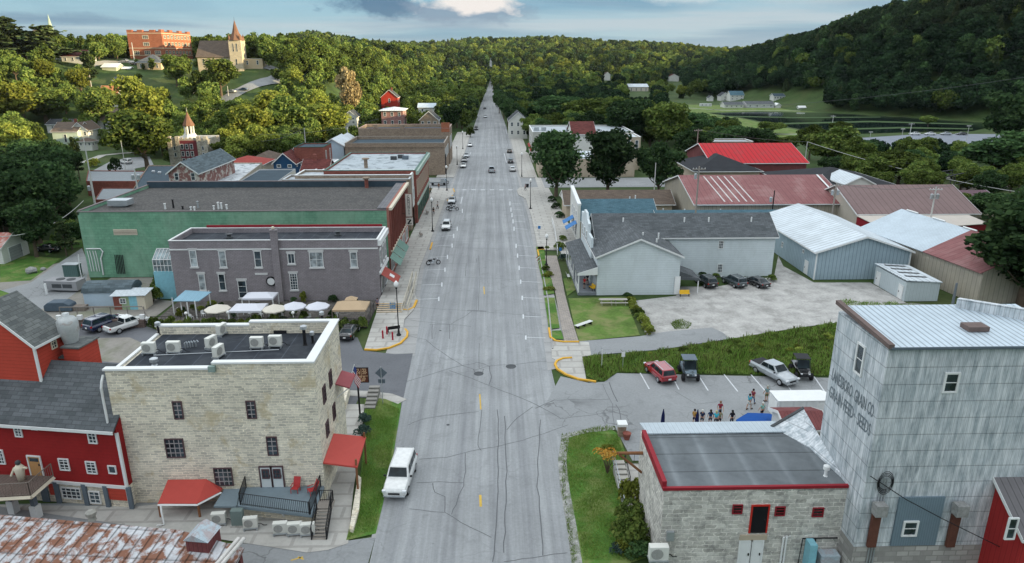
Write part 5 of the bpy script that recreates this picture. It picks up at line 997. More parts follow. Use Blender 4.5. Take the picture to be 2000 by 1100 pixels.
Yc=380.; ca=GY(386,120,Yc)[0]; cb_=GY(452,120,Yc)[0]; ct=GY(476,120,Yc)[0]; zc=Z(ca+8,Yc)-1; ze=GY(400,110,Yc)[2]; zr=GY(400,80,Yc+7)[2]
ch=thing('stone_church','pale stone church with dark slate roof and square tower with brown spire','church',((ca+cb_)/2,Yc+6,zc)); CST=mk('church_stone',(.55,.47,.33),.9,.2,.5,pat='stone',p=1.1,p2=.5,col2=(.42,.35,.25))
gable('x','x','x',ca,cb_,Yc,Yc+15,ze-zc,zr-zc,'x',CST,SHB,.5,root=ch,z0=zc,trim=mk('church_trim',(.25,.18,.12)))
zt=GY(464,79,Yc)[2]; zp=GY(464,40,Yc+3)[2]; xt=(cb_+ct)/2; MB().box(cb_,ct,Yc-1.5,Yc+5,zc-1,zt).build('tower',CST,ch)
hw=(ct-cb_)/2; MB().lathe(xt,Yc+1.7,[(hw*1.35,zt),(hw*1.1,zt+1.2),(hw*.55,zt+(zp-zt)*.4),(.08,zp)],8).build('spire',mk('spire_shingle',(1,1,1)),ch)
mb=MB()
for dx in(-1,1):
    for dy in(-1,1): mb.lathe(xt+dx*hw*.85,Yc+1.7+dy*2.7,[(.55,zt),(.5,zt+1.2),(.04,zt+3.2)],6)
mb.build('pinnacle',mk('spire_shingle',(1,1,1)),ch); MB().lathe(xt,Yc+1.7,[(.08,zp-.3),(.04,zp+1.6)],5).build('cross_rod',DARK,ch)
for dx in(-.9,.9): win(ch,'S',Yc-1.5,xt+dx-.4,xt+dx+.4,zt-5.5,zt-1.5,ny=3,fm=CREAM); win(ch,'E',ct,Yc+1.5+dx-.4,Yc+1.5+dx+.4,zt-5.5,zt-1.5,ny=3,fm=CREAM)
for z_ in(zt-12,): win(ch,'S',Yc-1.5,xt-.5,xt+.5,z_,z_+3,ny=2,fm=CREAM)
for k in range(3): u=ca+3+k*5.5; win(ch,'S',Yc,u-.5,u+.5,ze-4.5,ze-1.2,ny=3,fm=CREAM)
PH('church_hall','low cream parish hall with brown flat roof right of the church tower',474,514,132,115,112,12,'x',mk('buff_siding',(1,1,1)),SHB,kind='flat',cols=2,Y=382,cat='hall')
q=GY(99,58,430); zq=Z(q[0],430); sp_=thing('distant_steeple','slim pale steeple rising over the pines on the far left','steeple',(q[0],430,zq)); MB().box(q[0]-2,q[0]+2,428,432,zq,q[2]-2).build('tower',WSID,sp_); MB().lathe(q[0],430,[(2.3,q[2]-2),(1.1,q[2]+2),(.06,GY(99,28,430)[2])],8).build('spire',mk('pale_green_trim',(1,1,1)),sp_)
PH('brown_roof_house','old house with brown roofs between hilltop pines on the far left',40,88,85,75,57,12,'x',TANW,SHB,cols=2,Y=425,kind='hip')
# gravel yard garage on the left
sh_=gable('white_garage','white garage with rusty striped roof and grey door at the left edge','garage',-94,-84.5,118.5,125.5,2.9,4.6,'x',WSID,mk('rust_striped_tin',(.42,.15,.12),.7,.2,.5,pat='vrib',p=1.3,dark=1.0,stain=(.55,.5,.46),stain_amt=.7,stain_sc=.7),.25)
door(sh_,'E',-84.5,120.2,123.6,.05,2.4,mk('grey_garage_door',(.33,.34,.35),.7,.1,1,pat='hline',p=.5))
PH('white_outbuilding','white outbuilding glimpsed through the dark trees at the left edge',-10,62,402,386,372,10,'x',WSID,SHD,cols=2,Y=176)

# ---------------- RIGHT SIDE ----------------
# pale clapboard house: front gable, rear wing, side porch
hs=thing('pale_clapboard_house','large pale blue-white clapboard house with grey shingle roofs and front porch','house',(20,103,0))
x0,x1,yf=15.3,27.6,99.2; gable('x','x','x',x0,x1,yf,113,6.0,8.6,'y',SIDW,SHG,.45,root=hs)
gable('x','x','x',16.4,45.2,108.2,117.5,6.7,9.4,'x',SIDW,SHG,.4,root=hs,local=False)
for px,py,w,h in((1408,478,10,16),(1406,524,10,17)): pwin(hs,'S',108.2,px,py,w,h,nx=3,ny=3)
mb=MB(); mb.profile([(27.6,3.6),(27.6,2.2),(31.0,2.05),(31.0,2.25)],'y',99.6,104.5); mb.build('side_roof',SHG,hs); mb=MB(); mb.box(26.9,27.75,99.0,99.1,.1,2.9).box(30.6,30.75,99.7,99.85,0,2.0); mb.build('porch_post',WHITE,hs)
MB().slab([(12.3,98.9,3.55),(15.28,98.9,4.5),(15.28,117,4.5),(12.3,117,3.55)],.18).build('porch_roof',SHG,hs); MB().box(12.5,15.28,99.2,117,.0,.45).build('porch_floor',mk('grey_deck_paint',(.2,.22,.24)),hs)
for y in(99.2,102.7,106.2,109.8,113.3,116.7): MB().box(12.45,12.62,y-.08,y+.08,.45,3.5).build('porch_post',WHITE,hs)
mb=MB(); mb.profile([(12.3,3.2),(12.3,3.55),(15.28,4.5),(15.28,3.3)],'y',98.85,98.95); mb.build('porch_gable',WHITE,hs)
for a_ in((99.2,102.7),(106.2,109.8),(109.8,113.3)): railing([(12.53,a_[0],.45),(12.53,a_[1],.45)],.9,hs,m=WHITE,sp=.3)
# false front
mb=MB(); mb.profile([(104,0),(116.5,0),(116.5,9.2),(114,9.4),(113,10.2),(110.5,10.2),(109.5,9.4),(107.5,9.0),(107.5,7.6),(104,7.6)],'x',14.9,15.25); mb.build('false_front',SIDW,hs)
for y in(109,111.7,114.4): win(hs,'W',14.9,y-.5,y+.5,5.6,7.6,ny=2)
for x,y,z in((22.6,103,8.2),(24.4,101.5,7.6),(25.6,105.5,7.5)): flueh=MB().lathe(x,y,[(.12,z-.6),(.12,z+.5)],8).build('roof_pipe',WHITE,hs)
for x in(21,31,35,42): MB().lathe(x,111,[(.12,8.2),(.12,9.2)],8).build('roof_pipe',WHITE,hs)
# teal roofed shop
tl=gable('teal_roofed_shop','shop with teal shingle roof and tall white false front','shop',16.6,31.5,131.5,143.5,4.2,7.0,'x',TANW,SHT,.35)
gable('x','x','x',31.5,60,130,138,3.9,5.4,'x',TANW,SHT,.3,root=tl)
MB().profile([(130.8,0),(144,0),(144,8.4),(130.8,7.2)],'x',16.0,16.5).build('false_front',WSID,tl); mb=MB(); mb.profile([(130.8,7.2),(144,8.4),(144,8.75),(130.8,7.55)],'x',15.9,16.6); mb.build('cornice',WHITE,tl)
for y in(133,136.5,140): win(tl,'W',16.0,y-.5,y+.5,3.8,5.8,ny=2); win(tl,'W',16.0,y-.9,y+.9,.8,2.6)
for y in(131.5,136.5): MB().slab([(15.95,y,3.6),(13.9,y,2.4),(13.9,y+2.8,2.4),(15.95,y+2.8,3.6)],.06).build('awning',BLUE,tl)
for px,py,z in((1241,385,6.4),(1230,388,6.3),(1295,411,5),(1337,412,5),(1407,412,5)): g=G(px,py,z); MB().lathe(g[0],g[1],[(.12,z-1.4),(.12,z+.4)],8).build('roof_pipe',WHITE,tl)
# brown roofed shop behind
br_=gable('brown_roofed_shop','low tan shop with long brown shingle roof','shop',15.8,39,150,160,3.6,5.6,'x',TANW,SHB,.6)
MB().profile([(150,3.7),(160,3.7),(155,5.7)],'x',15.3,15.5).build('gable_end',WSID,br_)
# tan masonry building behind trees
tn=flatb('tan_corner_block','low buff corner block with pale roof edge behind the street trees','building',13.5,42,208,222,5.4,TANW,mk('pale_grey_roof',(1,1,1)),.4,cap=WHITE)
PH('orange_brick_house','orange brick gable front between the dark street trees',1131,1158,330,310,296,10,'x',BRKS,METW,cols=1,Y=214)
wb=flatb('long_white_roof_store','long store with white edged flat roof up the right side of the street','store',13.2,47,238,262,10.2,mk('pale_plaster',(.42,.42,.38),.85,.1),mk('pale_membrane',(.40,.44,.47),.8,.2,.3),.35,cap=WHITE)
for k in range(5): win(wb,'W',13.2,240+k*4.4,241.4+k*4.4,5,8,ny=2)
mb=MB(); mb.box(12.6,13.18,239,261,3.6,4.2); mb.build('shop_fascia',mk('fascia_red',(.4,.05,.05)),wb)
for px in(1048,1062,1110): a=GY(px,248,246); MB().box(a[0]-.8,a[0]+.8,245,247,9.9,11.1).build('rooftop_unit',STEEL,wb)
MB().box(30,34,244,250,10.2,12.6).build('stair_head',mk('dark_teal_boards',(.03,.07,.08)),wb)
PH('maroon_roof_store','store with maroon sloped roof and white gable behind the street trees',1118,1162,285,262,238,16,'x',WSID,SHR,cols=0,Y=228)
PH('white_gable_store','white gabled shop front facing down the right side of the street',994,1030,268,236,220,14,'y',WSID,SHD,cols=3,rows=2,Y=312)
PH('flat_white_shop','low shop with long white roof edge among the dark trees',1205,1250,300,268,262,12,'x',TANW,METW,kind='flat',cols=3,Y=222)
# warehouses
w1=gable('tan_warehouse','long tan ribbed warehouse with faded maroon roof and pale stripes','warehouse',41.0,72,139.5,166,5.6,9.2,'x',SIDT,METM,.5)
mb=MB()
for k in range(5): x=47+k*1.5; yy=140.5; mb.quad((x,140.0,5.95),(x+.28,140.0,5.95),(x+.28-1.2,152,9.2),(x-1.2,152,9.2))
mb.build('roof_patch_stripe',mk('pale_patch',(.6,.57,.55)),w1)
mb=MB(); mb.quad((70.9,139.3,5.9),(71.3,139.3,5.9),(71.3,152.3,9.45),(70.9,152.3,9.45)); mb.build('ridge_flashing',WHITE,w1)
w2_=gable('brown_metal_warehouse','long low warehouse with brown-grey ribbed roof right of the maroon roofed one','warehouse',70.5,94,131.5,151,5.2,8.9,'x',mk('cream_ribbed_wall',(.5,.45,.38),.75,.1,.4,pat='vrib',p=.4),METB,.5)
MB().slab([(70,120,4.6),(92,125,4.6),(92,131,4.9),(70,131,4.9)],.1).build('lean_to_roof',mk('cream_roof',(.5,.45,.4),.7,.1),w2_); MB().prism([(70.3,120.3),(91.7,125.3),(91.7,131.4),(70.3,131.4)],0,4.5).build('lean_to_wall',REDT,w2_)
w3=gable('red_roofed_hall','hall with bright red standing seam roof','hall',59.5,85.5,190,216,6.6,10.3,'x',mk('dark_red_tin',(1,1,1)),METRED,.5)
w4=hip('black_hip_house','tan building with black hip roof in front of the red roofed hall','building',53.5,70.5,184,204,5.3,8.6,TANW,mk('black_shingles',(.035,.037,.042),.95,.2,.5),.8)
w5=hip('black_roofed_annex','wide low building with charcoal hip roof right of the red roof','building',72,96,160,185,4.8,8.0,TANW,mk('black_shingles',(1,1,1)),.8)
PH('small_white_roof_shed','narrow shed with white metal roof behind the charcoal roof',1650,1706,370,360,346,10,'y',WSID,METW,cols=0,Y=158,cat='shed')
PH('flat_grey_depot','long low depot with pale flat roof behind the red roofed hall',1375,1470,290,277,274,8,'x',BRKT,SILV,kind='flat',cols=0,Y=226,cat='depot')
# blue-grey pole building
bl=gable('blue_ribbed_barn','blue-grey ribbed metal building with white ridged roof','pole building',51.2,66.3,106,131.5,4.6,7.0,'y',SIDB,METW,.45)
mb=MB(); mb.box(51.1,51.3,105.9,106,0,4.5).box(66.2,66.4,105.9,106,0,4.5); mb.build('corner_trim',WHITE,bl); door(bl,'W',51.2,108.5,109.6,.05,2.2,WHITE); win(bl,'W',51.2,119,119.6,1.8,2.8); win(bl,'W',51.2,110.5,111.1,3.1,3.7,ny=1)
# small white shed with dark roof panels
s1=thing('ribbed_white_shed','small white ribbed shed with dark translucent roof panels','shed',(62,99.5,0)); MB().box(59.8,64.8,95.3,103.8,0,2.9).build('wall',mk('pale_ribbed_wall',(.50,.56,.58),.75,.1,.3,pat='vrib',p=.5,dark=.75),s1)
MB().slab([(59.6,95.1,3.3),(65.0,95.1,2.95),(65.0,104,2.95),(59.6,104,3.3)],.12).build('roof',METW,s1); mb=MB()
for y in(97,98.9,100.8,102.6): mb.slab([(60.6,y,3.29),(63.8,y,3.08),(63.8,y+.55,3.08),(60.6,y+.55,3.29)],.03)
mb.build('roof_panel',DKC,s1); door(s1,'W',59.8,95.9,96.9,.05,2.1,WHITE); door(s1,'W',59.8,102.2,103.2,.05,2.1,WHITE)
# big tan barn turned toward the river
tp=thing('tan_metal_barn','long tan ribbed metal building with part blue part red roof','pole building',(67,104,0))
A=G(1925,610,0); wz_=4.9
P0=G(1562,428,wz_+.0) ; E1=G(1690,442,wz_); E2=G(1932,604-70,wz_); 
dirv=np.array([57.6-66.2,0]) 
a0=np.array([69.5,93.5]); a1=np.array([66.0,121.5]); nrm=np.array([a1[1]-a0[1],-(a1[0]-a0[0])]); nrm=nrm/np.linalg.norm(nrm); wdt=15.
b0=a0+nrm*wdt; b1=a1+nrm*wdt; m0=(a0+b0)/2; m1=(a1+b1)/2; hr_=7.9
MB().add([(*a0,0),(*b0,0),(*b0,wz_),(*m0,hr_),(*a0,wz_),(*a1,0),(*b1,0),(*b1,wz_),(*m1,hr_),(*a1,wz_)],[(0,1,2,3,4),(9,8,7,6,5),(0,4,9,5),(1,6,7,2)]).build('wall',SIDT,tp)
def lp(p,q,t): return tuple(np.array(p)*(1-t)+np.array(q)*t)
EA=(*(a0-nrm*.4),wz_-.1); EB=(*(a1-nrm*.4),wz_-.1); RA=(*m0,hr_+.1); RB=(*m1,hr_+.1); FA=(*(b0+nrm*.4),wz_-.1); FB_=(*(b1+nrm*.4),wz_-.1)
MB().slab([EA,lp(EA,EB,.42),lp(RA,RB,.42),RA],.1).build('red_roof_panel',METM,tp); MB().slab([lp(EA,EB,.42),EB,RB,lp(RA,RB,.42)],.1).build('blue_roof_panel',METR,tp); MB().slab([FB_,FA,RA,RB],.1).build('rear_roof',METB,tp)
mb=MB()
for t in(.15,.38,.62,.85): 
    q=lp(RA,RB,t); q2=lp(RA,RB,t+.1); mb.tube([(q[0],q[1],q[2]+.1),(q2[0],q2[1],q2[2]+.1)],.14,4)
mb.build('ridge_skylight',WHITE,tp)
t2=gable('far_brown_roof_shed','low shed with purple-brown roof by the iron bridge','shed',98,112,150,162,3.4,5,'x',TANW,mk('plum_roof',(.12,.07,.085),.7,.15),.4)
q=G(1845,400,0); 
# ---------------- weathered grain elevator ----------------
TX0,TX1,TY0,TY1=23.6,33.5,38.2,44.6
gt=thing('grain_elevator','towering weathered corrugated tin grain elevator with faded painted lettering','grain elevator',((TX0+TX1)/2,(TY0+TY1)/2,0))
MB().box(TX0,TX1+2,TY0,TY1,3.2,17.4).build('wall',CORR,gt); MB().box(TX0-.02,TX1+2,TY0-.03,TY1,0,3.2).build('block_base',mk('pale_block',(.48,.46,.43),.9,.15,.5,pat='brick',p=.8,p2=.4),gt)
MB().slab([(TX0-.1,TY0-.25,17.55),(TX1+2.2,TY0-.25,17.55),(TX1+2.2,TY1-.2,17.9),(TX0-.1,TY1-.2,17.9)],.12).build('roof',METR,gt)
mb=MB(); mb.slab([(TX0-.2,TY0-.3,17.75),(TX0+.15,TY0-.3,17.75),(TX0+.15,TY1+.2,18.15),(TX0-.2,TY1+.2,18.15)],.28); mb.build('rust_edge_flashing',mk('rusty_flashing',(.16,.12,.11),.8,.25),gt); mb=MB(); mb.box(TX0,TX1+2.2,TY0-.32,TY0-.25,17.42,17.56); mb.build('eave_flashing',GREYP,gt)
mb=MB(); mb.prism([(31.2,43.9),(31.5,44.1),(35.5,41.2),(35.2,41.0)],17.5,18.5); mb.build('rear_parapet',CORR,gt)
g=G(1903,643,17.7); MB().cbox((g[0],g[1],17.85),(1.3,.9,.3)).build('roof_hatch',mk('rusty_flashing',(1,1,1)),gt)
pwin(gt,'S',TY0,1857,747,30,40,ny=2,fw=.12); pwin(gt,'W' if 0 else 'S',TY0,1777,1032,30,28,ny=2,fw=.1)
g=GX(1680,702,TX0); win(gt,'W',TX0,g[1]-.5,g[1]+.5,g[2]-1.05,g[2]+1.05,ny=2,fw=.12)
WROT=Matrix.Rotation(-math.pi/2,3,'Z')@Matrix.Rotation(math.pi/2,3,'X')
FADE=mk('faded_black_paint',(.17,.20,.22),.9,.35,3)
ga=GX(1665,757,TX0); zl=ga[2]
for s,yl,zz_,sz in(('LANESBORO  GRAIN CO',(TY0+TY1)/2,zl-.35,1.25),('GRAIN·FEED·  SEEDS',(TY0+TY1)/2,zl-1.65,1.25)):
    o=text(s,sz,(TX0-.015,yl,zz_),WROT,FADE,gt,ext=.006,off=.008)
    w=max(v.co.y for v in o.data.vertices)-min(v.co.y for v in o.data.vertices); cyy=sum((max(v.co.y for v in o.data.vertices),min(v.co.y for v in o.data.vertices)))/2; k=5.6/w
    for v in o.data.vertices: v.co.y=cyy+(v.co.y-cyy)*k
# side bin, loading chutes, conduit and coil
mb=MB(); a=GY(1738,1060,TY0)[0]; b=GY(1825,1060,TY0)[0]; mb.box(a,b,TY0-.12,TY0-.002,3.3,7.0); mb.build('newer_panel',mk('slate_ribbed_panel',(.17,.23,.27),.7,.1,.3,pat='vrib',p=.16),gt)
pwin(gt,'S',TY0-.12,1777,1032,30,30,ny=2,fw=.12)
for px in(1707,1862):
    a=GY(px,1010,TY0); MB().box(a[0]-.28,a[0]+.28,TY0-.35,TY0-.13,a[2]-2.1,a[2]+.5).build('rust_chute',mk('chute_rust',(.13,.055,.04),.85,.3),gt); MB().cbox((a[0],TY0-.45,a[2]+.9),(.75,.6,.8)).build('chute_head',mk('gear_metal',(.3,.3,.29),.6,.4,3),gt)
mb=MB()
for dx in(0,.18,.36): q=GY(1690,935,TY0-.1); mb.tube([(TX0+1.0+dx,TY0-.1,q[2]),(TX0+1.0+dx,TY0-.1,0)],.05)
mb.build('conduit',STEEL,gt); mb=MB(); q=GY(1688,938,TY0-.15); 
for k in range(4): r=.5+k*.05; mb.tube([(TX0+1.2+r*math.cos(t)*.8,TY0-.2,q[2]-.2+r*math.sin(t)*(1+.1*k)) for t in np.linspace(0,2*math.pi,15)],.022,4)
mb.build('cable_coil',DARK,gt)
wr=MB(); A_=GY(1700,930,TY0-.2); B_=GY(1840,1013,TY0-.6); C2=GY(1960,1072,TY0-1.5); wr.tube([tuple(A_),tuple((A_+B_)/2-np.array([0,0,.15])),tuple(B_),tuple(C2)],.03,4); wr.build('drop_cable',DARK,gt)
lt=thing('lean_to','pale corrugated lean-to at the foot of the grain elevator','lean-to',(23,46.5,0))
MB().add([(TX0-.7,44.4,0),(TX0-.02,41,0),(TX0-.02,47.6,0),(TX0-2.4,47.3,0),(TX0-.7,44.4,6.9),(TX0-.02,41,6.9),(TX0-.02,47.6,8.4),(TX0-2.4,47.3,7.0)],[(0,1,5,4),(3,0,4,7),(2,3,7,6),(4,5,6,7)]).build('wall',CORR,lt)
MB().slab([(TX0-2.5,47.4,7.08),(TX0-2.4,47.2,7.06),(TX0+.0,47.5,8.46),(TX0+.0,47.75,8.48)],.1).build('roof_edge',DKC,lt)
# red annexe right of the tower
ra=gable('red_annexe','red ribbed annexe with grey-brown metal roof at the right edge','annexe',TX0+8.6,TX0+16,TY0-3.0,TY0+7,6.2,9.5,'x',mk('red_ribbed_wall',(.36,.03,.03),.7,.15,.3,pat='vrib',p=.4,dark=.6),mk('brown_grey_seam_roof',(.16,.15,.155),.6,.15,.3,pat='vrib',p=.45,dark=.45),.3)
mb=MB(); mb.box(TX0+8.4,TX0+16,TY0-3.12,TY0-3.005,0,4.1); mb.build('cream_skirt',CREAM,ra); pwin(ra,'S',TY0-3.1,1975,1032,20,42,ny=2)
# ---------------- block-walled building ----------------
BX0,BX1,BY0,BY1=11.2,TX0+.1,40.0,47.8
bb=thing('block_walled_building','rock-faced block building with grey membrane roof and red edge trim','building',((BX0+BX1)/2,(BY0+BY1)/2,0))
MB().box(BX0,BX1,BY0,BY1,0,6.5).build('wall',BLOCK,bb); MB().slab([(BX0+.25,BY0+.2,6.62),(BX1,BY0+.2,6.58),(BX1,46.4,6.95),(BX0+.25,46.4,6.95)],.12).build('roof',MEMG,bb)
MB().slab([(BX0+.2,46.4,7.1),(BX1-.6,46.4,7.1),(BX1-2,48.3,6.95),(BX0+.0,48.3,6.95)],.1).build('porch_roof',mk('pale_rib_roof',(.46,.52,.56),.55,.12,.3,pat='vrib',p=.35,dark=.7),bb)
mb=MB(); mb.box(BX0-.1,BX1,BY0-.1,BY0+.12,6.53,6.74).box(BX0-.12,BX0+.18,BY0+.12,46.9,6.53,7.12); mb.build('red_trim',REDT,bb)
for px,py,w,h in((1440,994,20,18),(1523,998,20,18),(1597,1000,22,18)): pwin(bb,'S',BY0,px,py,w,h,fm=REDT,nx=1,ny=3,fw=.07,gm=glassm('black_glass',(.012,.012,.015)))
a=GY(1464,1040,BY0); b=GY(1494,1040,BY0); t=GY(1480,988,BY0); z_=GY(1480,1040,BY0)[2]; door(bb,'S',BY0,a[0],b[0],z_,t[2],mk('black_door',(.012,.012,.014)),mk('bright_red_trim',(.5,.03,.02)))
a=GY(1446,1060,BY0); b=GY(1490,1060,BY0); t=GY(1467,1056,BY0); 
MB().box(a[0]-.1,b[0]+.2,BY0-.1,BY0,t[2]+.1,t[2]+.5).build('stone_lintel',mk('tan_stucco',(1,1,1)),bb)
for k in(0,1): u=a[0]+(b[0]-a[0])*k/2; door(bb,'S',BY0,u,u+(b[0]-a[0])/2-.05,.3,t[2],WHITE)
mb=MB()
for px in(1531,1537): q=GY(px,1047,BY0-.1); mb.tube([(q[0]+.25,BY0-.1,q[2]),(q[0],BY0-.1,q[2]-.1),(q[0],BY0-.1,0)],.07)
mb.build('pvc_pipe',WHITE,bb); mb=MB(); q=GY(1568,1052,BY0-.1); mb.tube([(q[0]+2.4,BY0-.1,q[2]),(q[0],BY0-.1,q[2]),(q[0]-.1,BY0-.12,0)],.05).tube([(q[0]+.9,BY0-.1,q[2]),(q[0]+.9,BY0-.1,0)],.05); mb.build('gas_pipe',DARK,bb)
for px,w,zz_ in((1584,.5,2.0),(1620,1.3,1.1)): q=GY(px,1080,BY0-.6); MB().cbox((q[0],BY0-.5,zz_/2+.6),(w,.8,zz_)).build('service_box',CYAN if px==1584 else mk('pale_blue_tin',(1,1,1)),bb)
q=GY(1309,1047,BY0-.1); MB().box(q[0]-.25,q[0]+.25,BY0-.2,BY0,q[2]-.35,q[2]+.35).build('wall_lamp',STEEL,bb)
g=(BX0-.0,BY0-.7,1.6); 
q=GY(1286,1082,BY0-.6); dup(cu,(q[0],BY0-.6,q[2]-.6),0,'white condenser bracketed at the lower left corner of the block building',group='condenser by the block building',scale=1.25)
g=G(1640,955,6.7); q=GX(1628,930,22.5); flue('roof_vent','short white pipe on the grey membrane roof near the tin tower',(22.6,41.2,6.62),.5,.11,WHITE,WHITE)
for k,(px,py) in enumerate(((1640,1085),)): pass
# ---------------- vehicles ----------------
TYRE=mk('tyre',(.018,.018,.02),.85,.2); RIM=mk('alloy_rim',(.45,.46,.48),.35,.1,metal=.6); LENS=mk('lamp_lens',(.7,.72,.74),.2,.05); REDL_=mk('tail_lens',(.35,.01,.01),.3,.05); CHR=mk('chrome_trim',(.5,.52,.54),.25,.1,metal=.7); BLKP=mk('black_plastic',(.025,.025,.028),.6,.1)
SPEC={ # lower sections (y,hw,zb,zt) ; cabin (y rear base, y rear roof, y front roof, y front base, z roof, hw base, hw roof)
'sedan':dict(sec=[(-2.36,.72,.42,.80),(-2.22,.85,.28,.96),(-1.3,.91,.24,1.0),(.95,.91,.24,.97),(1.5,.90,.24,.90),(2.15,.84,.28,.76),(2.36,.66,.36,.60)],cab=(-1.85,-1.1,.3,1.1,1.44,.84,.60),wb=(-1.4,1.42),wr=.33,side=2),
'suv':dict(sec=[(-2.3,.78,.48,.98),(-2.2,.90,.34,1.08),(-1.3,.93,.30,1.1),(.9,.93,.30,1.07),(1.5,.92,.30,1.02),(2.1,.88,.32,.92),(2.32,.74,.42,.74)],cab=(-2.22,-1.95,.35,1.05,1.72,.86,.68),wb=(-1.35,1.4),wr=.37,side=3),
'big_suv':dict(sec=[(-2.75,.86,.5,1.08),(-2.62,.98,.38,1.18),(-1.5,1.0,.34,1.2),(1.0,1.0,.34,1.18),(1.7,.99,.34,1.16),(2.55,.95,.36,1.06),(2.72,.84,.48,.86)],cab=(-2.66,-2.45,.55,1.2,1.88,.93,.78),wb=(-1.65,1.72),wr=.41,side=3),
'pickup':dict(sec=[(-2.75,.86,.55,1.05),(-2.68,.96,.42,1.12),(-1.2,.97,.40,1.12),(1.0,.97,.40,1.1),(1.7,.96,.40,1.06),(2.5,.92,.42,.96),(2.68,.8,.5,.8)],cab=(-.75,-.6,.55,1.2,1.78,.88,.70),wb=(-1.65,1.72),wr=.40,side=2,bed=(-2.6,-.85)),
'truck4':dict(sec=[(-2.8,.88,.55,1.12),(-2.7,.98,.44,1.22),(-1.2,.99,.40,1.22),(1.0,.99,.40,1.2),(1.7,.98,.40,1.14),(2.6,.94,.42,1.02),(2.76,.82,.5,.84)],cab=(-1.35,-.95,.55,1.3,1.86,.90,.72),wb=(-1.75,1.8),wr=.42,side=2,bed=(-2.65,-1.45))}
def vehicle(kind,label,pm,cat='car',name='parked_car',group=None):
    S=SPEC[kind]; t=thing(name,label,cat,(0,0,0),0,group)
    vs=[];
    for y,hw,zb,zt in S['sec']:
        h=zt-zb
        for x,z in((-hw*.88,zb),(-hw,zb+h*.25),(-hw,zb+h*.72),(-hw*.9,zt-.02),(-hw*.5,zt+.03),(hw*.5,zt+.03),(hw*.9,zt-.02),(hw,zb+h*.72),(hw,zb+h*.25),(hw*.88,zb)): vs.append((x,y,z))
    n=10; k=len(S['sec']); fs=[(i*n+j,i*n+(j+1)%n,(i+1)*n+(j+1)%n,(i+1)*n+j) for i in range(k-1) for j in range(n)]+[tuple(range(n))[::-1],tuple(range((k-1)*n,k*n))]
    MB().add(vs,fs).build('body',pm,t,bevel=.05,smooth=False)
    a,b,c,d,zr,hb,hr=S['cab']; zl=S['sec'][3][3]-.02; zlf=S['sec'][3][3]-.02
    P=[(-hb,a,zl),(hb,a,zl),(hb,d,zlf),(-hb,d,zlf),(-hr,b,zr-.04),(hr,b,zr-.04),(hr,c,zr),(-hr,c,zr)]
    MB().add(P,[(0,3,2,1),(4,5,6,7),(0,1,5,4),(1,2,6,5),(2,3,7,6),(3,0,4,7)]).build('cabin',pm,t,bevel=.06)
    P=[Vector(p) for p in P]
    def gl(nm,q,m=(.07,.07,.12,.10),o=.015,u0=0,u1=1):
        A,B,C_,D=[P[i] for i in q]; nrm=(B-A).cross(D-A).normalized()*o
        f=lambda s,tt:(A.lerp(B,s)).lerp(D.lerp(C_,s),tt)+nrm
        s0=u0+(m[0] if u0==0 else .012); s1=u1-(m[1] if u1==1 else .012)
        MB().quad(f(s0,m[2]),f(s1,m[2]),f(s1,1-m[3]),f(s0,1-m[3])).build(nm,CGLASS,t)
    gl('windscreen',(2,3,7,6)); gl('rear_window',(0,1,5,4))
    ns=S['side']
    for i in range(ns): gl('side_window',(1,2,6,5),(.05,.09,.2,.14),.012,i/ns,(i+1)/ns); gl('side_window',(3,0,4,7),(.09,.05,.2,.14),.012,i/ns,(i+1)/ns)
    W=S['sec'][2][1]; r=S['wr']
    for y in S['wb']:
        for sx in(-1,1):
            mb=MB(); mb.lathe(0,0,[(r*.9,0),(r,.04),(r,.2),(r*.9,.24)],16); mb.v=[(sx*(W-.23+z),y+x,r+yy) for x,yy,z in mb.v]; w=mb.build('wheel',TYRE,t)
            mb=MB(); mb.lathe(0,0,[(r*.6,.235),(r*.6,.25),(r*.15,.27)],12); mb.v=[(sx*(W-.23+z),y+x,r+yy) for x,yy,z in mb.v]; mb.build('rim',RIM,w)
    yf=S['sec'][-2][0]; hf=S['sec'][-2][1]; zf=S['sec'][-2][3]; yr=S['sec'][1][0]; hr2=S['sec'][1][1]; zr2=S['sec'][1][3]; ye=S['sec'][-1][0]; yb=S['sec'][0][0]
    for sx in(-1,1):
        MB().cbox((sx*(hf-.14),(yf+ye)/2+.02,zf-.13),(.3,.2,.14)).build('headlight',LENS,t); MB().cbox((sx*(hr2-.09),yr-.03,zr2-.16),(.17,.14,.2 if kind!='sedan' else .13)).build('tail_light',REDL_,t)
        MB().cbox((sx*(W+.09),S['cab'][3]-.25,zl+.08),(.2,.12,.14)).build('mirror',BLKP if kind!='pickup' else pm,t,bevel=.02)
    MB().cbox((0,ye-.02,(S['sec'][-1][2]+S['sec'][-1][3])/2+.04),(S['sec'][-1][1]*1.1,.1,.16)).build('grille',BLKP,t)
    MB().cbox((0,ye+.0,S['sec'][-1][2]+.0),(S['sec'][-1][1]*2.1,.16,.14)).cbox((0,yb-.0,S['sec'][0][2]+.0),(S['sec'][0][1]*2.1,.16,.14)).build('bumper',BLKP if kind in('sedan','suv') else CHR,t,bevel=.03)
    MB().cbox((0,yb-.06,zr2-.35),(.32,.04,.15)).build('number_plate',WHITE,t)
    if 'bed' in S: q0,q1=S['bed']; MB().box(-W+.14,W-.14,q0,q1,S['sec'][2][3]+.02,S['sec'][2][3]+.06).build('bed_liner',BLKP,t)
    if kind in('suv','big_suv'): MB().tube([(-hr+.06,b+.1,zr+.02),(-hr+.06,c-.1,zr+.05)],.025,4).tube([(hr-.06,b+.1,zr+.02),(hr-.06,c-.1,zr+.05)],.025,4).build('roof_rail',CHR if kind=='suv' else WHITE,t)
    return t
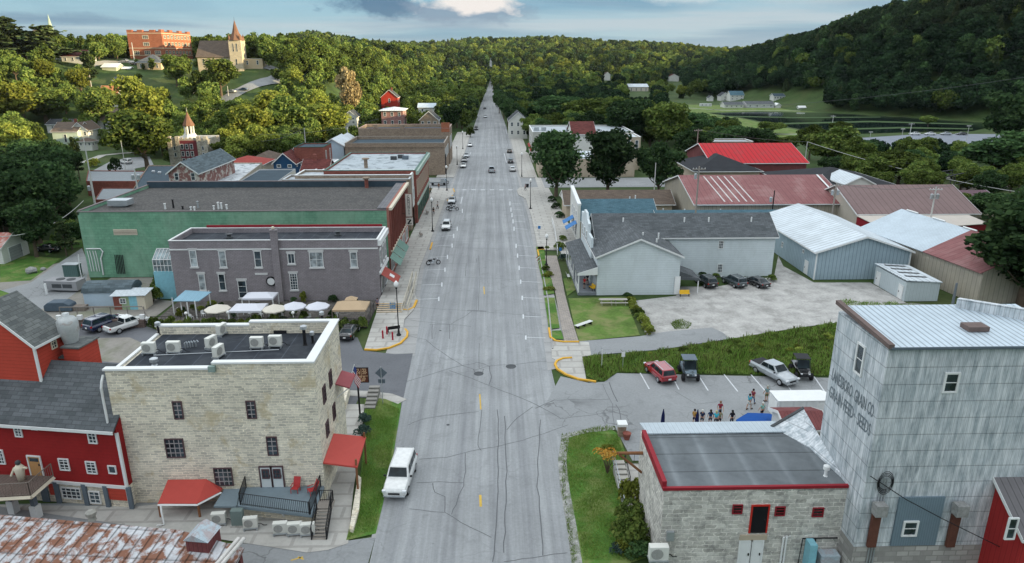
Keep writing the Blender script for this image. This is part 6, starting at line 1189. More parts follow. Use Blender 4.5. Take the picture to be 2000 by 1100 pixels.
CW=paint('pearl_white',(.66,.67,.66),.25,coat=.6); CS=paint('silver_paint',(.38,.41,.43),.3,.3,coat=.5); CB=paint('gloss_black',(.012,.013,.015),.15,coat=1); CN=paint('midnight_blue',(.012,.02,.06),.2,coat=1); CRD=paint('wine_red',(.28,.01,.02),.2,coat=1); CG=paint('gunmetal',(.06,.075,.085),.25,.3,coat=1); CBL=paint('steel_blue',(.10,.17,.25),.25,.3,coat=1)
def put(t,px,py,heading,z=0.0):
    g=G(px,py,z); t.location=(g[0],g[1],z+.012); t.rotation_euler=(0,0,R_(heading)); return t
v=put(vehicle('big_suv','large white suv parked at the kerb beside the mill lawn, front toward the viewer',CW,'suv','parked_suv'),783,942,180-4); big=v
put(vehicle('suv','wine red suv parked nose to the grassy bank, rear toward the viewer',CRD,'suv','parked_suv'),1288,736,14)
tk=put(vehicle('truck4','silver four door pickup with black bed cover in the grassy bank car park',CS,'pickup truck','parked_pickup'),1510,738,180+24)
MB().cbox((0,-2.05,1.27),(1.75,1.3,.06)).build('bed_cover',BLKP,tk) if 0 else None
v=put(vehicle('suv','midnight blue people carrier parked beside the white pickup behind the mill',CN,'van','parked_van'),207,640,-28); v.scale=(1.1,1.1,1.1)
v=put(vehicle('pickup','white extended cab pickup parked behind the mill roof',CW,'pickup truck','parked_pickup'),250,642,-33)
sd=put(vehicle('sedan','black sedan parked on the side street below the patio fence, rear toward the viewer',CB),683,655,-4)
put(vehicle('sedan','black sedan parked beside the white garage under dark trees',CB),95,491,70)
put(vehicle('suv','black suv nearest the porch lean-to in the gravel lot',CB,'suv','parked_suv'),1378,557,12)
put(vehicle('suv','dark gunmetal suv parked in the middle of three on the gravel lot',CG,'suv','parked_suv'),1433,557,17)
put(vehicle('sedan','black sedan parked rightmost of three on the gravel lot',CB),1476,557,22)
w1c=put(vehicle('suv','white suv parked facing the viewer by the left kerb near the blade sign',CW,'suv','parked_suv'),872,447,180)
sc2=vehicle('sedan','pale blue-silver car parked behind a cluster of motorcycles on the left kerb',CS); put(sc2,883,396,178)
mvp=put(vehicle('pickup','silver pickup driving away up the middle of the main street',CS,'pickup truck','moving_pickup'),960,336,2)
GC='cars parked along the left kerb'
def car2(src,px,py,hd,l,pm=None,group=None,z=0,T=False):
    g=GT(px,py) if T else G(px,py,z)
    o=dup(src,(g[0],g[1],g[2]+.02),R_(hd),l,group=group,swap={'body':pm,'cabin':pm} if pm else None); 
    return o
for a in((905,327,180,'white car nearest the viewer in the left kerb queue past the corner',CW),(907,316,180,'dark car second in the left kerb queue past the corner',CB),(911,307,180,'silver car third in the left kerb queue past the corner',CS),(918,286,180,'white car parked alone on the left kerb beyond a queue of three',CW)): car2(sc2,*a[:4],a[4],GC)
car2(w1c,930,254,180,'dark suv parked by a bushy planter on the left kerb far up the street',CB,GC)
for a in((1001,334,0,'white car on the right kerb just past the crossing',CW),(997,318,0,'dark car second on the right kerb past the crossing',CB),(995,298,0,'bronze car third on the right kerb past the crossing',paint('bronze',(.14,.12,.10),.3)),(1002,251,0,'dark car far up the right kerb by the white gable',CB)): car2(sc2,*a[:4],a[4],'cars parked along the right kerb')
car2(sc2,948,230,180,'tiny pale car driving far up the main street',CS); car2(sc2,947,213,0,'tiny dark car beyond the pale one far up the main street',CG)
car2(w1c,247,320,60,'white suv parked on the sloping car park by the big oak',CW)
for i,(px,pm,l) in enumerate(((1786,CW,'leftmost white car in the row by the pond'),(1816,CW,'second white car in the row by the pond'),(1847,CS,'silver pickup-like car third in the row by the pond'),(1878,CB,'dark car rightmost in the row by the pond'))): car2(sc2,px,264,85,l,pm,'cars in the pond car park')
for i,(px,py,pm,l) in enumerate(((244,121,CW,'white car on the drive in front of the school'),(262,127,CB,'dark car on the drive beside the buff house'),(476,177,CBL,'blue car parked on the hill street below the church'),(452,181,CW,'pale car parked lower on the hill street below the church'))): car2(sc2,px,py,70,l,pm,T=True)
# side-by-side off-road buggies
def buggy(label,m1,px,py,hd):
    t=thing('utility_buggy',label,'off-road buggy',(0,0,0))
    MB().add([(-.62,-1.4,.55),(.62,-1.4,.55),(.62,.5,.5),(-.62,.5,.5),(-.66,-1.4,1.0),(.66,-1.4,1.0),(.66,.5,.95),(-.66,.5,.95)],[(0,3,2,1),(4,5,6,7),(0,1,5,4),(1,2,6,5),(2,3,7,6),(3,0,4,7)]).add([(-.5,.5,.5),(.5,.5,.5),(.42,1.5,.55),(-.42,1.5,.55),(-.62,.5,1.05),(.62,.5,1.05),(.5,1.5,.85),(-.5,1.5,.85)],[(0,3,2,1),(4,5,6,7),(0,1,5,4),(1,2,6,5),(2,3,7,6),(3,0,4,7)]).build('body',m1,t,bevel=.05)
    mb=MB()
    for sx in(-.66,.66): mb.tube([(sx,.75,1.0),(sx*.93,.35,1.85),(sx*.93,-.8,1.88),(sx,-1.0,1.0)],.04,6)
    mb.build('roll_cage',BLKP,t); MB().slab([(-.68,.45,1.93),(.68,.45,1.93),(.68,-.9,1.95),(-.68,-.9,1.95)],.06).build('roof',GREYP if m1!=CB else BLKP,t,bevel=.02)
    MB().slab([(-.58,.72,1.05),(.58,.72,1.05),(.56,.38,1.8),(-.56,.38,1.8)],.02).build('windscreen',CGLASS,t)
    for y in(-1.0,1.05):
        for sx in(-1,1):
            mb=MB(); mb.lathe(0,0,[(.3,0),(.36,.05),(.36,.22),(.3,.28)],14); mb.v=[(sx*(.55+z),y+x,.36+yy) for x,yy,z in mb.v]; w=mb.build('wheel',TYRE,t); mb=MB(); mb.lathe(0,0,[(.18,.27),(.18,.29)],10); mb.v=[(sx*(.55+z),y+x,.36+yy) for x,yy,z in mb.v]; mb.build('rim',BLKP,w)
    for sx in(-1,1): MB().cbox((sx*.36,1.5,.8),(.18,.06,.1)).build('headlight',LENS,t); MB().cbox((sx*.28,-.3,.85),(.45,.5,.5)).build('seat',BLKP,t)
    MB().cbox((0,1.58,.6),(1.0,.08,.14)).build('bumper',BLKP,t); t.scale=(1.15,)*3
    return put(t,px,py,hd)
CAMO=mk('camo_blue_grey',(.17,.22,.26),.6,.3,3,stain=(.05,.06,.06),stain_amt=.9,stain_sc=3,lo=.5,hi=.54)
buggy('blue-grey camouflage off-road buggy beside the wine red suv',CAMO,1344,735,176); buggy('black off-road buggy parked to the right of the silver pickup',CB,1563,733,172)
# enclosed trailer
t=thing('enclosed_trailer','white enclosed cargo trailer in front of the tin grain elevator','trailer',(0,0,0))
MB().prism([(-2.6,-1.05),(2.2,-1.05),(2.75,-.4),(2.75,.4),(2.2,1.05),(-2.6,1.05)],.45,2.35).build('box',mk('trailer_white',(.66,.68,.68),.5,.06,.3,pat='vrib',p=1.2,dark=.85),t,bevel=.04); MB().prism([(-2.65,-1.08),(2.22,-1.08),(2.8,-.4),(2.8,.4),(2.22,1.08),(-2.65,1.08)],2.35,2.42).build('roof_skin',WHITE,t)
MB().box(-2.65,-2.62,-.9,.9,.5,2.2).build('rear_door',WHITE,t); MB().box(1.0,1.7,-1.08,-1.06,.8,2.1).build('side_door',WHITE,t)
for x in(-.6,.3):
    for y in(-1.0,.85): mb=MB(); mb.lathe(0,0,[(.33,0),(.33,.18)],12); mb.v=[(x+a,y+c,.33+b) for a,b,c in mb.v]; mb.build('wheel',TYRE,t)
MB().box(-1.1,.8,-1.14,-1.05,.68,.78).build('mudguard',BLKP,t); MB().tube([(2.7,0,.5),(3.7,0,.5)],.06).build('hitch',BLKP,t)
t.scale=(1.05,)*3; put(t,1560,818,0); t.location.z=.02
# motorcycles
def bike(label,px,py,hd,group=None):
    t=thing('motorcycle',label,'motorcycle',(0,0,0),0,group)
    for y in(-.72,.78):
        mb=MB(); mb.tube([(0,y+.3*math.cos(a),.32+.3*math.sin(a)) for a in np.linspace(0,2*math.pi,17)],.065,6,cap=False); w=mb.build('wheel',TYRE,t); mb=MB(); mb.lathe(0,0,[(.1,-.06),(.1,.06)],8); mb.v=[(c,y+a,.32+b) for a,b,c in mb.v]; mb.build('hub',CHR,w)
    MB().ball((0,.2,.82),.2,10,6,.8).build('tank',CB,t,smooth=True); MB().cbox((0,0,.45),(.3,.5,.38)).build('engine',CHR,t,bevel=.05); MB().slab([(-.14,-.1,.8),(.14,-.1,.8),(.12,-.75,.78),(-.12,-.75,.78)],.1).build('seat',BLKP,t)
    MB().tube([(0,.78,.32),(0,.5,.95),(0,.42,1.05)],.04).build('fork',CHR,t); MB().tube([(-.38,.3,1.1),(0,.45,1.05),(.38,.3,1.1)],.025).build('handlebar',CHR,t); MB().ball((0,.6,.92),.1).build('headlight',LENS,t); MB().tube([(.16,.1,.3),(.18,-.8,.32)],.05).build('exhaust',CHR,t); MB().tube([(0,-.1,.6),(0,-.75,.6)],.07).build('rear_fender',BLKP,t)
    t.scale=(1.15,)*3; put(t,px,py,hd); return t
bk=bike('black cruiser motorcycle parked alone across the left parking bays',846,517,-75); 
for px,py,hd,l in((880,410,-60,'left motorcycle of the pair behind the white suv'),(886,412,-70,'right motorcycle of the pair behind the white suv'),(868,359,-85,'motorcycle parked at the left corner past the crossing')):
    g=G(px,py); dup(bk,(g[0],g[1],.012),R_(hd),l,1.15)
t=thing('flatbed_van','pale grey flatbed van standing on the corner pavement by the arched entry','van',(0,0,0)); MB().box(-.95,.95,-2.2,.7,.5,1.0).build('bed',CS,t,bevel=.04); MB().add([(-.95,.7,.45),(.95,.7,.45),(.95,2.4,.5),(-.95,2.4,.5),(-.85,.75,1.8),(.85,.75,1.8),(.85,1.6,1.75),(-.85,1.6,1.75),(-.9,2.4,1.1),(.9,2.4,1.1)],[(0,1,5,4),(4,5,6,7),(7,6,9,8),(8,9,2,3),(1,2,9,6,5),(3,0,4,7,8),(0,3,2,1)]).build('cab',CS,t)
for y in(-1.5,1.7):
    for sx in(-1,1): mb=MB(); mb.lathe(0,0,[(.36,0),(.36,.2)],12); mb.v=[(sx*(.78+c),y+a,.36+b) for a,b,c in mb.v]; mb.build('wheel',TYRE,t)
MB().slab([(-.75,1.66,1.68),(.75,1.66,1.68),(.8,2.33,1.2),(-.8,2.33,1.2)],.02).build('windscreen',CGLASS,t); put(t,856,361,-88,.14)
# ---------------- people ----------------
SKIN=mk('skin',(.45,.26,.18),.6,.05); SKIN2=mk('skin_pale',(.52,.34,.26),.6,.05)
def skinmesh(name,verts,edges,rad,m,parent,sub=1,root=0):
    me=bpy.data.meshes.new(name); me.from_pydata(verts,edges,[]); o=bpy.data.objects.new(name,me); COL.objects.link(o)
    sk=o.modifiers.new('s','SKIN'); sk.use_smooth_shade=True; 
    for i,r in enumerate(rad): me.skin_vertices[0].data[i].radius=(r,r*.85)
    me.skin_vertices[0].data[root].use_root=True
    ss=o.modifiers.new('u','SUBSURF'); ss.levels=sub; ss.render_levels=sub
    bpy.context.view_layer.update(); dg=bpy.context.evaluated_depsgraph_get(); m2=bpy.data.meshes.new_from_object(o.evaluated_get(dg)); bpy.data.objects.remove(o)
    m2.materials.clear(); m2.materials.append(m); o=bpy.data.objects.new(name,m2); COL.objects.link(o); o.parent=parent; return o
def person(label,px,py,rz,top=(.3,.3,.3),bot=(.05,.06,.1),hair=(.03,.02,.015),skin=None,pose='stand',shorts=True,h=1.0,z=0.,hat=None,longhair=False,group=None,at=None):
    t=thing('person',label,'person',(0,0,0),0,group); sk=skin or SKIN
    st={'stand':0,'walk':.22,'sit':0}[pose] if pose!='sit' else 0
    la,ra=(.12,-.12) if pose=='stand' else ((.25,-.2) if pose=='walk' else (.25,.25))
    V=[(0,0,.96),(0,0,1.12),(0,0,1.32),(0,-.01,1.46),(0,.01,1.54),(0,.03,1.63),(0,.01,1.71)]; E=[(0,1),(1,2),(2,3),(3,4),(4,5),(5,6)]; Rr=[.135,.12,.145,.075,.06,.1,.075]
    legs={}; arms={}
    for s,nm in((-1,'l'),(1,'r')):
        b=len(V); f=s*st
        if pose=='sit': pts=[(s*.1,.02,.9),(s*.12,.42,.92),(s*.12,.45,.5),(s*.12,.58,.46)]
        else: pts=[(s*.095,.01,.9),(s*.1,.03+f*.6,.5),(s*.1,f,.09),(s*.1,f+.17,.045)]
        V+=pts; Rr+=[.098,.062,.042,.038]; E+=[(0,b),(b,b+1),(b+1,b+2),(b+2,b+3)]; legs[nm]=pts
        b=len(V); a=la if s<0 else ra
        pts=[(s*.17,0,1.42),(s*.245,-.02+a*.5,1.16),(s*.24,.08+a,.93),(s*.235,.11+a,.85)]
        V+=pts; Rr+=[.058,.043,.03,.033]; E+=[(2,b),(b,b+1),(b+1,b+2),(b+2,b+3)]; arms[nm]=pts
        w=Vector(pts[3])
        for k,(dx,dy,ln) in enumerate(((0,.03,.085),(0,.012,.095),(0,-.006,.09),(0,-.022,.075))):
            b2=len(V); V+=[(w.x+s*.004,w.y+dy,w.z-.03),(w.x,w.y+dy+.008,w.z-.03-ln*.5),(w.x-s*.015,w.y+dy+.02,w.z-.03-ln)]; Rr+=[.010,.009,.008]; E+=[(b+3,b2),(b2,b2+1),(b2+1,b2+2)]
        b2=len(V); V+=[(w.x-s*.02,w.y+.035,w.z-.005),(w.x-s*.03,w.y+.05,w.z-.045)]; Rr+=[.011,.009]; E+=[(b+3,b2),(b2,b2+1)]
    off=-.42 if pose=='sit' else 0
    V=[(x,y,z_+off) for x,y,z_ in V]; skinmesh('body',V,E,Rr,sk,t)
    o_=lambda pts:[(x,y,z_+off) for x,y,z_ in pts]
    # shirt
    vs=o_([(0,0,.98),(0,0,1.12),(0,0,1.32),(0,0,1.45)]); es=[(0,1),(1,2),(2,3)]; rr=[.16,.15,.172,.09]
    for nm in 'lr': b=len(vs); p=arms[nm]; e=Vector(p[0]).lerp(Vector(p[1]),.75); vs+=o_([p[0],tuple(e)]); es+=[(2,b),(b,b+1)]; rr+=[.08,.062]
    skinmesh('shirt',vs,es,rr,mk('cloth_%02d%02d%02d'%tuple(int(q*99) for q in top),top,.9,.15,4),t)
    vs=o_([(0,0,1.0),(0,0,.93)]); es=[(0,1)]; rr=[.155,.155]
    for nm in 'lr': b=len(vs); p=legs[nm]; e=Vector(p[0]).lerp(Vector(p[1]),.85) ; q=[p[0],tuple(e)]+([] if shorts else [p[1],tuple(Vector(p[2])+Vector((0,0,.04)))]); vs+=o_(q); es+=[(1,b),(b,b+1)]+([] if shorts else [(b+1,b+2),(b+2,b+3)]); rr+=[.115,.09]+([] if shorts else [.08,.06])
    skinmesh('shorts' if shorts else 'trousers',vs,es,rr,mk('cloth_%02d%02d%02d'%tuple(int(q*99) for q in bot),bot,.9,.15,4),t)
    for nm in 'lr':
        p=legs[nm]; MB().cbox((p[3][0],p[3][1]-.06,.045 if pose!='sit' else p[3][2]+off),(.1,.28,.09)).build('shoe',BLKP,t,bevel=.02)
    hm=mk('hair_%02d%02d%02d'%tuple(int(q*99) for q in (hat or hair)),hat or hair,.8,.1)
    mb=MB(); mb.ball((0,-.015,1.665+off),.115,12,8,1.0); mb.v=[(x,y if z_>1.62+off else y-.03,z_) for x,y,z_ in mb.v]; mb.build('cap' if hat else 'hair',hm,t,smooth=True)
    if longhair: MB().ball((0,-.09,1.5+off),.1,10,7,1.8).build('hair',hm,t,smooth=True)
    for s in(-1,1): MB().ball((s*.035,.108,1.625+off),.012,6,4).build('eye',DARK,t)
    MB().ball((0,.125,1.595+off),.014,6,4,1.4).build('nose',sk,t); MB().cbox((0,.112,1.555+off),(.045,.01,.01)).build('mouth',mk('lips',(.3,.08,.07)),t)
    for s in(-1,1): MB().ball((s*.1,.01,1.61+off),.02,6,4,1.5).build('ear',sk,t)
    g=G(px,py,z) if at is None else at; t.location=(float(g[0]),float(g[1]),float(g[2])+.012); t.rotation_euler=(0,0,R_(rz)); t.scale=(h,)*3; return t
person('person in a maroon top and blue jeans walking toward the viewer in the lot',1405,815,175,(.25,.03,.05),(.06,.13,.25),(.2,.12,.07),shorts=False,pose='walk')
person('person with long black hair in a black top standing by the rail end',1428,833,0,(.015,.015,.03),(.03,.03,.05),(.01,.01,.01),longhair=True,shorts=False)
person('person in a turquoise vest and white shorts walking away across the lot',1462,800,-60,(.05,.3,.4),(.55,.6,.58),(.02,.015,.01),pose='walk')
person('person in a dark red top with hair bun beside the turquoise vest person',1469,790,-50,(.18,.03,.05),(.03,.08,.2),(.015,.01,.01),pose='walk',shorts=False)
person('tall man in a grey-green shirt and olive shorts near the silver pickup',1496,785,10,(.18,.28,.28),(.12,.13,.06),(.35,.35,.3),pose='stand',h=1.06)
person('person in a mint t-shirt and dark shorts with pale cap next to the blue parasol',1487,817,20,(.25,.45,.4),(.02,.02,.03),(.3,.3,.3),hat=(.6,.6,.55))
GP='guests waiting along the porch rail'
for a in(((1355,831),'seated guest in a mustard shirt at the left end of the porch rail',(.35,.2,.05),None,False),((1370,832),'seated guest in navy with a white cap beside the furled parasol',(.02,.03,.07),(.6,.6,.55),False),((1386,832),'seated guest with long dark hair in a dark blue dress by the rail',(.02,.05,.12),None,True),((1397,834),'seated guest in a bright cyan top by the rail',(.04,.42,.55),(.45,.42,.2),False),((1404,833),'seated guest in a khaki shirt at the right of the cyan top',(.22,.22,.14),None,False)):
    person(a[1].replace('seated','waiting'),a[0][0],a[0][1],random.uniform(-50,50),a[2],(.03,.03,.05),(.02,.015,.012),hat=a[3],longhair=a[4],group=GP)
person('guest in a red shirt on the pale house porch',0,0,150,(.5,.02,.03),(.03,.03,.05),at=(13.7,101.2,.45)); person('guest in dark clothes behind the red shirted one on the pale house porch',0,0,200,(.03,.04,.06),(.02,.02,.03),at=(14.4,103,.45))
person('dark clothed guest standing in the porch corner by the flower pot',0,0,90,(.02,.03,.06),(.02,.02,.04),at=(11.9,49.6,.0)); person('person in a grey shirt in the patio corner by the street front',738,605,0,(.16,.14,.2),(.03,.03,.04))
for px,py,l,c in((847,420,'person in black on the pavement below the blade sign',(.02,.02,.02)),(855,408,'person in white walking on the pavement near the blade sign',(.5,.5,.5)),(857,370,'person in brown standing by the crossing on the left pavement',(.15,.08,.05)),(841,378,'dark clothed person by the shop door before the crossing',(.02,.02,.02)),(1026,372,'person in pink on the right pavement by the crossing bin',(.4,.2,.22))): person(l,px,py,random.choice((0,90,180)),c,(.03,.03,.05),pose='walk',shorts=False,z=.14)
# ---------------- street furniture ----------------
GLB=mk('lamp_globe',(.8,.8,.78),.3,.03)
def lamp(label,px,pb,pt,z=.14,group='globe street lamps'):
    g=G(px,pb,z); ht=GY(px,pt,g[1])[2]; t=thing('street_lamp',label,'street lamp',(g[0],g[1],z),0,group)
    MB().lathe(g[0],g[1],[(.3,z),(.3,z+.12),(.16,z+.3),(.11,z+.8),(.075,z+1.4),(.06,ht-1.1),(.14,ht-.95),(.1,ht-.8)],10).build('post',DARK,t,smooth=False)
    MB().lathe(g[0],g[1],[(.12,ht-.8),(.3,ht-.55),(.3,ht-.3),(.16,ht-.08),(.04,ht+.05)],12).build('globe',GLB,t,smooth=True); return t
for a in(('tall black globe lamp beside the red bollards on the yellow-kerbed corner',779,655,549),('black globe lamp in front of the grey motorcycle cluster below the blade sign',845,452,386),('black globe lamp at the left corner of the crossing',873,372,323),('black globe lamp third along the left pavement, by the white car queue',893,322,284),('black globe lamp farthest up the left pavement',904,291,256),
    ('black globe lamp with purple flower basket in the right verge',1067,518,457),('black globe lamp on the right pavement before the crossing',1036,408,349),('black globe lamp on the right pavement beyond the crossing',1019,345,298)): lamp(*a)
for i,(px,py) in enumerate(((748,661),(756,653),(767,664))):
    g=G(px,py,.14); MB().lathe(g[0],g[1],[(.11,.14),(.11,1.15),(.07,1.22)],8).build('bollard',mk('bollard_red',(.35,.02,.04),.5,.1),label=('red bollard left of the trio by the corner bench','red bollard at the back of the trio by the corner bench','red bollard right of the trio by the corner bench')[i],cat='bollard',group='red bollards on the corner')
def bench(label,loc,rz,m,L_=1.6,group=None):
    t=thing('bench',label,'bench',(0,0,0),0,group)
    for k in range(4): MB().box(-L_/2,L_/2,-.2+k*.11,-.11+k*.11,.42,.46).build('seat_slat',m,t) if k==0 else None
    MB().box(-L_/2,L_/2,-.09,.22,.42,.46).build('seat',m,t); MB().slab([(-L_/2,.24,.5),(L_/2,.24,.5),(L_/2,.34,.92),(-L_/2,.34,.92)],.04).build('backrest',m,t)
    for x in(-L_/2+.1,L_/2-.1):
        for y in(-.15,.2): MB().box(x-.03,x+.03,y-.03,y+.03,0,.42).build('leg',DARK,t)
    t.location=tuple(float(q) for q in loc); t.rotation_euler=(0,0,R_(rz)); return t
g=G(769,648,.14); bench('black metal bench between bollards and lamp on the corner',(g[0],g[1],.14),200,DARK)
bench('white slatted bench on the porch walk of the pale house',(11.9,107.5,.13),90,WHITE); bench('yellow bench on the front porch of the pale house',(14.7,100.3,.46),-75,paint('yellow_paint',(.75,.45,.02),.6),1.4); bench('small yellow bench beside the pale house lean-to',tuple(G(1337,579,0.01)),0,paint('yellow_paint',(1,1,1)),1.5)
for px,py,l in((835,418,'dark bench on the left pavement beneath the green storefront'),(846,452,'') ,(823,462,'dark planter bench by the shop with green awnings')):
    if l: g=G(px,py,.14); bench(l,(g[0],g[1],.14),90,WOODG)
g=G(1140,637,0.02); t=thing('slatted_bench','long low slatted bench lying across the lawn corner near the footway','bench',(g[0],g[1],.02),R_(40))
for k in(-1,0,1): MB(True).box(-1.5,1.5,k*.22-.08,k*.22+.08,.38,.43).build('slat',WHITE,t)
for x in(-1.2,0,1.2): MB(True).box(x-.05,x+.05,-.3,.3,0,.38).build('leg',DARK,t)
def picnic(label,px,py):
    t=thing('picnic_table',label,'picnic table',(0,0,0),0,'picnic tables'); w=mk('bleached_wood',(.42,.40,.36),.9,.15)
    MB().box(-1,1,-.38,.38,.7,.75).build('tabletop',w,t)
    for y in(-.75,.75): MB().box(-1,1,y-.14,y+.14,.42,.46).build('seat',w,t)
    for x in(-.7,.7): MB().tube([(x,-.75,0),(x,.0,.7)],.04,4).tube([(x,.75,0),(x,0,.7)],.04,4).box(x-.03,x+.03,-.8,.8,.38,.42).build('leg',w,t)
    put(t,px,py,0,.02)
picnic('left grey picnic table at the back of the lawn',1184,594); picnic('right grey picnic table at the back of the lawn',1211,594)
# poles and wires
POLE=mk('pole_wood',(.30,.27,.24),.9,.2,.5); POLEW=mk('pole_pale',(.5,.5,.48),.8,.1)
PTOP={}
def pole(key,label,px,pt,Y,cross=True,trans=0,m=None,r=.16):
    b=GY(px,pt,Y); zg=Z(b[0],Y); t=thing('utility_pole',label,'utility pole',(b[0],Y,zg)); PTOP[key]=Vector(b.tolist())
    MB().lathe(b[0],Y,[(r*1.2,zg-.1),(r*.8,b[2])],8).build('post',m or POLE,t)
    if cross: MB().box(b[0]-1.2,b[0]+1.2,Y-.08,Y+.08,b[2]-.6,b[2]-.45).build('crossarm',m or POLE,t); mb=MB(); [mb.lathe(b[0]+q,Y,[(.06,b[2]-.45),(.04,b[2]-.25)],6) for q in(-1.1,-.5,.5,1.1)]; mb.build('insulator',WHITE,t)
    for k in range(trans): MB().lathe(b[0]+(.55 if k%2 else -.55),Y,[(.28,b[2]-2.3),(.3,b[2]-1.4),(.12,b[2]-1.3)],10).build('transformer',STEEL,t)
    return t
pole('a','utility pole with two pale transformers behind the gravel roof',262,328,139,False,2,POLEW); pole('b','short utility pole with a transformer left of the gravel roof',176,350,141,False,1,POLEW)
pole('c','bare leaning utility trunk pole among dark trees on the left',163,270,140,False,0,POLEW,.12); pole('d','pale flagpole-like mast beside the sloping car park',236,275,205,False,0,POLEW,.1)
pole('e','tall utility pole rising in front of the maroon warehouse roof',1366,325,128,True,1,POLE); pole('f','white post in front of the middle street tree',1281,318,166,False,0,POLEW,.12); pole('g','utility pole behind the black hip roof with a crossarm',1364,252,212,True,0,POLE)
pole('h','dark utility pole stub behind the blue ribbed barn roof',1513,372,136,False,1,DARK,.14); pole('i','utility pole with transformers at the end of the maroon warehouse roof',1634,358,134,True,2,POLE); pole('j','utility pole with crossarm and dark transformers over the brown warehouse',1829,365,128,True,2,POLEW)
pole('k','white pole between the riverside trees on the right',1920,340,175,False,0,POLEW,.14); pole('l','pale pole beside the red roofed hall',1577,277,205,False,0,POLEW,.14); pole('m','pale double crossarm pole by the pond car park',1781,240,300,True,0,POLEW); pole('n','distant utility pole left of the pond meadow',1433,245,300,True,0,POLEW); pole('o','crossarm pole before the pond water',1628,225,330,True,0,POLEW)
pole('p','grey wooden pole in front of the tan metal barn',1869,553,91,False,0,mk('grey_pole',(.16,.18,.2),.9,.2),.18); pole('q','pole standing above trees behind the red gabled house',715,157,480,True,0,POLEW); pole('r','pole among sunlit trees by the cream attic house',594,250,210,False,0,POLEW,.13); pole('s','pole beside the brick shop cornice',678,248,240,False,0,POLEW,.13)
pole('t','pole at the edge of the mown hill slope',169,115,350,False,0,POLEW,.16); pole('u','pole left of the brick school',257,83,395,False,0,POLEW,.2); pole('v','pole near the hill street bend below the church',495,137,430,True,0,POLEW); pole('w','pole in the hillside grove below the church',444,168,345,False,0,POLEW,.15)
def wire(label,a,b,sag=1.2,r=.035,m=None):
    a=Vector(a); b=Vector(b); pts=[]
    for i in range(13): s=i/12; q=a.lerp(b,s); q.z-=sag*4*s*(1-s); pts.append(q)
    MB().tube(pts,r,4).build('power_line',m or mk('wire_grey',(.14,.15,.15)),label=label,cat='power line')
wire('pale cable sagging from the left edge up to the dark trees',tuple(GY(-30,462,110)),tuple(GY(163,392,140)),2.2,.06,POLEW)
wire('long cable sweeping over the warehouses to the right edge',PTOP['l'],tuple(GY(2060,386,150)),1.5,.06,POLEW); wire('power line crossing in front of the dark hill on the right',tuple(GY(1380,215,330)),tuple(GY(2040,145,330)),2,.06); wire('line between the two warehouse poles',PTOP['i'],PTOP['j'],.8); wire('line from the pole behind the black roof to the pale pole by the red hall',PTOP['g'],PTOP['l'],.8)
wire('line over the left treetops toward the pink house',tuple(GY(500,262,215)),tuple(GY(740,232,215)),1.5,.04); wire('lower line beside the brick shop treetops',tuple(GY(510,276,205)),PTOP['r'],.8,.04); wire('yard cable near the grey wooden pole',tuple(GY(1868,600,91)),tuple(GY(2040,625,80)),.3,.04,POLEW); wire('line running from the elevator side pole',PTOP['j'],PTOP['k'],.8)
# ---------------- patio of the grey building ----------------
t=thing('patio_fence','black iron fence along the planted patio edge','fence',(-29,87.6,0)); a=tuple(G(300,640,.0)); b=tuple(G(640,640,0)); c=tuple(G(728,640,0))
railing([(-45.6,88.3,0),(-30,87.6,0),(-16.8,86.6,0)],1.3,t,sp=.5,pr=.03); railing([(-16.8,86.6,0),(-16.9,93,0)],1.3,t,sp=.5)
sheet('patio_floor',[(-46,88.2),(-16.9,86.7),(-16.8,97.9),(-46.2,97.9)],.03,mk('flagstone',(.17,.155,.14),.9,.3,1,pat='brick',p=.7,p2=.5))
def parasol(label,px,py,m,r=1.55,z=2.5,open_=True,group=None,zb=0):
    g=G(px,py,z+zb); t=thing('parasol',label,'parasol',(g[0],g[1],zb),0,group); MB().tube([(g[0],g[1],zb),(g[0],g[1],zb+z+.25)],.035,6).build('pole',STEEL,t)
    if open_:
        n=8; vs=[(g[0],g[1],zb+z+.35)]+[(g[0]+r*math.cos(2*math.pi*k/n+.3),g[1]+r*math.sin(2*math.pi*k/n+.3),zb+z-.3) for k in range(n)]+[(g[0]+r*math.cos(2*math.pi*k/n+.3),g[1]+r*math.sin(2*math.pi*k/n+.3),zb+z-.45) for k in range(n)]
        MB().add(vs,[(0,1+k,1+(k+1)%n) for k in range(n)]+[(1+k,1+n+k,1+n+(k+1)%n,1+(k+1)%n) for k in range(n)]).build('canopy',m,t)
    else: MB().lathe(g[0],g[1],[(.1,zb+z-1.6),(.2,zb+z-1.3),(.16,zb+z-.5),(.03,zb+z+.2)],8).build('canopy',m,t)
    return t
CRM=mk('cream_canvas',(.62,.58,.50),.8,.06); WCV=mk('white_canvas',(.62,.63,.68),.8,.06); GR='parasols on the patio'
parasol('cream octagonal parasol left of the white marquee on the patio',424,599,CRM,1.7,group=GR); parasol('cream parasol just right of the white marquee on the patio',535,599,CRM,1.6,group=GR); parasol('white parasol in the middle of the patio row',574,594,WCV,1.6,group=GR); parasol('white parasol beside the tan gazebo',620,594,WCV,1.6,group=GR)
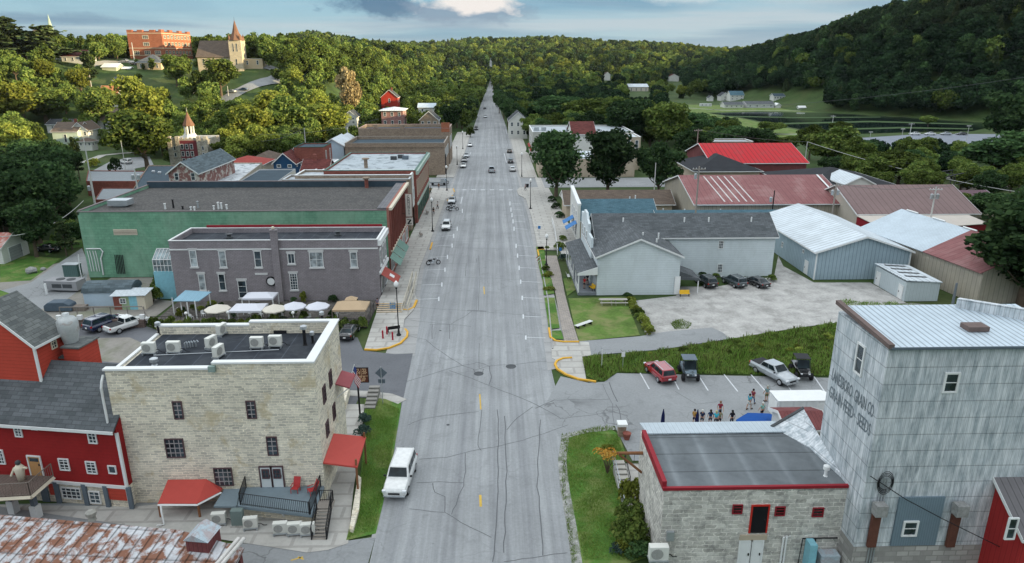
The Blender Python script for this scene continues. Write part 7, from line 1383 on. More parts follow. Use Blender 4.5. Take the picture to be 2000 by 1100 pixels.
def marquee(name,label,px,py,w,d,z,m,posts=WHITE,peak=.5):
    g=G(px,py,z); x,y=g[0],g[1]; t=thing(name,label,'canopy',(x,y,0)); a,b,c_,d_=x-w/2,x+w/2,y-d/2,y+d/2
    MB().add([(a,c_,z),(b,c_,z),(b,d_,z),(a,d_,z),(a+w*.25,y,z+peak),(b-w*.25,y,z+peak),(a,c_,z-.25),(b,c_,z-.25),(b,d_,z-.25),(a,d_,z-.25)],[(0,1,5,4),(1,2,5),(2,3,4,5),(3,0,4),(0,6,7,1),(1,7,8,2),(2,8,9,3),(3,9,6,0)]).build('canopy_cloth',m,t)
    for xx in(a,b):
        for yy in(c_,d_): MB().box(xx-.05,xx+.05,yy-.05,yy+.05,0,z-.05).build('post',posts,t)
    return t
mq=marquee('marquee','white front marquee with side curtain between parasols on the patio',485,600,4.2,3.0,2.3,WCV); marquee('marquee','white marquee against the grey wall behind the front one',508,577,4.2,2.6,2.4,WCV); marquee('gazebo','tan square gazebo with vented peak at the right end of the patio',686,597,4.4,3.4,2.5,mk('tan_canvas',(.46,.34,.22),.85,.08),WOODG,.7)
g=G(686,584,3.1); MB().add([(g[0]-.8,g[1]-.6,3.1),(g[0]+.8,g[1]-.6,3.1),(g[0]+.8,g[1]+.6,3.1),(g[0]-.8,g[1]+.6,3.1),(g[0],g[1],3.55)],[(0,1,4),(1,2,4),(2,3,4),(3,0,4)]).build('gazebo_peak',mk('tan_canvas',(1,1,1)),bpy.data.objects['gazebo'])
t=thing('patio_shelter','blue roofed lean-to shelter on white posts at the left end of the patio','shelter',(-41,93,0)); MB().slab([tuple(G(337,588,2.5)),tuple(G(388,588,2.4)),tuple(G(413,570,2.9)),tuple(G(362,567,3.0))],.08).build('roof',mk('blue_striped_tin',(.25,.42,.52),.6,.15,.4,pat='vrib',p=.5,dark=.8),t)
for px,py in((341,615),(357,618),(370,625),(385,622),(412,600)): g=G(px,py); MB().box(g[0]-.06,g[0]+.06,g[1]-.06,g[1]+.06,0,2.5).build('post',WHITE,t)
def cafe_set(label,x,y,m):
    t=thing('cafe_chair',label,'chair',(0,0,0),0,'patio chairs'); MB().box(-.22,.22,-.22,.22,.42,.46).build('seat',m,t); MB().box(-.22,.22,.18,.22,.46,.9).build('backrest',m,t)
    for a_ in(-.18,.18):
        for b_ in(-.18,.18): MB().box(a_-.02,a_+.02,b_-.02,b_+.02,0,.42).build('leg',m,t)
    t.location=(x,y,.035); t.rotation_euler=(0,0,random.uniform(-3,3)); return t
c0=cafe_set('small cafe chair on the planted patio',-40,91.5,WHITE)
for i in range(11): dup(c0,(-43.5+i*2.35+random.uniform(-.5,.5),random.uniform(89.5,93.5),.035),random.uniform(-3,3))
for px,py in((363,612),(445,610),(572,611),(659,611)): g=GY(px,py,87.4); MB().ball((g[0],87.4,g[2]),.22,10,6).lathe(g[0],87.4,[(.04,0),(.04,g[2])],6).build('globe_light',GLB,label='white globe light on a stake by the patio fence',cat='garden light',group='globe lights along the patio fence')
# steps with ramp rails on the corner
t=thing('corner_steps','wide pale steps edged in yellow rising from the corner to the shop front','steps',(-14.3,93.5,0))
for k in range(5): MB().box(-16.5,-13.0,92.2+k*.5,92.7+k*.5,.14,.2+.13*k).build('step',CONC,t); MB().box(-16.5,-13.0,92.16+k*.5,92.26+k*.5,.2+.13*k,.215+.13*k).build('step_edge',YEL,t)
railing([(-12.9,92.0,.15),(-12.7,99,.9),(-12.9,106,.9)],1.0,t,m=mk('cream_rail',(.6,.55,.45)),sp=.9,pr=.045); railing([(-12.2,92.6,.15),(-12.1,99,.5),(-12.3,106,.9)],1.0,t,m=mk('cream_rail',(1,1,1)),sp=.9,pr=.045)
MB().prism([(-16.6,94.7),(-12.9,94.7),(-12.9,106),(-16.6,106)],.14,.72).build('terrace_slab',CONC,t)
g=G(767,606,.14); t=thing('sandwich_board','small blue and yellow notice board at the foot of the corner steps','sign',(g[0],g[1],.14)); MB().slab([(g[0]-.4,g[1],.14),(g[0]+.4,g[1],.14),(g[0]+.4,g[1]+.25,1.2),(g[0]-.4,g[1]+.25,1.2)],.05).build('board',mk('board_blue',(.05,.2,.42),.6,.3,4,stain=(.6,.4,.05),stain_amt=.8,stain_sc=4),t)
# ---------------- yard left of the grey building ----------------
t=thing('rooftop_hvac_unit','long grey hvac unit with two round fans on the gravel yard','air conditioner',(0,0,0)); MB().box(-2.6,2.6,-1.1,1.1,.3,1.75).build('cabinet',mk('unit_grey',(.28,.28,.29),.6,.1),t,bevel=.03)
for x in(-.6,1.1): MB().lathe(x,0,[(.62,1.74),(.62,1.82),(.52,1.82)],16).build('fan',DKC,t); MB().box(x-.75,x+.75,-1.12,-1.1,.7,1.3).build('grille',DKC,t)
put(t,130,567,-6)
g=G(144,540); t=thing('green_transformer_box','dark green utility box at the left corner of the green wall','utility box',(g[0],g[1],0)); MB().cbox((g[0],g[1],1.05),(2.3,1.3,2.1)).build('cabinet',mk('box_green',(.09,.15,.14),.6,.15,.3,pat='vrib',p=.3),t,bevel=.03); MB().cbox((g[0],g[1],2.14),(2.5,1.5,.08)).build('lid',STEEL,t); MB().cbox((g[0],g[1],.05),(2.7,1.7,.1)).build('pad',CONC,t)
t=thing('barrel_roof_shed','blue-grey storage shed with rounded roof behind the retaining wall','shed',(0,0,0)); MB().box(-3.3,3.3,-1.7,1.7,0,2.0).build('wall',mk('pale_blue_siding',(1,1,1)),t); 
pr_=[(1.85*math.cos(a),2.0+1.25*math.sin(a)) for a in np.linspace(0,math.pi,7)]; MB().profile(pr_,'x',-3.45,3.45).build('roof',mk('slate_blue_roof',(1,1,1)),t); put(t,224,590,2)
g=G(255,605); t=thing('patchwork_shed','little shed with wrinkled white roof and mixed red, green and cream boards','shed',(g[0],g[1],0)); x,y=g[0],g[1]
for k,m_ in enumerate((BRK,AWG if 0 else mk('sage_boards',(.3,.4,.25)),CYAN,CREAM)): MB().box(x-2.2+k*1.1,x-2.2+(k+1)*1.1,y,y+2.2,0,2.1).build('wall_panel',m_,t)
win(t,'S',y,x-1.3,x-.4,.9,1.7,nx=2); MB().slab([(x-2.5,y-.25,2.1),(x+2.5,y-.25,2.2),(x+2.5,y+2.4,2.5),(x-2.5,y+2.4,2.5)],.08).build('roof',mk('wrinkled_white_roof',(.5,.55,.58),.7,.3,3),t)
t=thing('retaining_wall','low brown block retaining wall behind the parked pickup','wall',(-50,86.5,0)); A=G(118,612); B=G(290,612); MB().box(-57.5,-46.2,87.6,88.1,0,1.15).build('wall_face',mk('wall_brown',(.2,.15,.13),.95,.3,.6,pat='brick',p=.8,p2=.3),t)
mb=MB(); 
for k in range(5): x=-57.2+k*2.7; mb.box(x-.3,x+.3,87.65,88.05,1.15,1.75)
mb.build('white_block',WHITE,t); mb=MB()
for k in range(6): x=-57.4+k*2.2; mb.tube([(x,88.6,1.15),(x,88.6,2.6)],.06)
mb.tube([(-57.4,88.6,2.6),(-46.6,88.6,2.6),(-45.6,87.6,1.6)],.07); mb.build('pipe_rail',mk('dull_rail',(.22,.2,.18)),t)
g=G(92,575); MB().lathe(g[0],g[1],[(.16,0),(.16,1.6),(.1,1.7)],8).build('bollard',WHITE,label='white post at the edge of the gravel alley',cat='bollard')
g=G(120,606); t=thing('covered_load','dark tarpaulin covered load beside the pipe rail','covered trailer',(g[0],g[1],0)); MB().profile([(-1.9,0.1),(1.9,.1),(1.7,1.0),(.9,1.4),(-1.3,1.35),(-1.9,.9)],'y',-.8,.8); mb=MB(); mb.profile([(g[0]-1.9,.1),(g[0]+1.9,.1),(g[0]+1.7,1.0),(g[0]+.9,1.4),(g[0]-1.3,1.35),(g[0]-1.9,.9)],'y',g[1]-.8,g[1]+.9); mb.build('tarpaulin',mk('slate_tarp',(.08,.11,.14),.6,.2),t,bevel=.1); MB().box(g[0]+1.9,g[0]+3.6,g[1]-.5,g[1]+.5,0,.7).build('clutter_crate',WOODG,t)
for k,(px,py,r,l) in enumerate(((62,533,.9,'big grey boulder on the yard lawn'),(85,528,.45,'small pale boulder right of the big one on the yard lawn'))):
    g=G(px,py); mb=MB(); mb.ball((g[0],g[1],r*.45),r,9,6,.7); mb.v=[(x+random.uniform(-.1,.1)*r,y+random.uniform(-.1,.1)*r,max(z+random.uniform(-.08,.08)*r,0)) for x,y,z in mb.v]; mb.build('boulder',mk('boulder_grey',(.32,.32,.31),.95,.3),label=l,cat='boulder')
# ---------------- porch and corner by the elevator ----------------
t=thing('stone_pier','square brick pier with white cap at the lot corner','pier',tuple(G(1214,845))); g=G(1214,850); MB().box(g[0]-.35,g[0]+.35,g[1]-.35,g[1]+.35,0,1.1).build('shaft',BRKT,t); MB().box(g[0]-.45,g[0]+.45,g[1]-.45,g[1]+.45,1.1,1.35).build('cap',WHITE,t)
t=thing('porch_railing','thin dark rail around the porch behind the block building','railing',(17,52,0)); railing([(BX0-.2,49.6,.3),(BX0+.0,53.0,.3),(24.0,52.2,.3)],1.0,t,sp=.8); MB().prism([(BX0-.3,48.0),(24.5,48.0),(24.2,52.3),(BX0-.1,53.1)],0,.3).build('porch_slab',CONC,t)
t=thing('timber_stair','pale timber stair and ramp along the left wall of the block building','stair',(10.3,47,0))
for k in range(12): MB().box(10.05,10.95,52.2-k*.62-.5,52.2-k*.62,.0,1.2-k*.095).build('tread',mk('bleached_wood',(1,1,1)),t)
railing([(10.0,52.4,1.1),(10.0,44.9,.05)],1.0,t,m=STEEL,sp=.7)
PB=mk('navy_canvas',(.008,.012,.06),.8,.1); g=G(1296,826,.3); parasol('furled navy parasol standing alone by the porch rail',1296,802,PB,open_=False,zb=.3,z=2.0,group='furled parasols'); parasol('furled navy parasol between the waiting guests',1363,803,PB,open_=False,zb=.3,z=2.0,group='furled parasols'); parasol('open royal blue parasol beside the white trailer',1496,826,mk('royal_blue_canvas',(.01,.07,.28),.8,.1),2.6,2.1,group=None,zb=.2)
g=G(1224,858,.0); t=thing('flower_pot','orange and red flowers spilling from a pot by the porch steps','planter',(g[0],g[1],0)); MB().lathe(g[0],g[1],[(.25,0),(.4,.6),(.42,.65)],10).build('pot',BRK,t)
t=thing('timber_brace_sign','long log pole braced out from the block building wall','log beam',(10,46,5)); a=GY(1176,883,47); b=GY(1263,884,47); MB().tube([(BX0+.0,46.6,5.3),(7.9,46.6,5.35)],[.14,.1],8).build('beam',WOODR,t); MB().tube([(BX0,46.6,3.6),(9.4,46.6,5.2)],.1,8).build('strut',WOODR,t)
PH('maroon_roof_kiosk','small kiosk with dark maroon roof between trailer and grain elevator',1538,1612,850,838,806,3.5,'x',WSID,mk('dark_red_tin',(1,1,1)),cols=0,Y=52.8,over=.3,cat='kiosk')
# white picket fence on the right pavement, shrubs handled with plants; iron truss bridge
t=thing('picket_fence','white picket fence curving beside the right pavement','fence',(11.8,128,0)); railing([(11.4,121.5,.14),(11.9,130,.14),(12.4,140,.14),(12.5,148,.14)],1.1,t,m=WHITE,sp=.35,pr=.04)
g=G(1053,520,.14); t=thing('flag_planter','small flag stuck in the right hand verge','flag',(g[0],g[1],.14)); MB().tube([(g[0],g[1],.14),(g[0]+.2,g[1],2.2)],.025).build('pole',STEEL,t); mb=MB(); 
for k in range(5): mb.cm=k%2; mb.quad((g[0]-.1+.1*k,g[1],1.9-.2*k),(g[0]-.0+.1*k,g[1],2.1-.2*k),(g[0]-.5+.1*k,g[1]+.05,1.7-.25*k),(g[0]-.6+.1*k,g[1]+.05,1.5-.25*k))
mb.build('cloth',[FR,FW],t)
br=thing('iron_truss_bridge','dark iron truss footbridge between riverside trees','bridge',(118,176,0)); IR=mk('iron_dark',(.06,.06,.065),.7,.2); A=G(1800,372); B=G(1925,352)
mb=MB(); a=Vector((100,168,1.0)); b=Vector((140,186,1.0))
side=Vector((-.4,.9,0))*2.2
for s in(-1,1):
    for k in range(9):
        p=a.lerp(b,k/8)+side*s; hh=2.2+3.0*math.sin(math.pi*k/8); mb.tube([p,p+Vector((0,0,hh))],.12,4)
        if k<8: q=a.lerp(b,(k+1)/8)+side*s; h2=2.2+3.0*math.sin(math.pi*(k+1)/8); mb.tube([p+Vector((0,0,hh)),q+Vector((0,0,h2))],.14,4); mb.tube([p,q+Vector((0,0,h2))],.07,4); mb.tube([p,q],.12,4)
for k in range(1,8): p=a.lerp(b,k/8); hh=2.2+3.0*math.sin(math.pi*k/8); mb.tube([p-side+Vector((0,0,hh)),p+side+Vector((0,0,hh))],.08,4)
mb.build('truss',IR,br); MB().slab([tuple(a-side),tuple(b-side),tuple(b+side),tuple(a+side)],.2).build('deck',WOODG,br)
for px,py,l in((1175,720,'thin white stake in the grass near the lot entrance'),):
    g=G(px,py); MB().tube([(g[0],g[1],0),(g[0],g[1],2.4)],.03).build('marker_stake',WHITE,label=l,cat='stake')
g=G(1216,722,0); t=thing('small_sign','small white sign on a thin post in the grassy bank','sign',(g[0],g[1],0)); MB().tube([(g[0],g[1],0),(g[0],g[1],2.2)],.03).build('post',STEEL,t); MB().box(g[0]-.2,g[0]+.2,g[1]-.03,g[1],1.6,2.2).build('plate',WHITE,t)
# pond side lamps, far houses by the pond
for i,(px,py) in enumerate(((1701,258),(1764,252),(1893,246))): g=GY(px,py,290); MB().lathe(g[0],290,[(.12,0),(.08,g[2]),],6).cbox((g[0],290,g[2]),(1.6,.3,.3)).build('lot_light',POLEW,label=('twin lot light left of the pond car row','twin lot light in the middle above the pond car row','twin lot light right of the pond car row')[i],cat='street lamp',group='twin lights at the pond car park')
PH('pond_house','white two storey house left of the blue roofed one across the pond',1407,1424,197,188,181,9,'y',WSID,SHD,cols=1,rows=2); PH('pond_house','white house with teal roof across the pond',1426,1452,196,186,178,10,'x',WSID,SHT,cols=3,rows=2); PH('pond_cottage','tiny white cottage at the left end across the pond',1384,1393,198,191,187,6,'y',WSID,SHD,cols=0)
PH('pond_long_barn','long low white house with grey roof reflected in the pond',1458,1512,211,204,198,12,'x',mk('barn_white',(.6,.6,.62)),SHG,cols=4); PH('pond_arched_shed','small white arched shed beside the long low one across the pond',1515,1525,211,206,202,6,'y',WSID,WHITE,cols=0); PH('pond_red_base_house','pale house with red foundation in front of the two white houses',1415,1452,211,205,199,10,'x',WSID,SHG,cols=4)
PH('hill_foot_house','white house with navy roof at the foot of the dark hill',1511,1532,195,188,183,8,'x',WSID,SHN,cols=4); PH('boat_house','tiny white boat shelter on the far pond shore',1560,1573,213,210,207,3,'x',WSID,WHITE,cols=0,cat='shed'); PH('parked_camper_row','low pale caravan with dark windows on the pond meadow',1368,1390,208,203,202,3,'x',mk('barn_white',(1,1,1)),WHITE,kind='flat',cols=3,cat='caravan')
# distant sunlit pale buildings in the valley
PH('valley_store','sunlit pale building in the valley woods',1228,1266,182,170,164,20,'x',mk('sunlit_cream',(.6,.54,.46)),METW,Y=760,cols=4,cat='building'); PH('valley_house','small sunlit white house left of the valley store',1180,1192,152,146,141,12,'y',WSID,SHB,Y=1000,cols=0); PH('valley_house','pale house with pink roof right of the valley store',1306,1326,156,150,145,12,'y',WSID,SHR,Y=1000,cols=0); PH('valley_house','tan roofed house peeping from woods near the street end',1082,1096,168,162,158,14,'x',TANW,SHB,Y=820,cols=0); PH('hill_house','red brown roofed house on the far hillside',1036,1052,165,160,156,14,'x',TANW,SHR,Y=860,cols=0)
for px,py,l in((1030,366,'dark round bin on the right pavement at the crossing'),):
    g=G(px,py,.14); MB().lathe(g[0],g[1],[(.35,.14),(.4,1.0),(.3,1.1)],10).build('litter_bin',DARK,label=l,cat='bin')
for px,py,l,c in((1094,507,'blue mail style box post in the right pavement flower bed',BLUE),(1053,462,'blue disabled parking sign by the right kerb',BLUE)):
    g=G(px,py,.14); t=thing('post_sign',l,'sign',(g[0],g[1],.14)); MB().tube([(g[0],g[1],.14),(g[0],g[1],2.2)],.04).build('post',STEEL,t); MB().box(g[0]-.25,g[0]+.25,g[1]-.05,g[1],1.7,2.3).build('plate',c,t)
# ---------------- vegetation ----------------
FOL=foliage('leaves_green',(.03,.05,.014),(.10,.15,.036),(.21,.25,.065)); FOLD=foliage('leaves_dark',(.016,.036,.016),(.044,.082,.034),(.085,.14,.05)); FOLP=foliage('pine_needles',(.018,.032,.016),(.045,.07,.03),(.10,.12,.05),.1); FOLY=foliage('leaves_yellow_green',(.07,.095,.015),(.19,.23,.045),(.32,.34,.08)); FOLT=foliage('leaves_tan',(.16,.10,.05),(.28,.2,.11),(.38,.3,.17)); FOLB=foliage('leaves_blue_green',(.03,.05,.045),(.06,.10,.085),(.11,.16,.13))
BARK=mk('bark',(.12,.09,.065),.95,.3,2)
def cards(pts,nrm,size,rng,flat=.55,asp=1.0):
    """one leaf-sized quad per point, tilted about its outward direction"""
    n=len(pts); r=rng.normal(size=(n,3)); d=nrm*(1-flat)+r*flat; d/=np.linalg.norm(d,axis=1,keepdims=True)+1e-9
    a=np.cross(d,rng.normal(size=(n,3))); a/=np.linalg.norm(a,axis=1,keepdims=True)+1e-9; b=np.cross(d,a); s=(size*rng.uniform(.6,1.3,n))[:,None]
    a=a*s*asp; b=b*s; v=np.stack([pts-a-b*.6,pts+a*.3-b,pts+a+b*.5,pts-a*.4+b],1).reshape(-1,3); return v
def mesh_from(v,name,m):
    nq=len(v)//4; me=bpy.data.meshes.new(name); me.vertices.add(len(v)); me.vertices.foreach_set('co',v.astype(np.float32).ravel()); me.loops.add(nq*4); me.loops.foreach_set('vertex_index',np.arange(nq*4,dtype=np.int32)); me.polygons.add(nq); me.polygons.foreach_set('loop_start',np.arange(0,nq*4,4,dtype=np.int32)); me.polygons.foreach_set('loop_total',np.full(nq,4,dtype=np.int32)); me.materials.append(m); me.update(calc_edges=True); return me
def crown_pts(kind,seed,n):
    rng=np.random.default_rng(seed); P=[];Nn=[]
    if kind in('broad','tall','open'):
        rx,rz,cz={'broad':(4.6,4.2,7.2),'tall':(3.3,6.2,6.9),'open':(4.2,4.6,7.2)}[kind]; k={'broad':26,'tall':28,'open':18}[kind]
        for i in range(k):
            u=rng.normal(size=3); u/=np.linalg.norm(u); u[2]=u[2]*.9+.1; q=rng.uniform(.45,.86)
            c=np.array([u[0]*rx*q,u[1]*rx*q,cz+u[2]*rz*q]); r=rng.uniform(.9,1.7)*(1 if kind!='open' else .85)
            m_=n//k; w=rng.normal(size=(m_,3)); w/=np.linalg.norm(w,axis=1,keepdims=True); w[:,2]=np.abs(w[:,2])*np.where(rng.random(m_)<.75,1,-1)
            rr=r*rng.uniform(.55,1.28,m_)[:,None]; P.append(c+w*rr*[1,1,.8]); Nn.append(w)
        m_=n//5; w=rng.normal(size=(m_,3)); w/=np.linalg.norm(w,axis=1,keepdims=True); P.append(np.array([0,0,cz])+w*[rx*.6,rx*.6,rz*.65]*rng.uniform(.5,1.1,m_)[:,None]); Nn.append(w)
    elif kind=='pine':
        for i in range(34):
            z=rng.uniform(3.0,12.5); R=(13.6-z)*.30*rng.uniform(.6,1.15)+.5; a=rng.uniform(0,6.28); m_=n//34; t=rng.uniform(.15,1,m_)
            w=np.stack([np.cos(a)*t*R,np.sin(a)*t*R,z+.25*t+rng.normal(0,.16,m_)],1); w[:,:2]+=rng.normal(0,.42,(m_,2)); P.append(w); Nn.append(np.tile([0,0,1.],(m_,1)))
    elif kind=='spruce':
        m_=n; z=1.0+12*(1-np.sqrt(rng.random(m_))); lay=np.abs(((z*1.3)%1)-.5)*.5+.75; R=(13.2-z)*.25*lay*rng.uniform(.75,1.05,m_); a=rng.uniform(0,6.28,m_); P.append(np.stack([R*np.cos(a),R*np.sin(a),z],1)); Nn.append(np.stack([np.cos(a),np.sin(a),np.full(m_,.5)],1))
    elif kind=='bush':
        for i in range(9):
            u=rng.normal(size=3); u/=np.linalg.norm(u); c=np.array([u[0]*.55,u[1]*.55,.18+abs(u[2])*.6]); m_=n//9; w=rng.normal(size=(m_,3)); w/=np.linalg.norm(w,axis=1,keepdims=True); w[:,2]=np.abs(w[:,2])*.9; P.append(c+w*.42*rng.uniform(.8,1.1,m_)[:,None]); Nn.append(w)
    return np.concatenate(P),np.concatenate(Nn),rng
def crown_mesh(kind,seed,n,size,m,flat=.55):
    p,nn,rng=crown_pts(kind,seed,n); p[:,2]=np.maximum(p[:,2],.1); return mesh_from(cards(p,nn,size,rng,flat),kind+'_crown',m)
def trunk_mesh(kind,seed):
    rng=random.Random(seed); mb=MB(); hh=9 if kind!='pine' else 13
    if kind in('spruce',): mb.tube([(0,0,-.3),(0,0,6),(0,0,12.5)],[.22,.14,.03],7)
    elif kind=='pine': 
        mb.tube([(0,0,-.3),(.1,0,6),(0,.1,13)],[.28,.18,.04],7)
        for k in range(12): z=rng.uniform(3,12); a=rng.uniform(0,6.28); R=(13.6-z)*.28; mb.tube([(0,0,z),(R*math.cos(a),R*math.sin(a),z+.4)],[.06,.02],4)
    elif kind=='bush': 
        for k in range(5): a=k*1.3; mb.tube([(0,0,0),(.4*math.cos(a),.4*math.sin(a),.8)],[.03,.01],4)
    else:
        mb.tube([(0,0,-.4),(.05,.05,2),(.1,-.1,4),(0,.1,8.5)],[.38,.27,.22,.08],8)
        for k in range(9): z=rng.uniform(2.2,6); a=k*.75+rng.uniform(-.3,.3); R=rng.uniform(1.8,3.2); mb.tube([(0,0,z),(R*.5*math.cos(a),R*.5*math.sin(a),z+1.1),(R*math.cos(a),R*math.sin(a),z+2.6)],[.13,.09,.03],5)
    me=bpy.data.meshes.new('trunk'); me.from_pydata(mb.v,[],mb.f); me.materials.append(BARK); return me
PROTO={}
for kind,nv,n,sz in(('broad',4,6500,.25),('tall',3,6500,.24),('open',2,3400,.27),('pine',2,3400,.30),('spruce',1,3000,.26)):
    for v in range(nv):
        for fk,fm in(('g',FOL),('d',FOLD),('y',FOLY)) if kind in('broad','tall','open') else (('p',FOLP),):
            if fk=='g': base=crown_mesh(kind,10*v+len(kind),n,sz,fm); PROTO[(kind,v,'g')]=(base,trunk_mesh(kind,v))
            elif kind in('broad','tall','open'):
                me=PROTO[(kind,v,'g')][0].copy(); me.materials.clear(); me.materials.append(fm); PROTO[(kind,v,fk)]=(me,PROTO[(kind,v,'g')][1])
            else: PROTO[(kind,v,fk)]=(crown_mesh(kind,10*v+5,n,sz,fm),trunk_mesh(kind,v))
_t=PROTO[('open',0,'g')][0].copy(); _t.materials.clear(); _t.materials.append(FOLT); PROTO[('open',0,'t')]=(_t,PROTO[('open',0,'g')][1])
NV={'broad':4,'tall':3,'open':2,'pine':2,'spruce':1}; NAMEK={'broad':'leafy_tree','tall':'tall_leafy_tree','open':'leafy_tree','pine':'pine_tree','spruce':'spruce_tree'}
TOPH={'broad':12.2,'tall':13.4,'open':12.2,'pine':13.8,'spruce':13.2}
PLACED=[]
def tree(kind,f,x,y,height,width=1.0,label='tree',group=None,rz=None,v=None,name=None,z=None,cat='tree'):
    v=random.randrange(NV[kind]) if v is None else v; cm,tm=PROTO[(kind,v,f)]; z=Z(x,y) if z is None else z
    t=bpy.data.objects.new(name or NAMEK[kind],None); COL.objects.link(t); t.empty_display_size=.3; t['label']=label; t['category']=cat
    if group: t['group']=group
    for nm,me in(('crown',cm),('trunk',tm)): o=bpy.data.objects.new(nm,me); COL.objects.link(o); o.parent=t
    s=height/TOPH[kind]; t.location=(x,y,z-.05); t.rotation_euler=(0,0,random.uniform(0,6.28) if rz is None else rz); t.scale=(s*width,s*width,s); PLACED.append((x,y,4.4*s*width)); return t
def TP(kind,f,px,pb,pt,wpx,label,Y=None,**k):
    g=GT(px,pb) if Y is None else GY(px,pb,Y); y=float(g[1]); x=float(g[0]); zt=GY(px,pt,y)[2]; h=zt-Z(x,y); w=(GY(px+wpx/2,pb,y)[0]-GY(px-wpx/2,pb,y)[0]); 
    base={'broad':10.6,'tall':8.2,'open':10,'pine':8.0,'spruce':6.4}[kind]; return tree(kind,f,x,y,h,(w/base)/(h/TOPH[kind]),label,**k)
# trees one can name
TP('tall','d',1086,384,228,108,'dark upright tree nearest the right pavement, first of the three street trees',z=-1.6); TP('tall','d',1187,384,226,105,'dark upright tree in the middle of the three street trees',z=-1.6); TP('broad','d',1285,382,258,100,'rounder dark tree, last of the three street trees, behind the white post',z=-1.6)
TP('tall','d',1975,680,378,230,'huge dark broadleaf tree at the right edge by the tan metal barn',Y=93,v=1); TP('broad','d',2010,560,330,150,'dark tree cut off by the right edge above the huge one',Y=118,v=2)
TP('broad','g',290,338,206,158,'big spreading oak beside the sloping car park'); TP('tall','y',430,318,268,38,'clipped bright green column shaped tree right of the stone hall',Y=236)
for a in((1612,338,240,120,'broad','grey-green willow-like tree beyond the red roofed hall'),(1665,345,262,70,'broad','bushy tree right of the willow-like one'),(1752,368,292,120,'broad','round bushy tree in front of the park lawn'),(1580,312,240,70,'broad','small dark tree left of the willow-like one'),(1690,372,300,80,'broad','low tree cluster left of the round bushy tree')
    ,(1935,352,262,170,'broad','large dark tree beside the iron bridge'),(1990,330,250,120,'broad','dark tree right of the bridge tree'),(1962,300,170,130,'broad','bright rounded tree at the right edge below the dark hill'),(1812,248,224,36,'broad','small round tree on the pond shore'),(1930,440,375,120,'broad','low green tree below the iron bridge'),(1870,420,370,60,'broad','scrubby tree left of the white riverside pole'),(1985,470,410,90,'broad','scrubby tree at the right edge under the power cable'),(1505,262,235,60,'broad','low tree left of the green pond bank'),(1475,300,243,80,'broad','dark tree behind the red roof left end'),(1420,318,240,90,'broad','dark tree behind the black hip roof'),(1350,330,245,80,'broad','dark tree left of the black hip roof'),(1530,300,262,60,'broad','low dark tree behind the red roof'),(1640,262,236,50,'broad','pale shrub-like tree by the pond edge')):
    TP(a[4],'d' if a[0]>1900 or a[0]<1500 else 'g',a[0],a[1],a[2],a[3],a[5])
TP('pine','p',20,118,28,110,'tall ragged pine at the top left corner'); TP('pine','p',55,150,70,120,'broad pine left of the pale steeple',Y=380); TP('pine','p',100,150,45,120,'dense tall pine beneath the pale steeple',Y=375); TP('pine','p',0,180,60,130,'wide pine cut off by the left edge',Y=360); TP('pine','p',175,160,95,46,'thin brownish pine beside the white hill house',Y=350)
TP('open','t',683,188,125,60,'bare tan half-dead tree in the hillside grove',Y=345); TP('broad','g',627,150,76,90,'big dark sunlit maple standing above the hillside grove',Y=440); TP('pine','p',152,330,262,30,'thin bare-trunked pine in front of the mint house',Y=205)
TP('tall','g',345,160,95,52,'dark green tree in front of the brick school',Y=360); TP('broad','g',430,168,108,90,'wide tree in front of the church nave',Y=345); TP('broad','y',282,225,138,125,'large yellow-green maple in the middle of the left hillside',Y=285); TP('broad','g',193,216,160,90,'dark shadowed tree under the mown slope',Y=310)
TP('broad','d',228,105,72,30,'dark tree left of the brick school',Y=420); TP('broad','d',195,125,75,50,'dark rounded tree near the white hill house',Y=410)
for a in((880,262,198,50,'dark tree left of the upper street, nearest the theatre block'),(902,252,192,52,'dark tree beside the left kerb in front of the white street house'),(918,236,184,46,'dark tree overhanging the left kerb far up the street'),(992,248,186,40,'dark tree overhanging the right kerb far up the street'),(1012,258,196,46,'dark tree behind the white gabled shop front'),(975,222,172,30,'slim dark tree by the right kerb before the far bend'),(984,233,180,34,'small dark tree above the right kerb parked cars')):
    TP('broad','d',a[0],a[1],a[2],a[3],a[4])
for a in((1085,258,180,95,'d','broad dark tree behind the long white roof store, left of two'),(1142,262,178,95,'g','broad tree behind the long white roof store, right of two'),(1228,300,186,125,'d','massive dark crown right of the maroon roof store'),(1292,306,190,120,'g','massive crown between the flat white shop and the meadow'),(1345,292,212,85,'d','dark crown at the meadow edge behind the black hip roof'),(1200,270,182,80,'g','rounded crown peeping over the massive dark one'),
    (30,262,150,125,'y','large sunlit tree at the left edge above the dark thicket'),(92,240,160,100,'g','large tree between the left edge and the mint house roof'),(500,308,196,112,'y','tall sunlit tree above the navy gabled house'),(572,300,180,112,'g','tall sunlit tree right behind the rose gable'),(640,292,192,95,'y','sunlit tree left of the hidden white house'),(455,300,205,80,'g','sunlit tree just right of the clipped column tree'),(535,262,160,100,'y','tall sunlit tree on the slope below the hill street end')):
    TP('broad' if a[3]>100 else 'tall',a[4],a[0],a[1],a[2],a[3],a[5])
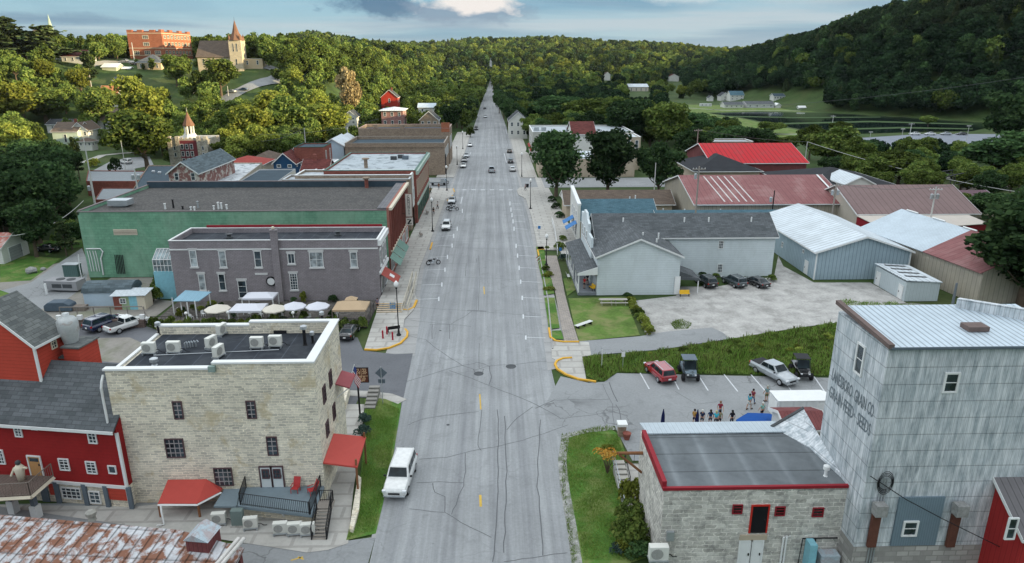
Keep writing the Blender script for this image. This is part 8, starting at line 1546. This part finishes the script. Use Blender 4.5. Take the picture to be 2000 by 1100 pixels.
# keep-clear windows: what the photo shows past the trees (px0,py0,px1,py1,depth)
CLEAR=[(318,60,382,104,480),(253,62,378,106,428),(386,38,480,128,380),(474,110,514,134,380),(105,236,180,282,275),(143,228,236,262,290),(94,240,142,265,300),(180,135,320,172,365),(196,168,232,200,330),(200,118,320,138,380),(440,142,530,186,430),(120,98,165,122,420),(354,168,386,188,335),(337,215,410,335,228),(170,290,290,340,250),(125,285,215,310,260),(744,205,792,262,300),(745,174,782,208,430),(818,215,858,262,292),(815,200,852,216,385),(672,216,698,238,318),(984,210,1028,262,270),(1025,218,1165,300,262),(1228,162,1268,186,760),(1178,140,1194,153,1000),(1304,144,1330,157,1000),(866,245,935,300,330),(1205,258,1252,275,225),(95,28,108,62,430),(12,238,54,262,235),(40,56,90,72,425),(655,170,678,182,420),(1380,175,1600,222,600),(262,330,330,360,230),(1450,225,1960,262,420),(440,150,480,160,430)]
def PX(x,y,z):
    v=np.array([x,y,z])-_C; d=v@_Fw; return 1000+F*(v@_R)/d,550-F*(v@_U)/d
BOX=[]
for o in list(COL.objects):
    if o.parent is None and o.get('category') in('house','building','hall','shop','school','church','garage','shed','warehouse','pole building','annex','store','cottage','barn','mill','depot','steeple','porch','kiosk'):
        c=[ch for ch in o.children if ch.type=='MESH' and ch.name.split('.')[0] in('wall','wing_wall','upper_wall')]
        for ch in c:
            vs=np.array([tuple(v.co) for v in ch.data.vertices]); M=ROOTS[o.name]; w=[M@Vector(q) for q in vs.tolist()]; BOX.append((min(q.x for q in w),max(q.x for q in w),min(q.y for q in w),max(q.y for q in w)))
def ok(x,y,r,h,clear=True):
    mg=(7+r*.4) if y<335 else (.9+r*.12 if y<950 else .3)
    if LX(y)-mg<x<RX(y)+mg: return False
    for a,b,c,d in BOX:
        if a-r*.55<x<b+r*.55 and c-r*.55<y<d+r*.55: return False
    if clear:
        z=Z(x,y); p0=PX(x,y,z+h*.15); p1=PX(x,y,z+h); wpx=r*1437/max(y,50)*.85
        for a,b,c,d,Y in CLEAR:
            if y<Y and p0[0]+wpx>a and p0[0]-wpx<c and p1[1]<d and p0[1]>b: return False
    return True
ZONES=[ # x0,x1,y0,y1,spacing,kinds(label stem),hmin,hmax
 ('L',-330,-58,222,600,9.0,9,15),('C',-58,-14,268,640,9.5,9,15),('R',13,140,255,640,9.5,9,15),('R',7.5,14,352,640,7.0,9,14),('C',-16,-9.5,352,640,7.0,9,14),('D',-175,-69,122,215,6.6,12,18),('E',95,175,165,260,9.0,6,10),('F',70,130,215,330,9.0,8,13)]
cand=[]; rg=np.random.default_rng(5)
for zn,xa,xb,ya,yb_,sp,h0,h1 in ZONES:
    y=ya
    while y<yb_:
        x=xa+rg.uniform(0,sp)
        while x<xb:
            xx,yy=x+rg.uniform(-.35,.35)*sp,y+rg.uniform(-.35,.35)*sp; h=rg.uniform(h0,h1); r=h*.36; k=True
            if zn=='L' and (xx>-68 and yy<240): k=False
            if (zn=='R' and xx>.235*yy) or (zn=='F' and xx>.34*yy): k=False
            if zn=='R' and yy<280 and xx<55: k=False
            if zn=='E' and not(xx>.43*yy+10): k=False
            if k and any((xx-a)**2+(yy-b)**2<(r*.5+c*.5)**2 for a,b,c in PLACED): k=False
            hh=None
            if k:
                for q_ in (1,.72,.5,.33):
                    if (ok(xx,yy,r*q_,h*q_,False) and PX(xx,yy,Z(xx,yy)+h*q_)[1]>264 and PX(xx+r*q_*1.15,yy,3)[0]<166) if zn=='D' else ok(xx,yy,r*q_,h*q_): hh=h*q_; break
            if hh: h=hh
            if k and hh:
                p=PX(xx,yy,Z(xx,yy)+h)
                if -120<p[0]<2120: cand.append((h*1437/yy,zn,xx,yy,h))
            x+=sp
        y+=sp*.9
cand.sort(reverse=True); NIND=270
LAB={'L':('leafy tree in the sunlit grove covering the left hillside','trees of the left hillside grove'),'C':('leafy tree among those lining the left of the upper street','trees left of the upper street'),'R':('leafy tree in the dark belt right of the upper street','trees right of the upper street'),'D':('dark shaded tree in the thicket left of the green building','trees of the thicket left of the green building'),'E':('riverside tree near the iron bridge','riverside trees'),'F':('leafy tree in the belt before the pond meadow','trees before the pond meadow')}
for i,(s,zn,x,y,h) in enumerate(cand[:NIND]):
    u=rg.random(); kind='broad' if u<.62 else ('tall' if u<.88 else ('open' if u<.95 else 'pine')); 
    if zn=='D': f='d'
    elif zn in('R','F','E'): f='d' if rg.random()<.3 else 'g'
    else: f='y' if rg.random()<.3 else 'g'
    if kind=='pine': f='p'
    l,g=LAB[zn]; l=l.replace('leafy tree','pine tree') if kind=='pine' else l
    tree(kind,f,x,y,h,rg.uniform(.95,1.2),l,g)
rest=cand[NIND:]
# ---- forests: far-off woods that read as one mass ----
LOWP=[]; FOLH=foliage('leaves_hill_shade',(.008,.020,.011),(.022,.045,.022),(.048,.08,.034))  # the hill's shade is put into this darker leaf colour
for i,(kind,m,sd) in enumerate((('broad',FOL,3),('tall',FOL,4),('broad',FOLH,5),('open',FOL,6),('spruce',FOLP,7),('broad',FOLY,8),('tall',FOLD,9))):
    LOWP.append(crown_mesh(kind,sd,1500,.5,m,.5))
def gn_forest(name,pts,label,protos):
    """points -> instances of crown meshes; each point carries scale and kind"""
    n=len(pts); a=np.array([(p[0],p[1],p[2]) for p in pts],np.float32); me=bpy.data.meshes.new(name); me.vertices.add(n); me.vertices.foreach_set('co',a.ravel())
    for nm,vals,ty in(('sc',[p[3] for p in pts],'FLOAT'),('rot',list(RNG.uniform(0,6.28,n)),'FLOAT'),('kind',[int(p[4]) for p in pts],'INT')):
        at=me.attributes.new(nm,ty,'POINT'); at.data.foreach_set('value',vals)
    o=bpy.data.objects.new(name,me); COL.objects.link(o); o['label']=label; o['kind']='stuff'; o['category']='forest'
    ng=bpy.data.node_groups.new(name,'GeometryNodeTree'); ng.interface.new_socket('Geometry',in_out='INPUT',socket_type='NodeSocketGeometry'); ng.interface.new_socket('Geometry',in_out='OUTPUT',socket_type='NodeSocketGeometry')
    gi=ng.nodes.new('NodeGroupInput'); go=ng.nodes.new('NodeGroupOutput'); ip=ng.nodes.new('GeometryNodeInstanceOnPoints'); ip.inputs['Pick Instance'].default_value=True
    jn=ng.nodes.new('GeometryNodeJoinGeometry')
    for ob in protos[::-1]:
        oi=ng.nodes.new('GeometryNodeObjectInfo'); oi.transform_space='ORIGINAL'; oi.inputs['As Instance'].default_value=True; oi.inputs['Object'].default_value=ob; ng.links.new(oi.outputs['Geometry'],jn.inputs[0])
    def att(nm,ty): q=ng.nodes.new('GeometryNodeInputNamedAttribute'); q.data_type=ty; q.inputs['Name'].default_value=nm; return q.outputs['Attribute']
    cx=ng.nodes.new('ShaderNodeCombineXYZ'); ng.links.new(att('rot','FLOAT'),cx.inputs[2]); er=ng.nodes.new('FunctionNodeEulerToRotation'); ng.links.new(cx.outputs[0],er.inputs[0])
    ng.links.new(gi.outputs[0],ip.inputs['Points']); ng.links.new(jn.outputs[0],ip.inputs['Instance']); ng.links.new(att('kind','INT'),ip.inputs['Instance Index']); ng.links.new(er.outputs[0],ip.inputs['Rotation']); ng.links.new(att('sc','FLOAT'),ip.inputs['Scale']); ng.links.new(ip.outputs[0],go.inputs[0])
    md=o.modifiers.new('scatter','NODES'); md.node_group=ng; return o
# five ordinary trees of the woods also serve as the pattern trees of the scatter
pat=[]
for i,me in enumerate(LOWP):
    x,y=(-150+i*62,690+i*6); t=bpy.data.objects.new('woodland_tree',None); COL.objects.link(t); t['label']='woodland tree standing at the near edge of the far valley woods'; t['category']='tree'; t['group']='woodland edge trees'; t.location=(x,y,Z(x,y))
    o=bpy.data.objects.new('crown',me); COL.objects.link(o); o.parent=t; tr_=bpy.data.objects.new('trunk',trunk_mesh('broad',i)); COL.objects.link(tr_); tr_.parent=t; pat.append(o)
def scatter(y0,y1,test,sp0,spk,hmin,hmax,kinds,xw=lambda y:(-.8*y-60,.8*y+80)):
    out=[]; y=y0
    while y<y1:
        sp=sp0+spk*max(0,y-500); a,b=xw(y); x=a+rg.uniform(0,sp)
        while x<b:
            xx,yy=x+rg.uniform(-.4,.4)*sp,y+rg.uniform(-.4,.4)*sp; h=rg.uniform(hmin,hmax)*(1+.35*max(0,yy-800)/1200)
            if test(xx,yy) and ok(xx,yy,h*.35,h,yy<1100): out.append((xx,yy,Z(xx,yy)-.8,h/12.4,rg.choice(len(kinds),p=kinds)))
            x+=sp
        y+=sp*.85
    return out
foot=lambda y: float(np.interp(y,[0,375,478,573,800,1100],[278,278,205,182,185,260]))
lf=[(x,y,Z(x,y)-.3,h/12.4,int(rg.choice([0,1,3]))) for s,zn,x,y,h in rest if zn in 'LC']+scatter(600,760,lambda x,y:x<-14,9.5,0,10,15,[.3,.2,.06,.14,.05,.15,.1])
gn_forest('hillside_wood',lf,'rest of the sunlit grove behind the individual hillside trees',pat)
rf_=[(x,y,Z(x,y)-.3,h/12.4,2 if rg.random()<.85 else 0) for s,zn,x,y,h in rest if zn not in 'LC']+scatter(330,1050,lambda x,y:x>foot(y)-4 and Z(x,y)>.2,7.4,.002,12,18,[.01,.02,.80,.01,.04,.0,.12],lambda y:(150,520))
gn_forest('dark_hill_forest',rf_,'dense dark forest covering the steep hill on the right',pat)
ff=scatter(620,2050,lambda x,y:not(x>foot(y)-4 and y<1050) and not(x<-14 and y<760) ,11.5,.005,10,21,[.20,.16,.12,.12,.13,.12,.15])
gn_forest('valley_forest',ff,'far woods rolling over the valley and the distant ridge',pat)
import collections as _c; print('rf hist',_c.Counter((int(p[0]//50*50),int(p[1]//100*100)) for p in rf_))
print('trees',len(cand),NIND,'forest',len(lf),len(rf_),len(ff))
# ---- bushes ----
BUSH=[(crown_mesh('bush',40+i,900,.075,m,.6),trunk_mesh('bush',i)) for i,m in enumerate((FOL,FOLD,FOLY,FOLB))]
def bush(label,x,y,r,h=None,m=0,z=None,group=None,name='bush'):
    t=bpy.data.objects.new(name,None); COL.objects.link(t); t['label']=label; t['category']='bush'
    if group: t['group']=group
    for nm,me in(('foliage',BUSH[m][0]),('stem',BUSH[m][1])): o=bpy.data.objects.new(nm,me); COL.objects.link(o); o.parent=t
    t.location=(float(x),float(y),Z(x,y) if z is None else z); t.rotation_euler=(0,0,random.uniform(0,6)); t.scale=(r,r,(h or r)*.95)
def bp(l,px,py,r,h=None,m=0,z=0,g=None): q=G(px,py,z); bush(l,q[0],q[1],r,h,m,z,g)
for a in(('green shrub at the top of the wall bed left of the block building',1238,985,1.4,2.3,2),('dark hosta-like shrub below the top one beside the block wall',1234,1018,1.5,1.6,0),('large leafy shrub in the bed beside the block wall',1232,1055,1.7,1.8,0),('yellow-green shrub at the curved bed tip',1218,1075,.8,.8,2),('pale silvery shrub at the outer corner of the curved bed',1206,1078,.7,.6,3),('dark shrub at the bottom of the curved bed',1250,1088,1.2,1.1,1),
 ('leafy green shrub at the foot of the tin elevator, left of centre',1840,1098,1.2,1.3,2),('leafy shrub at the bottom right corner',1955,1090,1.5,2.0,2),('bright shrub between two others at the elevator foot',1900,1100,1.3,1.4,0),('narrow upright shrub against the elevator base',1682,1098,.5,1.5,0),
 ('rounded blue-green shrub bed beside the mill walk',708,850,.9,1.0,3),('upper blue-green shrub beside the mill walk',713,825,.8,.9,3),('round bush at the end of the three cars in the gravel lot',1506,549,1.0,1.0,0),('low bush left of the three parked cars',1372,541,.8,.8,1),('small bush between parked cars at the house wall',1398,541,.7,.6,0),
 ('round clipped bush by the brown roofed shop',1093,425,1.3,1.3,1),('smaller dark bush behind the clipped one by the brown shop',1086,408,1.3,1.4,1),('dark bush farther up by the brown shop',1078,395,1.3,1.5,1),('leafy bush at the start of the right footway bed',1093,487,1.3,1.3,0),('blue-green bush beside the porch roof',1100,508,1.1,1.1,3),('dark bush at the far end of the right footway bed',1098,470,1.0,1.0,0),('low bush in the right verge near the lamp',1067,528,.9,.7,0),('second low bush in the right verge',1070,540,1.1,.8,2),('flowering bush in the lower verge',1073,567,1.1,.6,2),('bush at the lawn hedge top by the picnic tables',1226,584,.9,.9,1),
 ('bushy planter tree-like shrub on the left kerb far up the street',919,268,2.4,4.2,0),('cone of dark yew by the sloping car park',226,336,2.2,4.2,1),('sunlit undergrowth bush on the bank near the utility pole',185,325,3,2.5,2),('bush at the green building corner under dark trees',140,478,3.2,4.5,0),('dark bush beside the white garage',60,470,3.0,3.5,1),
 ('leafy shrub left of the patio shelter',300,590,1.6,2.2,0),('shrub behind the patchwork shed',318,570,1.8,2.6,0),('yellow flowering shrub by the patio shelter',351,618,.8,1.1,2),('yellow bush between white parasols',594,590,.7,1.6,2),('bush behind the tan gazebo',650,590,.9,1.0,1)): bp(*a[:6])
PH_=[('patio hedge shrub along the iron fence',x) for x in np.arange(-45,-17.2,1.15)]
for l,x in PH_: bush(l,x,87.6+(-45-x)*.033-.1+random.uniform(-.3,.3),random.uniform(.7,1.1),random.uniform(1.0,1.9),random.choice((0,0,2)),.0,'hedge shrubs along the patio fence')
for i in range(24): bush('potted or bedded shrub between the patio tables',random.uniform(-45,-18),random.uniform(89.5,97.3),random.uniform(.4,.8),random.uniform(.5,1.3),random.choice((0,0,1,2)),.03,'patio shrubs')
for i in range(13): t=i/12; q=G(1226+t*38,590+t*62,0); bush('ragged hedge plant along the lawn and gravel edge',q[0]+.35,q[1],random.uniform(.7,1.0),random.uniform(.7,1.0),random.choice((0,2,2)),.0,'hedge along the lawn and gravel edge')
# slender ornamental sapling with orange leaves in the right-hand lawn
q=G(1186,925,0.02); t=thing('sapling','small bushy sapling with fine twigs in the right-hand lawn','tree',(q[0],q[1],.02)); mb=MB()
for k in range(16): a=k*.9; R=random.uniform(.4,1.0); hh=random.uniform(1.5,2.6); mb.tube([(q[0],q[1],0),(q[0]+R*.4*math.cos(a),q[1]+R*.4*math.sin(a),hh*.5),(q[0]+R*math.cos(a),q[1]+R*math.sin(a),hh)],[.04,.02,.008],4)
mb.build('twigs',BARK,t); p,nn,r2=crown_pts('bush',77,700); p=p*[1.0,1.0,1.1]+[0,0,1.5]; o=bpy.data.objects.new('leaves',mesh_from(cards(p,nn,.06,r2),'leaves',FOLY)); COL.objects.link(o); o.parent=t
q=(8.3,46.6,5.5); p,nn,r2=crown_pts('bush',78,420); p=(p-[0,0,.7])*[1.1,.8,.75]+[0,0,0]; t=thing('orange_leaf_cluster','spray of orange dried leaves hanging from the end of the log beam','foliage',q); o=bpy.data.objects.new('leaves',mesh_from(cards(p,nn,.07,r2),'leaves',foliage('leaves_orange',(.30,.12,.02),(.5,.25,.05),(.6,.38,.1)))); COL.objects.link(o); o.parent=t
# hanging basket on the right lamp
# ---- tall grass on the bank, lawn blades ----
def inpoly(x,y,P):
    c=np.zeros(len(x),bool); n=len(P)
    for i in range(n):
        x1,y1=P[i]; x2,y2=P[(i+1)%n]; k=((y1>y)!=(y2>y))&(x<(x2-x1)*(y-y1)/((y2-y1) or 1e-9)+x1); c^=k
    return c
def blades(name,poly,n,h0,h1,w,m,label,z0=0,clump=0,cat='grass',hf=None):
    P=poly; xs_=[p[0] for p in P]; ys_=[p[1] for p in P]; x=rg.uniform(min(xs_),max(xs_),n*3); y=rg.uniform(min(ys_),max(ys_),n*3); k=inpoly(x,y,P); x=x[k][:n]; y=y[k][:n]; n=len(x)
    h=rg.uniform(h0,h1,n)*(.55+.9*np.sin(x*.9+1.3*np.sin(y*.7))**2); a=rg.uniform(0,6.28,n); dx,dy=np.cos(a)*w,np.sin(a)*w; ln=rg.normal(0,.3,(n,2))*h[:,None]
    z=np.full(n,z0) if hf is None else hf(x,y); b0=np.stack([x-dx,y-dy,z],1); b1=np.stack([x+dx,y+dy,z],1); t0=np.stack([x+ln[:,0]+dx*.3,y+ln[:,1]+dy*.3,z+h],1); t1=np.stack([x+ln[:,0]-dx*.3,y+ln[:,1]-dy*.3,z+h],1)
    o=bpy.data.objects.new(name,mesh_from(np.stack([b0,b1,t0,t1],1).reshape(-1,3),name,m)); COL.objects.link(o); o['label']=label; o['kind']='stuff'; o['category']=cat; return o
bank=w2([(1137,698),(1185,696),(1290,686),(1425,665),(1500,652),(1650,630),(1780,650),(1760,735),(1650,735),(1205,728),(1182,745),(1160,742),(1146,735)])
sheet('bank_soil',bank,.022,mk('bank_green',(.08,.14,.035),.95,.5,.6))
GB=foliage('grass_blades',(.07,.12,.022),(.15,.25,.045),(.26,.32,.09),.2); GW=foliage('weed_blades',(.05,.07,.02),(.13,.14,.05),(.3,.22,.12),.2)
hb=lambda x,y: .9*np.exp(-((y-79.5)/4.5)**2)*np.clip((x-12)/8,0,1)
blades('bank_grass',bank,52000,.12,.42,.04,GB,'tall rough grass on the bank between driveway and car park',hf=lambda x,y:.02+0*x); blades('bank_weeds',bank,5000,.2,.6,.07,GW,'weeds and seed heads scattered through the bank grass',cat='weeds')
for i in range(46):
    k=rg.random(); q=(rg.uniform(16,44),0); yy=rg.uniform(76.5,84)
    if inpoly(np.array([q[0]]),np.array([yy]),bank)[0]: bush('leafy weed clump on the grassy bank',q[0],yy,rg.uniform(.35,.8),rg.uniform(.35,.7),int(rg.choice([0,0,2,2])),.0,'weed clumps on the bank','weed_clump')
blades('lawn_grass',w2([(1104,858),(1150,845),(1205,850),(1235,930),(1255,1010),(1250,1095),(1140,1095),(1122,1000),(1108,930)]),26000,.05,.13,.018,GB,'short lawn grass beside the block building',z0=.02); blades('lawn_grass',w2([(680,1050),(730,1038),(746,980),(764,890),(780,800),(745,785),(714,785),(714,860),(702,960)]),20000,.05,.14,.018,GB,'mown grass strip between the mill walk and the street',z0=.035)
blades('edge_weeds',w2([(1096,850),(1150,838),(1200,832),(1204,840),(1150,848),(1108,860),(1104,960),(1128,1100),(1118,1100),(1098,960)]),2500,.05,.25,.03,GB,'weeds growing in the gravel edge of the lawn',z0=.03)
blades('lot_weeds',w2([(1310,632),(1330,622),(1352,632),(1345,642),(1318,644)]),900,.05,.25,.04,GB,'small patch of weeds in the gravel lot'); blades('yard_weeds',w2([(1640,585),(1700,592),(1740,592),(1820,600),(1930,625),(1900,640),(1760,612),(1650,600)]),3500,.05,.35,.05,GB,'weeds around the ribbed white shed')
q=G(1068,505,.14); bush('purple flower basket under the right verge lamp',q[0],q[1],.5,.5,0,1.9); 
print('objects',len(bpy.data.objects))

# ---- evening air ----
hz=bpy.data.materials.new('haze_air'); hz.use_nodes=True; hn=hz.node_tree; hn.nodes.clear(); pv=N(hn,'ShaderNodeVolumePrincipled'); pv.inputs['Color'].default_value=(.80,.88,.95,1); pv.inputs['Density'].default_value=.00002; pv.inputs['Anisotropy'].default_value=.2; L(hn,pv.outputs[0],N(hn,'ShaderNodeOutputMaterial').inputs['Volume'])
MB().box(-2100,2200,-800,5400,-8,150).build('haze',hz,kind='stuff',label='thin evening haze lying over the whole valley')
